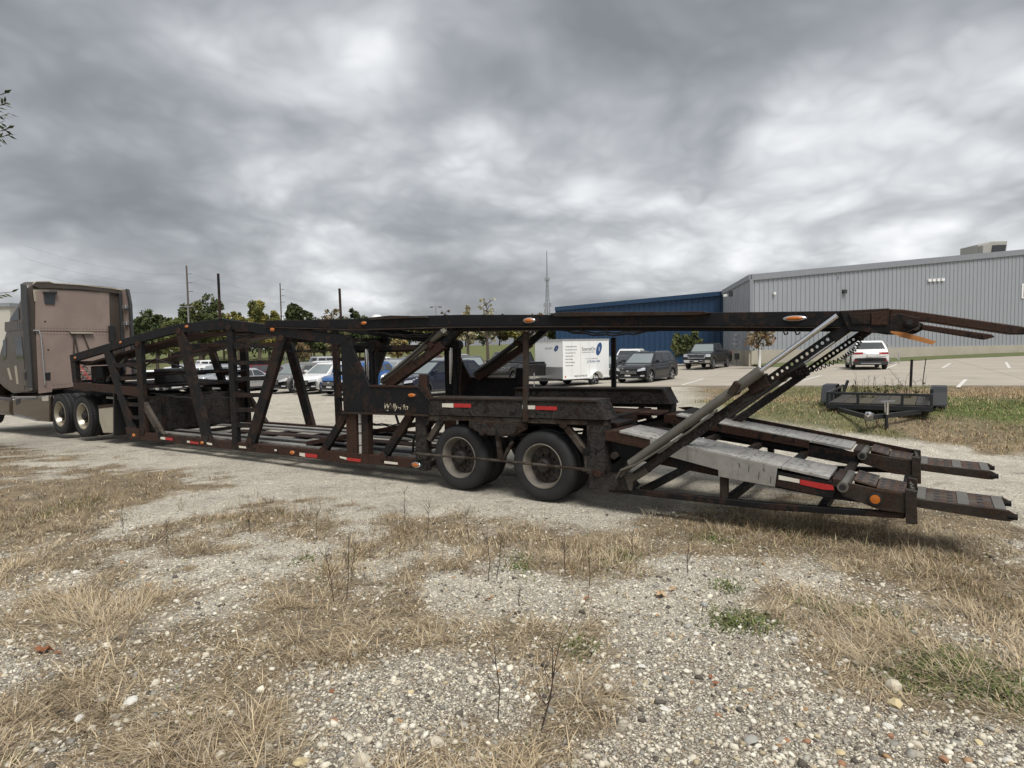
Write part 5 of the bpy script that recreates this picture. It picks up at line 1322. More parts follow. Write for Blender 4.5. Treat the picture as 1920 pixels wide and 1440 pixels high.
# wheel, fender, tongue
for y, sg in ((-.02, -1), (Wc + .02, 1)):
    w_ = empty('wheel'); w_.parent = cargo; w_.location = (2.25, y - sg * .2 if False else (y + (.0 if sg < 0 else .0)), .34); w_.rotation_euler = (0, 0, 0 if sg < 0 else math.pi)
    for nm, me in car_geom('suv')['wheels']: o = bpy.data.objects.new(nm, me); COL.objects.link(o); o.parent = w_
    m = MB(); V = []; N = 14
    for i in range(N + 1):
        a = math.pi * i / N
        for rr, yy in ((.40, y - sg * -.0), (.43, y)):
            V += [(2.25 + rr * math.cos(a), y + sg * .22, .36 + rr * math.sin(a)), (2.25 + rr * math.cos(a), y - sg * .02, .36 + rr * math.sin(a))]
    F = []
    for i in range(N):
        b = i * 4; F += [(b, b + 1, b + 5, b + 4), (b + 2, b + 6, b + 7, b + 3), (b, b + 4, b + 6, b + 2), (b + 1, b + 3, b + 7, b + 5)]
    m.add(V, F).build('fender', K['wpanel'], cargo)
for y in (.35, Wc - .35): MB().beam((.1, y, z0c - .06), (-1.2, Wc / 2, z0c - .06), .06, .09).build('tongue_bar', K['blackpl'], cargo)
MB().cyl((-1.0, Wc / 2, .0), (-1.0, Wc / 2, .75), .03, 8).build('jack', K['silver'], cargo); MB().box2((-1.5, Wc / 2 - .05, z0c - .1), (-1.15, Wc / 2 + .05, z0c - .02)).build('coupler', K['blackpl'], cargo)
MB().box2((.1, .2, z0c - .12), (Lc - .1, Wc - .2, z0c)).build('underframe', K['blackpl'], cargo)

# ================================================================== OPEN UTILITY TRAILER
K['utblack'] = plain('faded_black_paint', (.012, .0135, .016), .5, 0, .35, 5)
uo = at_y(1645, 765, 13.2); UX, UY = uo.x, 13.2; UZ = zgs(UX, UY) - .15
util = empty('utility_trailer', (UX, UY, UZ), R_(-33.6)); tag(util, 'open black utility trailer with mesh-less rails standing in the dry grass', 'trailer')
ub_ = K['utblack']; hw_, Lu, zd, zr_ = .94, 2.8, .32, .60
for x in (-hw_, hw_): MB().beam((x, 0, zr_), (x, Lu, zr_), .05, .05).build('top_rail', ub_, util, bevel=.004); MB().beam((x, 0, zd), (x, Lu, zd), .06, .09).build('frame_rail', ub_, util, bevel=.004)
for y in (0, Lu): MB().beam((-hw_ - .025, y, zr_ + .002), (hw_ + .025, y, zr_ + .002), .05, .05).build('top_rail', ub_, util, bevel=.004) if y == 0 else None; MB().beam((-hw_ - .03, y, zd - .001), (hw_ + .03, y, zd - .001), .06, .10).build('frame_rail', ub_, util, bevel=.004)
for x in (-hw_, -.36, .44, hw_): MB().beam((x, 0.001, zd), (x, 0.001, zr_), .05, .05, (0, 1, 0)).build('rail_post', ub_, util, bevel=.004)
for y in (.75, 1.5, 2.25, 3.0):
    for x in (-hw_, hw_): MB().beam((x, y, zd), (x, y, zr_), .05, .05, (0, 1, 0)).build('rail_post', ub_, util, bevel=.004)
for i in range(7): MB().box2((-hw_ + .03 + i * .264, .05, zd + .045), (-hw_ + .03 + i * .264 + .25, Lu - .05, zd + .075)).build('deck_board', plain('deck_board_%d' % i, (.045 + .01 * (i % 3), .04 + .008 * (i % 3), .034), .9, 0, .3, 4), util)
for x, sg in ((-hw_ - .14, -1), (hw_ + .14, 1)):
    w_ = empty('wheel'); w_.parent = util; w_.location = (x + sg * .11, 1.7, .33); w_.rotation_euler = (0, 0, R_(90) if sg > 0 else R_(-90))
    for nm, me in car_geom('sedan')['wheels']: o = bpy.data.objects.new(nm, me); COL.objects.link(o); o.parent = w_
    m = MB(); pr = [(1.02, .32), (1.18, .58), (1.38, .69), (2.02, .69), (2.22, .58), (2.38, .32)]
    V = []
    for y, z in pr:
        for xx in (x - .14, x + .14): V += [(xx, y, z), (xx, y, z - .02)]
    F = []
    for i in range(len(pr) - 1):
        b = i * 4; F += [(b, b + 4, b + 6, b + 2), (b + 1, b + 3, b + 7, b + 5), (b, b + 1, b + 5, b + 4), (b + 2, b + 6, b + 7, b + 3)]
    m.add(V, F).build('fender', ub_, util, bevel=.004)
for x in (-.75, .75): MB().beam((x, 0, zd - .06), (x * .05 - .05, -1.25, zd - .08), .06, .09).build('tongue_bar', ub_, util, bevel=.004)
MB().box2((-.12, -1.55, zd - .12), (.02, -1.15, zd + .0)).build('coupler', K['cyl'], util, bevel=.02, seg=2)
MB().lathe([(.0, .05), (.05, .045), (.062, .0), (.05, -.05)], (-.05, -1.5, zd + .0), (0, 0, 1), 12).build('coupler_head', K['chrome'], util, smooth=50)
MB().cyl((.22, -1.0, -.02), (.22, -1.0, .5), .032, 10).build('jack', ub_, util); MB().cyl((.22, -1.0, .28), (.22, -1.0, .52), .042, 10).build('jack_sleeve', K['chrome'], util, smooth=40)
MB().beam((.12, -1.0, .53), (.36, -1.0, .55), .03, .03).build('jack_handle', K['silver'], util)
MB().tube([(-.06, -1.45, .34), (-.1, -1.5, .15), (.0, -1.52, .0), (.1, -1.5, .12), (.05, -1.4, .3)], .010, 6).build('safety_chain', K['hub'], util)
MB().beam((-hw_, Lu - .02, zd + .05), (-hw_ + .1, Lu + .1, zr_ + .12), .05, .05).build('gate_hinge', ub_, util)
MB().beam((hw_, .3, zr_ + .06), (hw_, .55, zr_ + .06), .06, .1).build('spare_bracket', ub_, util)
# ================================================================== BUILDINGS
K['greymetal'] = plain('grey_wall_metal', (.33, .35, .372), .5, .2, .05, .7)
K['bluemetal'] = plain('blue_wall_metal', (.013, .046, .105), .5, .1, .08, .7)
K['trimgrey'] = plain('grey_trim', (.26, .275, .295), .45, .2, .08, 2)
K['trimblue'] = plain('blue_trim', (.012, .042, .095), .45, .1, .08, 2)
K['found'] = plain('concrete_foundation', (.40, .365, .30), .9, 0, .2, 1.2, .2, 30)
K['roofmetal'] = plain('pale_metal_roof', (.42, .43, .44), .4, .4, .1, 1)
K['lampwhite'] = plain('white_lamp_face', (.8, .8, .78), .3)
def wall_panels(root, A, B, zb, za, zb2, mat, pitch=.40, depth=.055, name='wall_panel'):
    """ribbed panels from A to B (world xy); bottom zb, top from za (at A) to zb2 (at B)"""
    A = Vector(A); B = Vector(B); d = (B - A); L = d.length; d.normalize(); nrm = Vector((d.y, -d.x)); N = max(1, int(round(L / pitch))); p = L / N
    for i in range(N):
        x0, x1 = i * p, (i + 1) * p; m = MB(); vs = []
        prof = [(x0 + .0, 0), (x0 + p * .74, 0), (x0 + p * .80, depth), (x0 + p * .94, depth), (x0 + p, 0)]
        for z in (0, 1):
            for x, o_ in prof:
                q = A + d * x + nrm * o_; zz = zb if z == 0 else za + (zb2 - za) * x / L; vs.append((q.x, q.y, zz))
        for z in (0, 1):
            for x, o_ in prof:
                q = A + d * x + nrm * (o_ - .03); zz = zb if z == 0 else za + (zb2 - za) * x / L; vs.append((q.x, q.y, zz))
        n = 5; F = [(k, k + 1, n + k + 1, n + k) for k in range(4)] + [(2 * n + k, 3 * n + k, 3 * n + k + 1, 2 * n + k + 1) for k in range(4)] + [(0, n, 3 * n, 2 * n), (n - 1, 3 * n - 1, 4 * n - 1, 2 * n - 1)]
        F += [(k, 2 * n + k, 2 * n + k + 1, k + 1) for k in range(4)] + [(n + k, n + k + 1, 3 * n + k + 1, 3 * n + k) for k in range(4)]
        m.add(vs, F).build(name, mat, root)
def bl(px, py, Y): q = at_y(px, py, Y); return q
# grey building: gable end facing the lot, side wall going back on the left
C0 = bl(1408, 519, 49.0); C1 = bl(1990, 465, 56.0); CB = bl(1356, 548, 58.5)
ZF = 1.42
grey = empty('grey_building', (0, 0, 0)); tag(grey, 'large grey ribbed-metal warehouse on a pale concrete base', 'building')
ztop0, ztop1 = C0.z, C1.z
a2, b2, k2 = Vector((C0.x, C0.y)), Vector((C1.x, C1.y)), Vector((CB.x, CB.y))
wall_panels(grey, a2, b2, ZF, ztop0, ztop1, K['greymetal'], .41)
wall_panels(grey, k2, a2, ZF, CB.z, ztop0, K['greymetal'], .9)
d_ = (b2 - a2).normalized(); nn_ = Vector((d_.y, -d_.x)); back = Vector((-nn_.x, -nn_.y))
def quadbox(p, q, zb, zt0, zt1, th, nm, mat, root):
    p = Vector(p); q = Vector(q); d = (q - p).normalized(); n = Vector((d.y, -d.x)) * th; m = MB()
    vs = [(p.x, p.y, zb), (q.x, q.y, zb), (q.x, q.y, zt1), (p.x, p.y, zt0)]; vs += [(x + n.x, y + n.y, z) for x, y, z in vs[:4]]
    m.add(vs, [(3, 2, 1, 0), (4, 5, 6, 7), (0, 1, 5, 4), (1, 2, 6, 5), (2, 3, 7, 6), (3, 0, 4, 7)]); return m.build(nm, mat, root)
quadbox(a2 + nn_ * -.2, b2 + nn_ * -.2, -.6, ZF, ZF, .32, 'foundation', K['found'], grey)
kk = (a2 - k2).normalized(); kn = Vector((kk.y, -kk.x)); quadbox(k2 + kn * -.2, a2 + kn * -.2, -.6, ZF, ZF, .32, 'foundation', K['found'], grey)
m = MB(); dz = (ztop1 - ztop0)
def roofstrip(p, q, z0, z1, out_, up, dn, nm, mat, root):
    p = Vector(p); q = Vector(q); d = (q - p).normalized(); n = Vector((d.y, -d.x)); m = MB(); vs = []
    for pt, z in ((p, z0), (q, z1)):
        for o_, zz in ((-.1, dn), (out_, dn), (out_, up), (-.1, up)): vs.append((pt.x + n.x * o_, pt.y + n.y * o_, z + zz))
    m.add(vs, [(0, 1, 2, 3), (7, 6, 5, 4)] + [(k, 4 + k, 4 + (k + 1) % 4, (k + 1) % 4) for k in range(4)]); return m.build(nm, mat, root)
roofstrip(a2, b2, ztop0, ztop1, .16, .18, -.28, 'eave_trim', K['trimgrey'], grey)
roofstrip(k2, a2, CB.z, ztop0, .14, .18, -.22, 'eave_trim', K['trimgrey'], grey)
MB().box2((a2.x - .12, a2.y - .14, ZF), (a2.x + .14, a2.y + .12, ztop0 - .2)).build('corner_trim', K['trimgrey'], grey)
far_ = 30
m = MB(); r0 = a2; r1 = b2; r2 = b2 + back * far_; r3 = a2 + (k2 - a2).normalized() * 12
m.add([(r0.x, r0.y, ztop0 + .1), (r1.x, r1.y, ztop1 + .1), (r2.x, r2.y, ztop1 + .1), (r3.x, r3.y, CB.z + .1)], [(0, 1, 2, 3)]); m.build('roof', K['roofmetal'], grey)
# wall fittings
def on_wall(px, py):
    d = ray(px, py); n3 = Vector((nn_.x, nn_.y, 0)); p0 = Vector((a2.x, a2.y, 0)); return CAM + d * ((p0 - CAM).dot(n3) / d.dot(n3))
def wbox(px, py, w_, h_, dp, nm, mat, parent=None):
    c = on_wall(px, py); m = MB(); ang = math.atan2(d_.y, d_.x); m3 = Matrix.Rotation(ang, 3, 'Z'); c2 = c + Vector((nn_.x, nn_.y, 0)) * (dp / 2 + .02); m.box(c2, (w_, dp, h_), m3); return m.build(nm, mat, parent or grey, bevel=.01)
for x in (1741, 1749, 1757.5, 1766):
    wbox(x, 526 - (x - 1741) * .05, .30, .22, .14, 'flood_lamp', K['lampwhite'])
wbox(1450, 550.5, .18, .18, .2, 'wall_lamp', K['lampwhite']); wbox(1581, 547, .30, .30, .25, 'vent_hood', K['darkgrey']); wbox(1571, 520, .08, .3, .08, 'pipe', K['trimgrey'])
o = wbox(1921, 546, .8, 1.25, .08, 'window', K['lampwhite']); wbox(1922.5, 546, .62, 1.05, .10, 'pane', K['glass'], o)
c = bl(1373, 551, 53); MB().box((c.x - .15, c.y - .1, c.z), (.25, .25, .45)).build('wall_lamp', K['darkgrey'], grey); c = bl(1362, 554, 55); MB().box((c.x - .15, c.y - .1, c.z), (.3, .25, .2)).build('wall_lamp', K['lampwhite'], grey)
o = wbox(1598, 634, 1.0, 2.15, .06, 'door', K['trimgrey']); wbox(1604, 636, .06, .12, .12, 'handle', K['darkgrey'], o)
# roof-top air handler
ru_ = empty('rooftop_unit', (0, 0, 0)); tag(ru_, 'beige air-handling unit with a slanted hood on the grey building roof', 'roof unit')
q0 = bl(1803, 478, 63); q1 = bl(1868, 456, 58); q2 = bl(1912, 453, 57)
K['beige'] = plain('beige_sheet_metal', (.36, .345, .31), .55, .1, .12, 1)
m = MB(); zb_ = ztop0 + 1.0; x0, x1, x2 = q0.x, q1.x, q2.x
m.prism([(x0, zb_), (x1 - .8, zb_), (x1 - .8, bl(1846, 461, 60).z), (x0, bl(1803, 473, 60).z)], SZ, 59.2, 61.5); m.build('duct', K['beige'], ru_, bevel=.02)
m = MB(); zt = bl(1890, 453, 59).z; m.prism([(x1 - .75, zb_), (x2 - .1, zb_), (x2 + .15, zt), (x1 + .0, zt - .02), (x1 - .75, zt - .35)], SZ, 58.6, 61.5); m.build('housing', K['beige'], ru_, bevel=.02)
m = MB(); m.prism([(x1 + .0, zt - 1.15), (x2 - .15, zt - 1.15), (x2 + .0, zt - .35), (x1 + .1, zt - .38)], SZ, 58.5, 58.6); m.build('intake', K['darkgrey'], ru_)
MB().box2((x0, 59.4, ztop0 + .1), (x2, 61.3, zb_ + .02)).build('curb', K['trimgrey'], ru_)
# blue building further back
B0 = bl(1042, 580, 66); B1 = bl(1362, 550, 60)
blue = empty('blue_building', (0, 0, 0)); tag(blue, 'long blue ribbed-metal building beside the grey warehouse', 'building')
a3, b3 = Vector((B0.x, B0.y)), Vector((B1.x, B1.y))
wall_panels(blue, a3, b3, -.6, B0.z, B1.z, K['bluemetal'], .5)
roofstrip(a3, b3, B0.z, B1.z, .30, .22, -.18, 'eave_trim', K['trimblue'], blue)
db = (b3 - a3).normalized(); nb_ = Vector((db.y, -db.x)); r2 = b3 - nb_ * 20; r3 = a3 - nb_ * 20
m = MB(); m.add([(a3.x, a3.y, B0.z + .1), (b3.x, b3.y, B1.z + .1), (r2.x, r2.y, B1.z + .4), (r3.x, r3.y, B0.z + .4)], [(0, 1, 2, 3)]); m.build('roof', K['roofmetal'], blue)
wall_panels(blue, r3, a3, -.6, B0.z, B0.z, K['bluemetal'], .5)
# pale building behind the truck at the left
pb = empty('pale_building', (0, 0, 0)); tag(pb, 'pale flat-roofed building behind the truck cab', 'building')
K['palewall'] = plain('pale_wall', (.45, .43, .38), .8, 0, .08, 1)
q = bl(18, 575, 60); zt = q.z; MB().box2((q.x - 30, 60, -1.2), (q.x, 75, zt)).build('wall', K['palewall'], pb); MB().box2((q.x - 30.2, 59.8, zt), (q.x + .2, 75.2, zt + .35)).build('parapet', K['trimgrey'], pb)
MB().box2((q.x - 6, 59.95, -1.0), (q.x - 2, 60.02, 2.4)).build('dock_door', K['trimgrey'], pb)
# stairs with handrail behind the white SUV
sx = bl(1645, 660, 46); st_r = empty('metal_steps', (sx.x, sx.y, 0)); tag(st_r, 'galvanised metal steps with a pipe handrail on the concrete base', 'steps')
for i in range(5): MB().box2((i * .3 - .3, -.6, .15 + (4 - i) * .24), (i * .3 + .02, .5, .20 + (4 - i) * .24)).build('tread', K['trimgrey'], st_r)
MB().box2((-1.4, -.6, 1.25), (-.28, 1.2, 1.33)).build('landing', K['trimgrey'], st_r)
for y in (-.6,):
    for z in (.5, 1.0): MB().beam((-.3, y, 1.33 + z), (1.2, y, .15 + z), .045, .045).build('handrail', K['silver'], st_r); MB().beam((-1.4, y, 1.33 + z), (-.3, y, 1.33 + z), .045, .045).build('handrail', K['silver'], st_r)
    for x, zb_ in ((-1.4, 1.33), (-.3, 1.33), (1.2, .2)): MB().beam((x, y, zb_ - 1.2 if zb_ > 1 else zb_ - .3), (x, y, zb_ + 1.0), .05, .05, (0, 1, 0)).build('rail_post', K['silver'], st_r)
MB().box2((-1.5, -.55, -.4), (-1.42, 1.2, 1.25)).build('support', K['trimgrey'], st_r); MB().box2((1.1, -.6, -.4), (1.24, .5, .2)).build('foot', K['trimgrey'], st_r)
# meters and pipes on the concrete base
mt_ = bl(1376, 650, 51.5); mr = empty('gas_meter', (mt_.x, mt_.y - .6, 0)); tag(mr, 'grey gas meter manifold on the warehouse base', 'meter')
for i in range(3): MB().box((-.1 + .05 * i, 0, 1.9 + .35 * i), (.45, .25, .22)).build('meter_box', K['trimgrey'], mr, bevel=.03)
MB().tube([(0, 0, -.3), (0, 0, 2.7), (.9, .1, 1.75), (1.6, .1, 1.75)], .05, 8).build('pipe', K['trimgrey'], mr); MB().box((0, -.1, .95), (.3, .3, .5)).build('regulator', K['darkgrey'], mr)
# grass verge along the foot of the warehouse
K['verge'] = plain('verge_grass', (.10, .115, .04), .95, 0, .35, 2.5, .4, 30)
m = MB(); vs = []
for k in range(13):
    p = a2 + (b2 - a2) * (k / 12) + nn_ * .15; q = p + nn_ * (2.4 + .5 * math.sin(k * 1.7))
    for r in (p, q): vs.append((r.x, r.y, zgs(r.x, r.y) + (.24 if r is p else .062)))
m.add(vs, [(2 * k, 2 * k + 1, 2 * k + 3, 2 * k + 2) for k in range(12)]); tag(m.build('grass_verge', K['verge']), kind='structure')
for r_, o_ in ((grey, (C0.x + 8, C0.y + 4, 0)), (blue, ((B0.x + B1.x) / 2, B0.y + 6, -.5)), (pb, (q.x - 15, 66, -1)), (ru_, (x1, 60, ztop0 + .1))): rebase(r_, o_)
# posts by the lot edge
for px, py0, py1, lean, lb, col in ((1707, 727, 674, .02, 'dark green steel post at the edge of the concrete lot', 'steel_clean'), (1729, 724, 672, .06, 'thin leaning rusty stake at the edge of the concrete lot', 'rusty')):
    b = ground_hit(px, py0); h_ = (py0 - py1) / FPX * b.y
    r = .04 if col == 'steel_clean' else .018
    m = MB(); m.beam((0, 0, -.1), (lean * h_ * 1.6, 0, h_), r * 2, r * 1.4, (0, 1, 0)) if col == 'steel_clean' else m.tube([(0, 0, -.1), (lean * h_, 0, h_ * .5), (lean * h_ * 2, 0, h_)], r, 6)
    o = m.build('post', K[col]); o.location = (b.x, b.y, b.z); tag(o, lb, 'post')

# ================================================================== POLES, WIRES, TOWER
K['wood'] = plain('weathered_pole_wood', (.11, .085, .07), .9, 0, .3, 3)
K['galv'] = plain('galvanised_steel', (.30, .31, .32), .5, .5, .15, 3)
K['wire'] = plain('wire', (.03, .03, .032), .6)
tops = []
for px, pyt, Y, lb in ((349.5, 498, 92, 'tall brown utility pole with side arms beside the pale lamp post'), (525, 531, 125, 'tall utility pole next to the round dark green tree')):
    t = bl(px, pyt, Y); zb_ = zgs(t.x, Y); r = empty('utility_pole', (t.x, Y, zb_)); tag(r, lb, 'utility pole', 'utility poles along the road'); h_ = t.z - zb_
    MB().cyl((0, 0, -.5), (0, 0, h_), .17, 8, .11).build('pole_shaft', K['wood'], r, smooth=50)
    arms = []
    for k in range(3):
        z = h_ - 1.2 - k * 1.25; MB().cyl((0, 0, z), (.75, 0, z + .03), .06, 6).build('side_arm', K['galv'], r); arms.append(Vector((t.x + .75, Y, zb_ + z + .03)))
    tops.append(arms)
def wire(a, b, sag):
    m = MB(); pts = [a.lerp(b, i / 14) - Vector((0, 0, sag * 4 * (i / 14) * (1 - i / 14))) for i in range(15)]; m.tube(pts, .006, 4); o = m.build('overhead_wire', K['wire']); return o
wi = 0
for k in range(3):
    for a, b in ((tops[0][k] - (tops[1][k] - tops[0][k]) * .9, tops[0][k]), (tops[0][k], tops[1][k]), (tops[1][k], tops[1][k] + (tops[1][k] - tops[0][k]) * 1.5)):
        tag(wire(a, b, 1.0), 'thin overhead power wire strung between the utility poles', 'wire', 'overhead wires')
def lamp_post(px, pyt, Y, wid, lb, two=True):
    t = bl(px, pyt, Y); zb_ = zgs(t.x, Y); r = empty('lamp_post', (t.x, Y, zb_)); tag(r, lb, 'lamp post'); h_ = t.z - zb_
    MB().cyl((0, 0, -.3), (0, 0, h_), .10, 8, .07).build('lamp_shaft', K['galv'], r); MB().box((0, 0, h_), (wid, .12, .1)).build('cross_arm', K['galv'], r)
    for s in (-1, 1): MB().box((s * wid * .42, 0, h_ - .08), (.5, .3, .14)).build('lamp_head', K['darkgrey'], r, bevel=.03)
lamp_post(352, 575, 78, 1.4, 'pale twin-arm lamp post below the tall utility pole'); lamp_post(817, 575, 105, 1.7, 'dark twin-arm lamp post standing above the hauler upper deck'); lamp_post(532, 592, 110, 1.2, 'short twin-arm lamp post beside the round dark green tree')
t = bl(1025, 470, 300); zb_ = zgs(t.x, 300); tw = empty('radio_tower', (t.x, 300, zb_)); tag(tw, 'slender lattice radio tower left of the blue building', 'tower'); h_ = t.z - zb_; hl = h_ * .69
legs = [(-1.7, -1), (1.7, -1), (0, 1.8)]
for x, y in legs: MB().cyl((x, y, 0), (x * .22, y * .22, hl), .22, 6, .15).build('leg', K['galv'], tw)
MB().cyl((0, 0, hl * .98), (0, 0, h_), .32, 8, .16).build('mast', K['galv'], tw)
nl = 14
for k in range(nl):
    f0, f1 = k / nl, (k + 1) / nl
    for i in range(3):
        a, b = legs[i], legs[(i + 1) % 3]; s0_, s1_ = 1 - .78 * f0, 1 - .78 * f1
        m = MB(); m.cyl((a[0] * s0_, a[1] * s0_, hl * f0), (b[0] * s1_, b[1] * s1_, hl * f1), .09, 4); m.cyl((a[0] * s1_, a[1] * s1_, hl * f1), (b[0] * s1_, b[1] * s1_, hl * f1), .07, 4); m.build('lattice_brace', K['galv'], tw)
for z, dx in ((hl, .9), (hl, -.9), (hl * .6, 1.5), (hl * .6, -1.5), (hl * .5, -1.3), (hl * .3, 1.6)): MB().box((dx, -.6, z), (.55, .4, 1.8)).build('antenna', K['galv'], tw)
t = bl(707, 590, 260); zb_ = zgs(t.x, 260); dm = MB(); rr = 2.4
dm.lathe([(rr, -3.0), (rr, 0), (rr * .9, .7), (rr * .6, 1.25), (rr * .3, 1.5), (.01, 1.55)], (0, 0, t.z - 1.5), (0, 0, 1), 24); o = dm.build('water_tank', K['lampwhite'], None, smooth=40)
MB().cyl((0, 0, zb_ - .2), (0, 0, t.z - 4.4), .8, 12).build('tank_column', K['lampwhite'], o, smooth=40); o.location = (t.x, 260, 0); tag(o, 'small white domed water tank on a column far behind the hauler', 'water tank')

# ================================================================== TREES
def leafmat(name, cols):
    m = Mat(name); at = m.n('ShaderNodeVertexColor', layer_name='tint'); m.set(Base_Color=at.outputs[0], Roughness=.75, Specular_IOR_Level=.15)
    if 'Subsurface Weight' in m.b.inputs: pass
    return m.m
K['leaf'] = leafmat('foliage', None); K['bark'] = plain('bark', (.09, .072, .055), .95, 0, .3, 4)
def leaf_cloud(centres, radii, n, size, cols, rng, shape=(1, 1, 1), elong=1.0):
    ci = rng.integers(0, len(centres), n); c = np.array(centres)[ci]; r = np.array(radii)[ci]
    d = rng.normal(size=(n, 3)); d /= np.linalg.norm(d, axis=1, keepdims=True); rad = rng.uniform(.45, 1.05, n) ** .7
    p = c + d * (r * rad)[:, None] * np.array(shape)
    a = rng.normal(size=(n, 3)); a /= np.linalg.norm(a, axis=1, keepdims=True); b = np.cross(a, rng.normal(size=(n, 3))); b /= np.linalg.norm(b, axis=1, keepdims=True)
    s = size * rng.uniform(.6, 1.4, n)[:, None]
    v = np.stack([p - a * s * elong, p + b * s * .5, p + a * s * elong, p - b * s * .5], 1).reshape(-1, 3)
    f = np.arange(4 * n).reshape(-1, 4)
    cols = np.array(cols); w1 = rng.integers(0, len(cols), len(centres))[ci]; w2 = rng.integers(0, len(cols), n); mixf = .55
    col = cols[w1] * mixf + cols[w2] * (1 - mixf); col = col * rng.uniform(.75, 1.25, n)[:, None]
    return v, f, np.repeat(col, 4, 0)
def tree(name, loc, h, crown_r, cols, label, group, seed, n=3600, leaf=.30, crown_base=.25, shape=(1, 1, 1.0), bare=False, kind='round', cat='tree', trunk_r=None):
    rng = np.random.default_rng(seed); r = empty(name, loc); tag(r, label, cat, group)
    tr = trunk_r or max(.06, h * .022); m = MB(); rnd = random.Random(seed)
    top = Vector((rnd.uniform(-.3, .3) * crown_r * .2, 0, h * (.8 if not bare else .92))); mid = Vector((rnd.uniform(-.1, .1) * crown_r, 0, h * .45))
    m.tube([(0, 0, -.3), mid * .5, mid, mid.lerp(top, .5), top], [tr * 1.2, tr, tr * .75, tr * .45, tr * .12], 7)
    tips = []
    nb = 11 if not bare else 22
    for i in range(nb):
        t = crown_base + (1 - crown_base) * (i + .5) / nb * .85; z = h * t; base = Vector((0, 0, 0)).lerp(mid, min(1, t / .45)) if t < .45 else mid.lerp(top, min(1, (t - .45) / .45))
        an = i * 2.4 + rnd.uniform(-.4, .4); ln = crown_r * rnd.uniform(.55, .95) * (1 - .55 * max(0, t - .5))
        tip = base + Vector((math.cos(an) * ln, math.sin(an) * ln, ln * rnd.uniform(.35, .9))); tip.z = min(tip.z, h * .97)
        q = base.lerp(tip, .5) + Vector((0, 0, ln * .08)); m.tube([base, q, tip], [tr * .35, tr * .22, tr * .06], 5); tips.append(tip)
        if bare:
            for k in range(9):
                s_ = base.lerp(tip, rnd.uniform(.3, 1)); e_ = s_ + Vector((rnd.uniform(-1, 1), rnd.uniform(-1, 1), rnd.uniform(.2, 1.2))) * ln * .4; m.tube([s_, s_.lerp(e_, .5) + Vector((0, 0, .05)), e_], [tr * .14, tr * .09, tr * .03], 4)
    m.build('trunk', K['bark'], r, smooth=60)
    cz_ = h * (crown_base + 1) / 2; ch = h * (1 - crown_base) / 2; cen = []; rad = []
    if kind == 'cone':
        for i in range(26):
            t = rng.uniform(0, 1) ** .8; an = rng.uniform(0, 6.28); rr = crown_r * (1 - t) * rng.uniform(.4, .95); cen.append((math.cos(an) * rr, math.sin(an) * rr, h * (crown_base + (1 - crown_base) * t * .95))); rad.append(crown_r * (.18 + .22 * (1 - t)))
    else:
        for i in range(24):
            d = rng.normal(size=3); d /= np.linalg.norm(d); rr = rng.uniform(.35, .85); cen.append((d[0] * crown_r * rr * shape[0], d[1] * crown_r * rr * shape[1], cz_ + d[2] * ch * rr * shape[2])); rad.append(crown_r * rng.uniform(.22, .42))
        for tp_ in tips: cen.append(tuple(tp_)); rad.append(crown_r * rng.uniform(.14, .26))
    if bare: n = n // 7
    v, f, col = leaf_cloud(cen, rad, n, leaf, cols, rng)
    me = bpy.data.meshes.new('crown'); fast_mesh(me, v, f, 4); vcol(me, 'tint', col); me.materials.append(K['leaf']); link('crown', me, r)
    return r
DG = [(.06, .08, .036), (.08, .10, .042), (.10, .125, .05), (.05, .066, .034)]
MG = [(.11, .13, .05), (.15, .165, .06), (.085, .105, .042), (.19, .195, .075)]
YG = [(.27, .24, .07), (.34, .28, .075), (.19, .19, .06), (.14, .155, .055)]
BR = [(.20, .15, .085), (.26, .185, .10), (.16, .13, .07), (.14, .125, .07)]
PY = [(.46, .42, .26), (.38, .34, .21), (.28, .26, .16), (.54, .50, .36)]
def ptree(px, pyt, wpx, Y, cols, label, group='trees beyond the lot', seed=0, **k):
    t = bl(px, pyt, Y); zb_ = zgs(t.x, Y); h = t.z - zb_; cr = wpx / 2 / FPX * Y
    return tree('tree', (t.x, Y, zb_ - .1), h, cr, cols, label, group, seed, **k)
L_ = [(290, 576, 60, 95, DG, 'dark green spreading tree just right of the truck sleeper', {}), (372, 553, 90, 100, MG + DG, 'tall mixed green tree behind the tall utility pole', dict(n=5500)), (262, 582, 40, 110, DG, 'dark tree against the truck sleeper edge', {}),
      (330, 590, 70, 90, MG, 'low green tree between the sleeper and the tall utility pole', {}), (430, 578, 60, 105, YG, 'low yellowing tree behind the hauler front stake', {}), (444, 572, 24, 120, DG, 'small dark tree behind the low yellowing tree', {}),
      (482, 556, 46, 95, YG + MG, 'tall yellow-green tree with an open crown', dict(n=4200)), (513, 560, 22, 97, YG, 'narrow yellow-green tree beside the open-crowned one', {}), (552, 562, 46, 100, DG, 'round dark green tree beside the second utility pole', dict(n=5500)), (580, 578, 34, 104, DG, 'low dark green bush at the foot of the round tree', {}),
      (620, 572, 46, 98, BR, 'bare grey-brown tree left of the rear hauler stake', dict(bare=True)), (664, 563, 26, 100, DG, 'upright dark evergreen right of the rear hauler stake', dict(n=4500, shape=(.8, .8, 1.1))), (684, 586, 30, 100, DG, 'low dark shrub at the foot of the upright evergreen', {}),
      (875, 563, 30, 105, PY, 'pale flowering cone-shaped tree above the hauler deck', dict(kind='cone', n=1500)), (913, 556, 38, 100, PY, 'thin half-bare tree above the hauler deck', dict(bare=True, n=1500)), (833, 578, 20, 130, BR, 'small bare tree behind the dark lamp post', dict(bare=True))]
for i, (px, py, wd, Y, cols, lb, kw) in enumerate(L_): ptree(px, py, wd, Y, cols, lb, seed=100 + i, **kw)
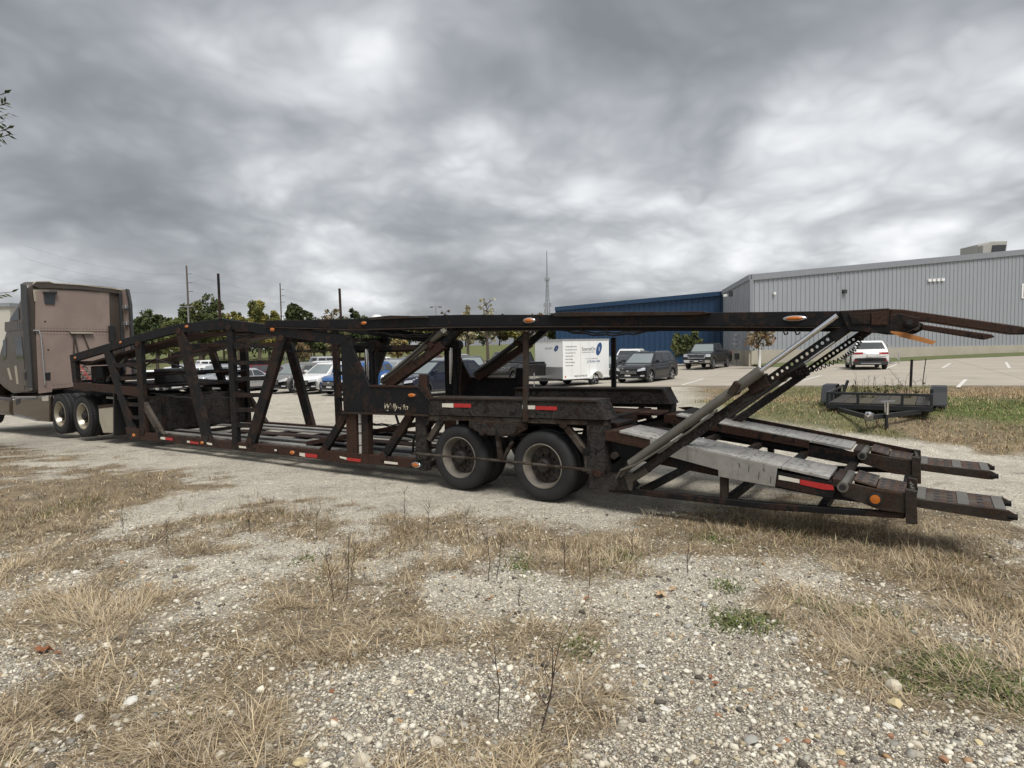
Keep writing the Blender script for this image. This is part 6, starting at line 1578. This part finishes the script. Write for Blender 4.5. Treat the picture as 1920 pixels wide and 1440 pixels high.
for i, px in enumerate(range(266, 700, 21)):
    ptree(px + (i * 7) % 9, 588 + (i * 5) % 9, 36 + (i * 11) % 16, 118 + (i * 13) % 20, [DG, MG, YG, BR, MG][i % 5] + DG[:2], 'low tree in the hedgerow along the far road', 'trees in the hedgerow along the far road', seed=700 + i, n=1200, leaf=.34, crown_base=.08)
# wooded edge on top of the grass hill
wood = [(560, 626, 50), (600, 622, 40), (720, 624, 50), (765, 622, 60), (800, 620, 46), (838, 618, 40), (872, 616, 44), (905, 620, 40), (935, 616, 50), (968, 618, 46), (1000, 614, 52), (1035, 616, 48), (1070, 612, 56), (500, 628, 60), (455, 626, 50), (1100, 616, 50), (640, 628, 46), (680, 626, 46)]
for i, (px, py, wd) in enumerate(wood):
    ptree(px, py - 24, wd * 1.15, 178 + (i * 37 % 23), [BR, MG, DG, BR, YG][i % 5] + [BR, DG][i % 2], 'autumn tree in the wooded edge on the grass hill', 'trees in the wooded edge on the hill', seed=300 + i, n=2600, leaf=.45, crown_base=.1)
ptree(745, 634, 50, 96, YG + BR, 'yellow-brown tree at the foot of the grass hill', seed=401, n=1400); ptree(560, 640, 44, 92, BR, 'brown shrub tree on the near slope of the grass hill', seed=402, n=900)
ptree(1287, 618, 62, 56, MG + DG, 'green tree before the blue building', 'trees by the buildings', 403, n=1700, leaf=.20, crown_base=.15)
tt = ptree(1424, 606, 58, 45, BR + [(.22, .10, .05)], 'slim reddish young tree with a white trunk guard before the grey building', 'trees by the buildings', 404, n=420, leaf=.15, crown_base=.45, trunk_r=.07)
MB().cyl((0, 0, 0), (.05, 0, 1.75), .10, 10).build('trunk_guard', K['lampwhite'], tt, smooth=50)
# tree standing outside the frame whose twigs reach in at the left edge
et = tree('tree', (-11.1, 11.4, zgs(-11.1, 11.4)), 7.2, 1.15, DG, 'leafy tree reaching in at the left edge before the truck', None, 500, n=1600, leaf=.12, crown_base=.55)
m = MB(); Lv = []
rn = random.Random(3)
def twig(p, q, nl):
    m.tube([p, p.lerp(q, .5) + Vector((0, 0, .06)), q], [.02, .012, .004], 5)
    for i in range(nl):
        c = p.lerp(q, .62 + .38 * (i + .5) / nl); d = Vector((rn.uniform(.1, 1), rn.uniform(-.6, .6), rn.uniform(-.7, .5))).normalized(); Lv.append((c, d))
org = Vector((-11.1, 11.4, zgs(-11.1, 11.4)))
for px, py in ((16, 172), (14, 192), (18, 212), (16, 240), (19, 251), (6, 228)):
    e_ = at_y(px, py, 11.4) - org; twig(Vector((.0, 0, e_.z - .9)), e_, 30)
for px, py in ((27, 547), (10, 553)):
    e_ = at_y(px, py, 11.4) - org; twig(Vector((0, 0, e_.z - .3)), e_, 7)
m.build('twigs', K['bark'], et)
v = []; 
for c, d in Lv:
    s_ = d.cross(Vector((rn.uniform(-1, 1), rn.uniform(-1, 1), 1))).normalized() * .026; v += [c, c + d * .07 + s_, c + d * .15, c + d * .07 - s_]
me = bpy.data.meshes.new('leaves'); fast_mesh(me, np.array([tuple(q) for q in v]), np.arange(len(v)).reshape(-1, 4), 4); vcol(me, 'tint', np.tile(np.array(DG[1]), (len(v), 1))); me.materials.append(K['leaf']); o = link('leaves', me, et); o['kind'] = 'stuff'
# ================================================================== GROUND COVER
def gz(x, y):
    x = np.asarray(x, float); y = np.asarray(y, float)
    return zg(x, y) + (1 - sst(14, 40, y)) * (.018 * (fbm(x, y, 1.3, 3, 71) - .5) + .02 * (fbm(x, y, 7, 3, 77) - .5) * (.4 + veg(x, y))) - .004
def sample_view(n, y0, y1, power, rng, spread=.86, pad=.6):
    """points on the ground in front of the viewer, thinning out with distance"""
    u = rng.uniform(0, 1, n); p = 1 - power
    y = (y0 ** p + u * (y1 ** p - y0 ** p)) ** (1 / p)
    x = rng.uniform(-1, 1, n) * (spread * y + pad); return x, y
K['strand'] = leafmat('dry_and_green_blades', None)
def make_blades(name, base, az, tilt, length, width, droop, col, mat):
    n = len(base); d = np.stack([np.cos(az) * np.cos(tilt), np.sin(az) * np.cos(tilt), np.sin(tilt)], 1)
    side = np.stack([-np.sin(az), np.cos(az), np.zeros(n)], 1) * (width * .5)[:, None]
    L = length[:, None]; dz = np.zeros((n, 3)); dz[:, 2] = -droop * length
    m1 = base + d * L * .5 + dz * .25; tp = base + d * L + dz
    tp[:, 2] = np.maximum(tp[:, 2], base[:, 2] + .004); m1[:, 2] = np.maximum(m1[:, 2], base[:, 2] + .006)
    v = np.stack([base - side, base + side, m1 + side * .75, m1 - side * .75, tp], 1).reshape(-1, 3)
    o = (np.arange(n) * 5)[:, None]
    f = np.concatenate([o + np.array([[0, 1, 2]]), o + np.array([[0, 2, 3]]), o + np.array([[3, 2, 4]])], 1).reshape(-1, 3)
    me = bpy.data.meshes.new(name); fast_mesh(me, v, f, 3); vcol(me, 'tint', np.repeat(col, 5, 0)); me.materials.append(mat); return link(name, me)
STRAW = np.array([(.54, .43, .275), (.44, .345, .22), (.32, .245, .16), (.60, .49, .325), (.40, .34, .255), (.20, .15, .10)])
GREEN = np.array([(.10, .14, .04), (.14, .18, .055), (.075, .105, .034), (.20, .21, .085)])
BROWN = np.array([(.20, .135, .08), (.27, .185, .11), (.15, .105, .068), (.33, .235, .135)])
def tufts(name, x, y, k, lmin, lmax, wmin, wmax, tilt0, tilt1, pal, rng, spread=.03, label='', flow=.0, greenf=None):
    n = len(x); X = np.repeat(x, k) + rng.normal(0, spread, n * k); Y = np.repeat(y, k) + rng.normal(0, spread, n * k)
    base = np.stack([X, Y, gz(X, Y) - .006], 1)
    fl = 6.28 * fbm(X, Y, .8, 2, 91) * 2
    az = np.where(rng.uniform(0, 1, n * k) < flow, fl + rng.normal(0, .5, n * k), rng.uniform(0, 6.28, n * k))
    tilt = rng.uniform(tilt0, tilt1, n * k); ln = rng.uniform(lmin, lmax, n * k) * np.repeat(rng.uniform(.6, 1.25, n), k); wd = rng.uniform(wmin, wmax, n * k)
    pi = np.where(rng.uniform(0, 1, n * k) < .6, np.repeat(rng.integers(0, len(pal), n), k), rng.integers(0, len(pal), n * k)); col = pal[pi] * rng.uniform(.75, 1.2, n * k)[:, None]
    if greenf is not None:
        g_ = rng.uniform(0, 1, n * k) < np.repeat(greenf, k); col[g_] = GREEN[rng.integers(0, len(GREEN), g_.sum())] * rng.uniform(.8, 1.3, g_.sum())[:, None]
    o = make_blades(name, base, az, tilt, ln, wd, rng.uniform(.1, .5, n * k), col, K['strand']); tag(o, label, 'grass', kind='stuff'); return o
rng = np.random.default_rng(11)
# matted straw in the foreground
x, y = sample_view(30000, 1.5, 8.5, 1.35, rng); vg = veg(x, y); s_, n_ = tloc(x, y)
ok = (rng.uniform(0, 1, len(x)) < np.clip(vg - .16, 0, 1) ** 1.3 * 1.1) & ~((n_ > -.1) & (s_ < 1.2)) ; x, y = x[ok], y[ok]
tufts('dry_grass', x, y, 11, .04, .16, .0026, .006, R_(4), R_(48), STRAW, rng, .035, 'matted dry straw grass growing through the foreground gravel', .55, green(x, y) * .25)
# clumps with longer bending stems
x, y = sample_view(5200, 1.5, 7.5, 1.2, rng); vg = veg(x, y); s_, n_ = tloc(x, y); ok = (vg > .6) & (fbm(x, y, 2.2, 2, 15) > .46) & ~((n_ > -.1) & (s_ < 1.2)); x, y = x[ok], y[ok]
tufts('bunch_grass', x, y, 22, .12, .33, .0026, .0055, R_(8), R_(55), STRAW[:5], rng, .03, 'longer bunches of bleached bending grass in the gravel', .5)
# thin dead litter lying on the stones
x, y = sample_view(30000, 1.5, 7.5, 1.3, rng); s_, n_ = tloc(x, y); ok = (fbm(x, y, 1.7, 3, 25) + .6 * (fbm(x, y, 7, 2, 26) - .5) > .45) & ~((n_ > -.1) & (s_ < 1.2)); x, y = x[ok], y[ok]
tufts('straw_litter', x, y, 4, .03, .14, .0022, .0045, R_(0), R_(8), np.vstack([STRAW, BROWN]), rng, .05, 'loose dead stems and litter lying on the stones', .2)
DARK = np.array([(.13, .098, .07), (.09, .068, .05), (.18, .135, .098), (.24, .19, .14), (.31, .25, .185)])
x, y = sample_view(34000, 1.5, 7.0, 1.3, rng); s_, n_ = tloc(x, y); ok = (fbm(x, y, 1.5, 3, 125) + .9 * (fbm(x, y, 6, 2, 126) - .5) > .44) & ~((n_ > -.1) & (s_ < 1.2)); x, y = x[ok], y[ok]
tufts('dead_litter', x, y, 5, .03, .11, .002, .0045, R_(0), R_(22), DARK, rng, .04, 'dark dead weed litter matted between the stones', .3)
# upright brown weeds in the patches before the wheels
xs_, ys_, gs_ = [], [], []
for px, py, rx, ry, n in ((760, 1010, 120, 45, 330), (1000, 1020, 100, 40, 260), (1130, 1055, 90, 35, 200), (620, 1060, 40, 50, 90), (1450, 1000, 230, 30, 420), (480, 970, 150, 40, 300), (140, 950, 180, 45, 420), (1760, 1050, 150, 60, 420), (1880, 1130, 60, 80, 240), (1320, 1010, 60, 20, 80)):
    c = at_z(px, py); a = abs(at_z(px + rx, py).x - c.x); b = abs(at_z(px, py - ry).y - c.y); xs_.append(c.x + rng.normal(0, .55, n) * a); ys_.append(c.y + rng.normal(0, .5, n) * b)
x = np.concatenate(xs_); y = np.concatenate(ys_); kp = rng.uniform(0, 1, len(x)) < .95 * np.clip(fbm(x, y, 2.5, 2, 33) * 2.6 - .5, 0, 1.2); x, y = x[kp], y[kp]; s_, n_ = tloc(x, y); ok = ~((n_ > -.15) & (s_ < 1.2)); x, y = x[ok], y[ok]
tufts('upright_weeds', x, y, 8, .05, .17, .0025, .005, R_(35), R_(85), np.vstack([BROWN, STRAW[1:4]]), rng, .03, 'upright brown weeds and seed stalks before the hauler wheels', 0, np.full(len(x), .14))
# green leafy clumps
xs_, ys_ = [], []
for px, py, rx, ry, n in ((1790, 1262, 100, 36, 420), (1880, 1300, 50, 30, 120), (1385, 1166, 55, 18, 170), (1340, 1010, 40, 10, 60), (1165, 1045, 25, 14, 70), (975, 1060, 20, 20, 60), (1640, 1150, 60, 14, 70), (568, 1050, 10, 8, 25), (1365, 1100, 20, 8, 40), (1085, 1210, 16, 12, 40), (80, 965, 12, 18, 30), (150, 945, 30, 14, 50), (1540, 1140, 30, 10, 40), (1700, 1270, 40, 14, 60)):
    c = at_z(px, py); a = abs(at_z(px + rx, py).x - c.x); b = abs(at_z(px, py - ry).y - c.y); xs_.append(c.x + rng.normal(0, .5, n) * a); ys_.append(c.y + rng.normal(0, .5, n) * b)
x = np.concatenate(xs_); y = np.concatenate(ys_)
x = x + rng.normal(0, .04, len(x)); y = y + rng.normal(0, .05, len(x))
o = tufts('green_weeds', x, y, 11, .025, .085, .006, .013, R_(5), R_(65), np.vstack([GREEN, GREEN * .8, STRAW[2:3], [(.17, .16, .07)]]), rng, .045, 'low green leafy weeds creeping over the gravel'); o['category'] = 'weeds'
# sparse straw along the far verge of the drive, left of the hauler
x = rng.uniform(-15, 0, 9000); y = rng.uniform(6.5, 17, 9000); s_, n_ = tloc(x, y); vg = veg(x, y); ok = (vg > .38 + .3 * rng.uniform(0, 1, len(x))) & (n_ < -.35) & (x > -.95 * y); x, y = x[ok], y[ok]
tufts('verge_straw', x, y, 8, .05, .15, .005, .010, R_(8), R_(60), np.vstack([STRAW, BROWN]), rng, .07, 'thin dry straw along the near verge of the gravel drive', .2)
# grass bank behind the ramps
n = 30000; x = rng.uniform(-2, 26, n); y = 8.5 + 19 * rng.uniform(0, 1, n) ** 1.5
s_, n_ = tloc(x, y); vg = veg(x, y); lu = (x - LA.x) * E2.x + (y - LA.y) * E2.y
ok = (vg > .45 + .25 * rng.uniform(0, 1, n)) & (n_ > 5.4) & (lu < -.1) & (x < .95 * y + 1); x, y = x[ok], y[ok]
sc = 1
tufts('bank_grass', x, y, 8, .05, .16, .006, .014, R_(18), R_(80), np.vstack([STRAW * np.array([1.0, .93, .85]), BROWN[3:]]), rng, .09, 'rough dry grass bank between the gravel drive and the concrete lot', .0, np.clip(green(x, y) * .9, 0, .6))
# grassy strip far left behind the hauler, thin weeds under the ramps
x = rng.uniform(1.0, 5.5, 900); y = rng.uniform(4.2, 9.5, 900); s_, n_ = tloc(x, y); ok = (n_ > -.4) & (n_ < 2.6) & (s_ > 1.6); x, y = x[ok], y[ok]
tufts('ramp_weeds', x, y, 8, .05, .14, .004, .007, R_(15), R_(75), np.vstack([STRAW[1:], BROWN]), rng, .05, 'thin dry weeds under the lowered ramps')
# ---- gravel
t = (1 + 5 ** .5) / 2; ico = np.array([(-1, t, 0), (1, t, 0), (-1, -t, 0), (1, -t, 0), (0, -1, t), (0, 1, t), (0, -1, -t), (0, 1, -t), (t, 0, -1), (t, 0, 1), (-t, 0, -1), (-t, 0, 1)], float); ico /= np.linalg.norm(ico[0])
icf = np.array([(0, 11, 5), (0, 5, 1), (0, 1, 7), (0, 7, 10), (0, 10, 11), (1, 5, 9), (5, 11, 4), (11, 10, 2), (10, 7, 6), (7, 1, 8), (3, 9, 4), (3, 4, 2), (3, 2, 6), (3, 6, 8), (3, 8, 9), (4, 9, 5), (2, 4, 11), (6, 2, 10), (8, 6, 7), (9, 8, 1)])
octa = np.array([(1, 0, 0), (0, 1, 0), (-1, 0, 0), (0, -1, 0), (0, 0, 1), (0, 0, -1)], float); octf = np.array([(0, 1, 4), (1, 2, 4), (2, 3, 4), (3, 0, 4)])
def pebbles(name, x, y, r, rng, label, small=False):
    n = len(x); ico_, icf_ = (octa[:5], octf) if small else (ico, icf); nv = len(ico_); sc = np.stack([rng.uniform(.7, 1.35, n), rng.uniform(.7, 1.2, n), rng.uniform(.45, .85, n)], 1) * r[:, None]
    jit = 1 + rng.uniform(-.36, .24, (n, nv)); v = ico_[None] * jit[..., None] * sc[:, None, :]
    a = rng.uniform(0, 6.28, n); ca, sa = np.cos(a)[:, None], np.sin(a)[:, None]; vx = v[..., 0] * ca - v[..., 1] * sa; vy = v[..., 0] * sa + v[..., 1] * ca
    b = rng.normal(0, .3, n)[:, None]; vz = v[..., 2] * np.cos(b) + vx * np.sin(b)
    z = gz(x, y) + r * .22
    V = np.stack([vx + x[:, None], vy + y[:, None], vz + z[:, None]], -1).reshape(-1, 3)
    F = ((np.arange(n) * nv)[:, None, None] + icf_[None]).reshape(-1, 3)
    pal = np.array([(.68, .64, .555), (.58, .54, .46), (.76, .73, .655), (.36, .345, .315), (.27, .26, .24), (.47, .40, .285), (.40, .26, .15), (.11, .098, .088), (.42, .385, .33)]); pw = np.array([.22, .2, .11, .13, .08, .08, .012, .078, .09])
    col = pal[rng.choice(len(pal), n, p=pw)] * rng.uniform(.82, 1.12, n)[:, None] * np.array([1.0, .985, .93])
    me = bpy.data.meshes.new(name); fast_mesh(me, V, F, 3); vcol(me, 'tint', np.repeat(col, nv, 0)); me.materials.append(K['stone']); o = link(name, me); tag(o, label, 'gravel', kind='stuff'); return o
_m = Mat('pale_stone'); _a = _m.n('ShaderNodeVertexColor', layer_name='tint'); _v = _m.coord('Object'); _m.set(Base_Color=_m.mix(1.0, _a.outputs[0], _m.ramp(_m.noise(_v, 90, 4), [(.3, .78), (.7, 1.1)]), 'MULTIPLY'), Roughness=.9, Specular_IOR_Level=.2); _m.bump(_m.noise(_v, 150, 3), .3, .003); K['stone'] = _m.m
xa, ya = sample_view(170000, 1.45, 8.0, 1.4, rng); vg = veg(xa, ya) + .5 * (fbm(xa, ya, 9, 2, 5) - .5); ok = rng.uniform(0, 1, len(xa)) < np.clip(1.2 - 1.1 * vg, .12, 1); xa, ya = xa[ok], ya[ok]
pebbles('fine_gravel', xa, ya, np.clip(rng.lognormal(math.log(.0052), .3, len(xa)) * np.clip(ya / 3.2, .8, 1.6), .003, .012), rng, 'fine pale gravel chips bedded between the larger stones', True)
x, y = sample_view(42000, 1.45, 6.5, 1.25, rng); vg = veg(x, y) + .5 * (fbm(x, y, 9, 2, 5) - .5); ok = rng.uniform(0, 1, len(x)) < np.clip(1.2 - 1.15 * vg, .16, 1); x, y = x[ok], y[ok]
r = np.clip(rng.lognormal(math.log(.0074), .52, len(x)), .003, .026)
xb, yb = sample_view(6500, 1.45, 7.5, 1.3, rng); kp = rng.uniform(0, 1, len(xb)) < np.clip(1.3 - veg(xb, yb), .25, 1); x = np.concatenate([x, xb[kp]]); y = np.concatenate([y, yb[kp]]); r = np.concatenate([r, np.clip(rng.lognormal(math.log(.0145), .36, kp.sum()), .009, .032)])
pebbles('gravel', x, y, r, rng, 'loose pale limestone gravel covering the foreground')
# ---- single rocks one can pick out
def rock_mesh(seed, col):
    rg = np.random.default_rng(seed); bm = bmesh.new(); bmesh.ops.create_icosphere(bm, subdivisions=2, radius=1)
    k = rg.normal(size=(5, 3)); k /= np.linalg.norm(k, axis=1, keepdims=True)
    for v_ in bm.verts:
        p = np.array(v_.co); s = 1.0
        for q in k:
            d_ = p @ q
            if d_ > .62: s *= 1 - (d_ - .62) * .75
        s *= 1 + rg.uniform(-.05, .05); v_.co = Vector(p * s)
    me = bpy.data.meshes.new('rock'); bm.to_mesh(me); bm.free(); vcol(me, 'tint', np.tile(np.array(col), (len(me.vertices), 1))); me.materials.append(K['stone']); me.shade_smooth(); me.set_sharp_from_angle(angle=R_(28)); return me
CW, CC, CY, CGY, CO, CD = (.66, .64, .58), (.58, .52, .41), (.60, .50, .30), (.38, .37, .34), (.36, .2, .12), (.10, .09, .085)
RK = {k: [rock_mesh(40 + 7 * i + j, c) for j in range(3)] for i, (k, c) in enumerate((('white', CW), ('cream', CC), ('yellow', CY), ('grey', CGY), ('reddish', CO), ('dark', CD)))}
rocks = [(245, 1320, 15, 'white'), (148, 1350, 13, 'white'), (172, 1368, 9, 'cream'), (820, 1397, 17, 'cream'), (690, 1390, 12, 'cream'), (678, 1428, 19, 'cream'), (1678, 1322, 15, 'yellow'), (1675, 1290, 20, 'cream'), (1713, 1187, 9, 'grey'), (412, 1418, 13, 'cream'), (565, 1430, 15, 'yellow'),
         (625, 1353, 10, 'reddish'), (1457, 1318, 8, 'cream'), (1320, 1010 + 126, 9, 'grey'), (1290, 1175, 10, 'grey'), (1306, 1190, 7, 'white'), (1312, 1330, 7, 'grey'), (1360, 1331, 8, 'dark'), (1346, 1340, 6, 'reddish'), (1410, 1393, 16, 'grey'), (1475, 1388, 7, 'reddish'), (1512, 1390, 9, 'reddish'),
         (1454, 1403, 7, 'white'), (1575, 1412, 11, 'yellow'), (1580, 1432, 10, 'reddish'), (1670, 1381, 9, 'reddish'), (1720, 1400, 13, 'cream'), (1690, 1358, 6, 'white'), (1643, 1351, 6, 'white'), (1665, 1362, 9, 'white'), (1720, 1416, 5, 'white'), (1770, 1425, 12, 'reddish'), (1835, 1392, 8, 'yellow'), (1888, 1428, 9, 'white'),
         (142, 1075, 7, 'white'), (52, 1148, 9, 'white'), (210, 960, 5, 'cream'), (195, 970, 5, 'cream'), (928, 1008, 5, 'white'), (742, 1100, 6, 'cream'), (700, 1275, 6, 'cream'), (746, 1280, 9, 'cream'), (830, 1220, 7, 'cream'), (1185, 1183, 7, 'cream'), (1114, 1228, 7, 'cream'), (1203, 1250, 8, 'white'), (1245, 1330, 10, 'white'), (1490, 1202, 9, 'white'), (1580, 1198, 6, 'white'), (120, 1337, 12, 'dark'), (1540, 1040 + 160, 5, 'white'), (770, 1278 + 20, 8, 'yellow')]
for i, (px, py, rp_, k) in enumerate(rocks):
    p = at_z(px, py); r = rp_ / FPX * p.y; o = bpy.data.objects.new('rock', RK[k][i % 3]); COL.objects.link(o)
    o.location = (p.x, p.y, float(gz(p.x, p.y)) + r * .25); o.rotation_euler = (rng.uniform(-.3, .3), rng.uniform(-.3, .3), rng.uniform(0, 6.28)); o.scale = (r * rng.uniform(.9, 1.2), r * rng.uniform(.75, 1), r * rng.uniform(.5, .7))
    size = 'large' if rp_ >= 13 else ('fist-sized' if rp_ >= 8 else 'small'); tag(o, f'{size} {k} rock lying on the foreground gravel', 'rock', f'{size} {k} rocks')
# ---- dead weed stalks, one by one
def stalk(px, py, pyt, lean, seed, label, nb=7, group='dead weed stalks', gcol='wood', r0=.004):
    p = at_z(px, py); h = (py - pyt) / FPX * p.y * 1.02; rr = random.Random(seed); m = MB(); top = Vector((lean * h, rr.uniform(-.1, .1) * h, h))
    m.tube([(0, 0, -.02), top * .35 + Vector((rr.uniform(-.02, .02), 0, 0)), top * .7, top], [r0, r0 * .8, r0 * .55, r0 * .25], 5)
    for i in range(nb):
        b = top * rr.uniform(.25, .9); ln = h * rr.uniform(.15, .4); a = rr.uniform(0, 6.28); e_ = b + Vector((math.cos(a) * ln * .45, math.sin(a) * ln * .45, ln * .85)); m.tube([b, b.lerp(e_, .5) + Vector((math.cos(a), math.sin(a), 0)) * ln * .06, e_], [r0 * .5, r0 * .38, r0 * .15], 4)
    o = m.build('dead_weed', K['weed']); o.location = (p.x, p.y, float(gz(p.x, p.y))); tag(o, label, 'weed', group); return o
K['weed'] = plain('dead_weed_stem', (.055, .038, .028), .9, 0, .3, 20); K['weed2'] = plain('bleached_stem', (.30, .25, .19), .9, 0, .3, 20)
stalk(1012, 1370, 1165, .22, 1, 'dark forked sapling stalk rising from the straw clump', 12, None, r0=.005); stalk(933, 1350, 1185, -.02, 2, 'single dark upright twig beside the forked sapling stalk', 6, None)
for i, (px, py, pt, ln) in enumerate(((650, 1120, 1000, .05), (626, 1130, 1020, -.1), (660, 1090, 1010, .1), (915, 1090, 985, .0), (930, 1085, 1000, .15), (310, 1020, 970, .1), (1290, 1075, 1000, .05), (1105, 1100, 1020, .0), (975, 1135, 1090, .0), (1060, 1075, 985, .0), (760, 975, 915, .0), (470, 1000, 940, .02), (595, 1010, 950, .05), (800, 1010, 940, .1), (880, 1020, 950, -.1), (230, 1000, 940, 0), (1180, 1060, 990, .1))):
    stalk(px, py, pt, ln, 20 + i, 'thin dead weed stalk with fine side twigs standing in the gravel', 9)
# dry leaves
K['dleaf'] = plain('dry_orange_leaf', (.25, .10, .045), .8, 0, .35, 30); K['tleaf'] = plain('dry_tan_leaf', (.46, .33, .20), .8, 0, .25, 30)
def dleaf(px, py, rp_, mat, label, seed, group=None):
    p = at_z(px, py); r = rp_ / FPX * p.y; rr = random.Random(seed); m = MB(); N = 14; V = [(0, 0, .012)]
    for i in range(N):
        a = 2 * math.pi * i / N; q = r * (1 if i % 2 else .62) * rr.uniform(.8, 1.1); V.append((q * math.cos(a), q * math.sin(a) * .7, rr.uniform(.0, r * .55)))
    V += [(x_, y_, z_ + .0015) for x_, y_, z_ in V]; n = N + 1
    F = [(0, 1 + i, 1 + (i + 1) % N) for i in range(N)] + [(n, n + 1 + (i + 1) % N, n + 1 + i) for i in range(N)] + [(1 + i, n + 1 + i, n + 1 + (i + 1) % N, 1 + (i + 1) % N) for i in range(N)]
    o = m.add(V, F).build('dry_leaf', K[mat]); o.location = (p.x, p.y, float(gz(p.x, p.y)) + .012); o.rotation_euler = (.2, .1, rr.uniform(0, 6)); tag(o, label, 'leaf', group)
dleaf(80, 1222, 22, 'dleaf', 'large curled orange-brown leaf on the gravel beside a straw clump', 1); dleaf(1238, 1118, 17, 'tleaf', 'curled tan leaf on the gravel near the green weeds', 2); dleaf(1262, 1108, 11, 'tleaf', 'smaller tan leaf overlapping the curled tan leaf', 3)
for i, (px, py) in enumerate(((108, 1228), (915, 1127), (1333, 1272), (1342, 1284), (622, 1300), (1100, 1125))): dleaf(px, py, 8, 'dleaf', 'small broken orange-brown leaf lying on the gravel', 10 + i, 'small broken leaves')
# weeds growing up through the utility trailer
cl = empty('weed_clump', (UX + 1.2, UY + 1.9, UZ + .1)); tag(cl, 'tall seeding weeds growing up through the open utility trailer', 'weeds'); rr = random.Random(5)
ca, sa = math.cos(R_(-33.6)), math.sin(R_(-33.6))
m = MB(); pts = []
for i in range(34):
    lx, ly = rr.uniform(-.8, .8), rr.uniform(1.6, 3.6); gx, gy = ca * lx - sa * ly - 1.2, sa * lx + ca * ly - 1.9; h_ = rr.uniform(.4, .9); b = Vector((gx, gy, -.1)); t_ = b + Vector((rr.uniform(-.12, .12), rr.uniform(-.12, .12), h_)); m.tube([b, b.lerp(t_, .6), t_], [.006, .005, .002], 4)
    for k in range(5):
        q = b.lerp(t_, rr.uniform(.55, 1)); e_ = q + Vector((rr.uniform(-.12, .12), rr.uniform(-.12, .12), rr.uniform(.02, .14))); m.tube([q, q.lerp(e_, .5), e_], [.003, .003, .002], 3)
    for k in range(7): pts.append(b.lerp(t_, rr.uniform(.1, .75)))
m.build('stems', K['weed'], cl)['kind'] = 'stuff'
v, f, col = leaf_cloud([tuple(q) for q in pts], [.09] * len(pts), 1500, .035, [(.10, .105, .04), (.16, .14, .06), (.07, .08, .03), (.22, .18, .10)], np.random.default_rng(8)); me = bpy.data.meshes.new('leaves'); fast_mesh(me, v, f, 4); vcol(me, 'tint', col); me.materials.append(K['leaf']); link('leaves', me, cl)['kind'] = 'stuff'
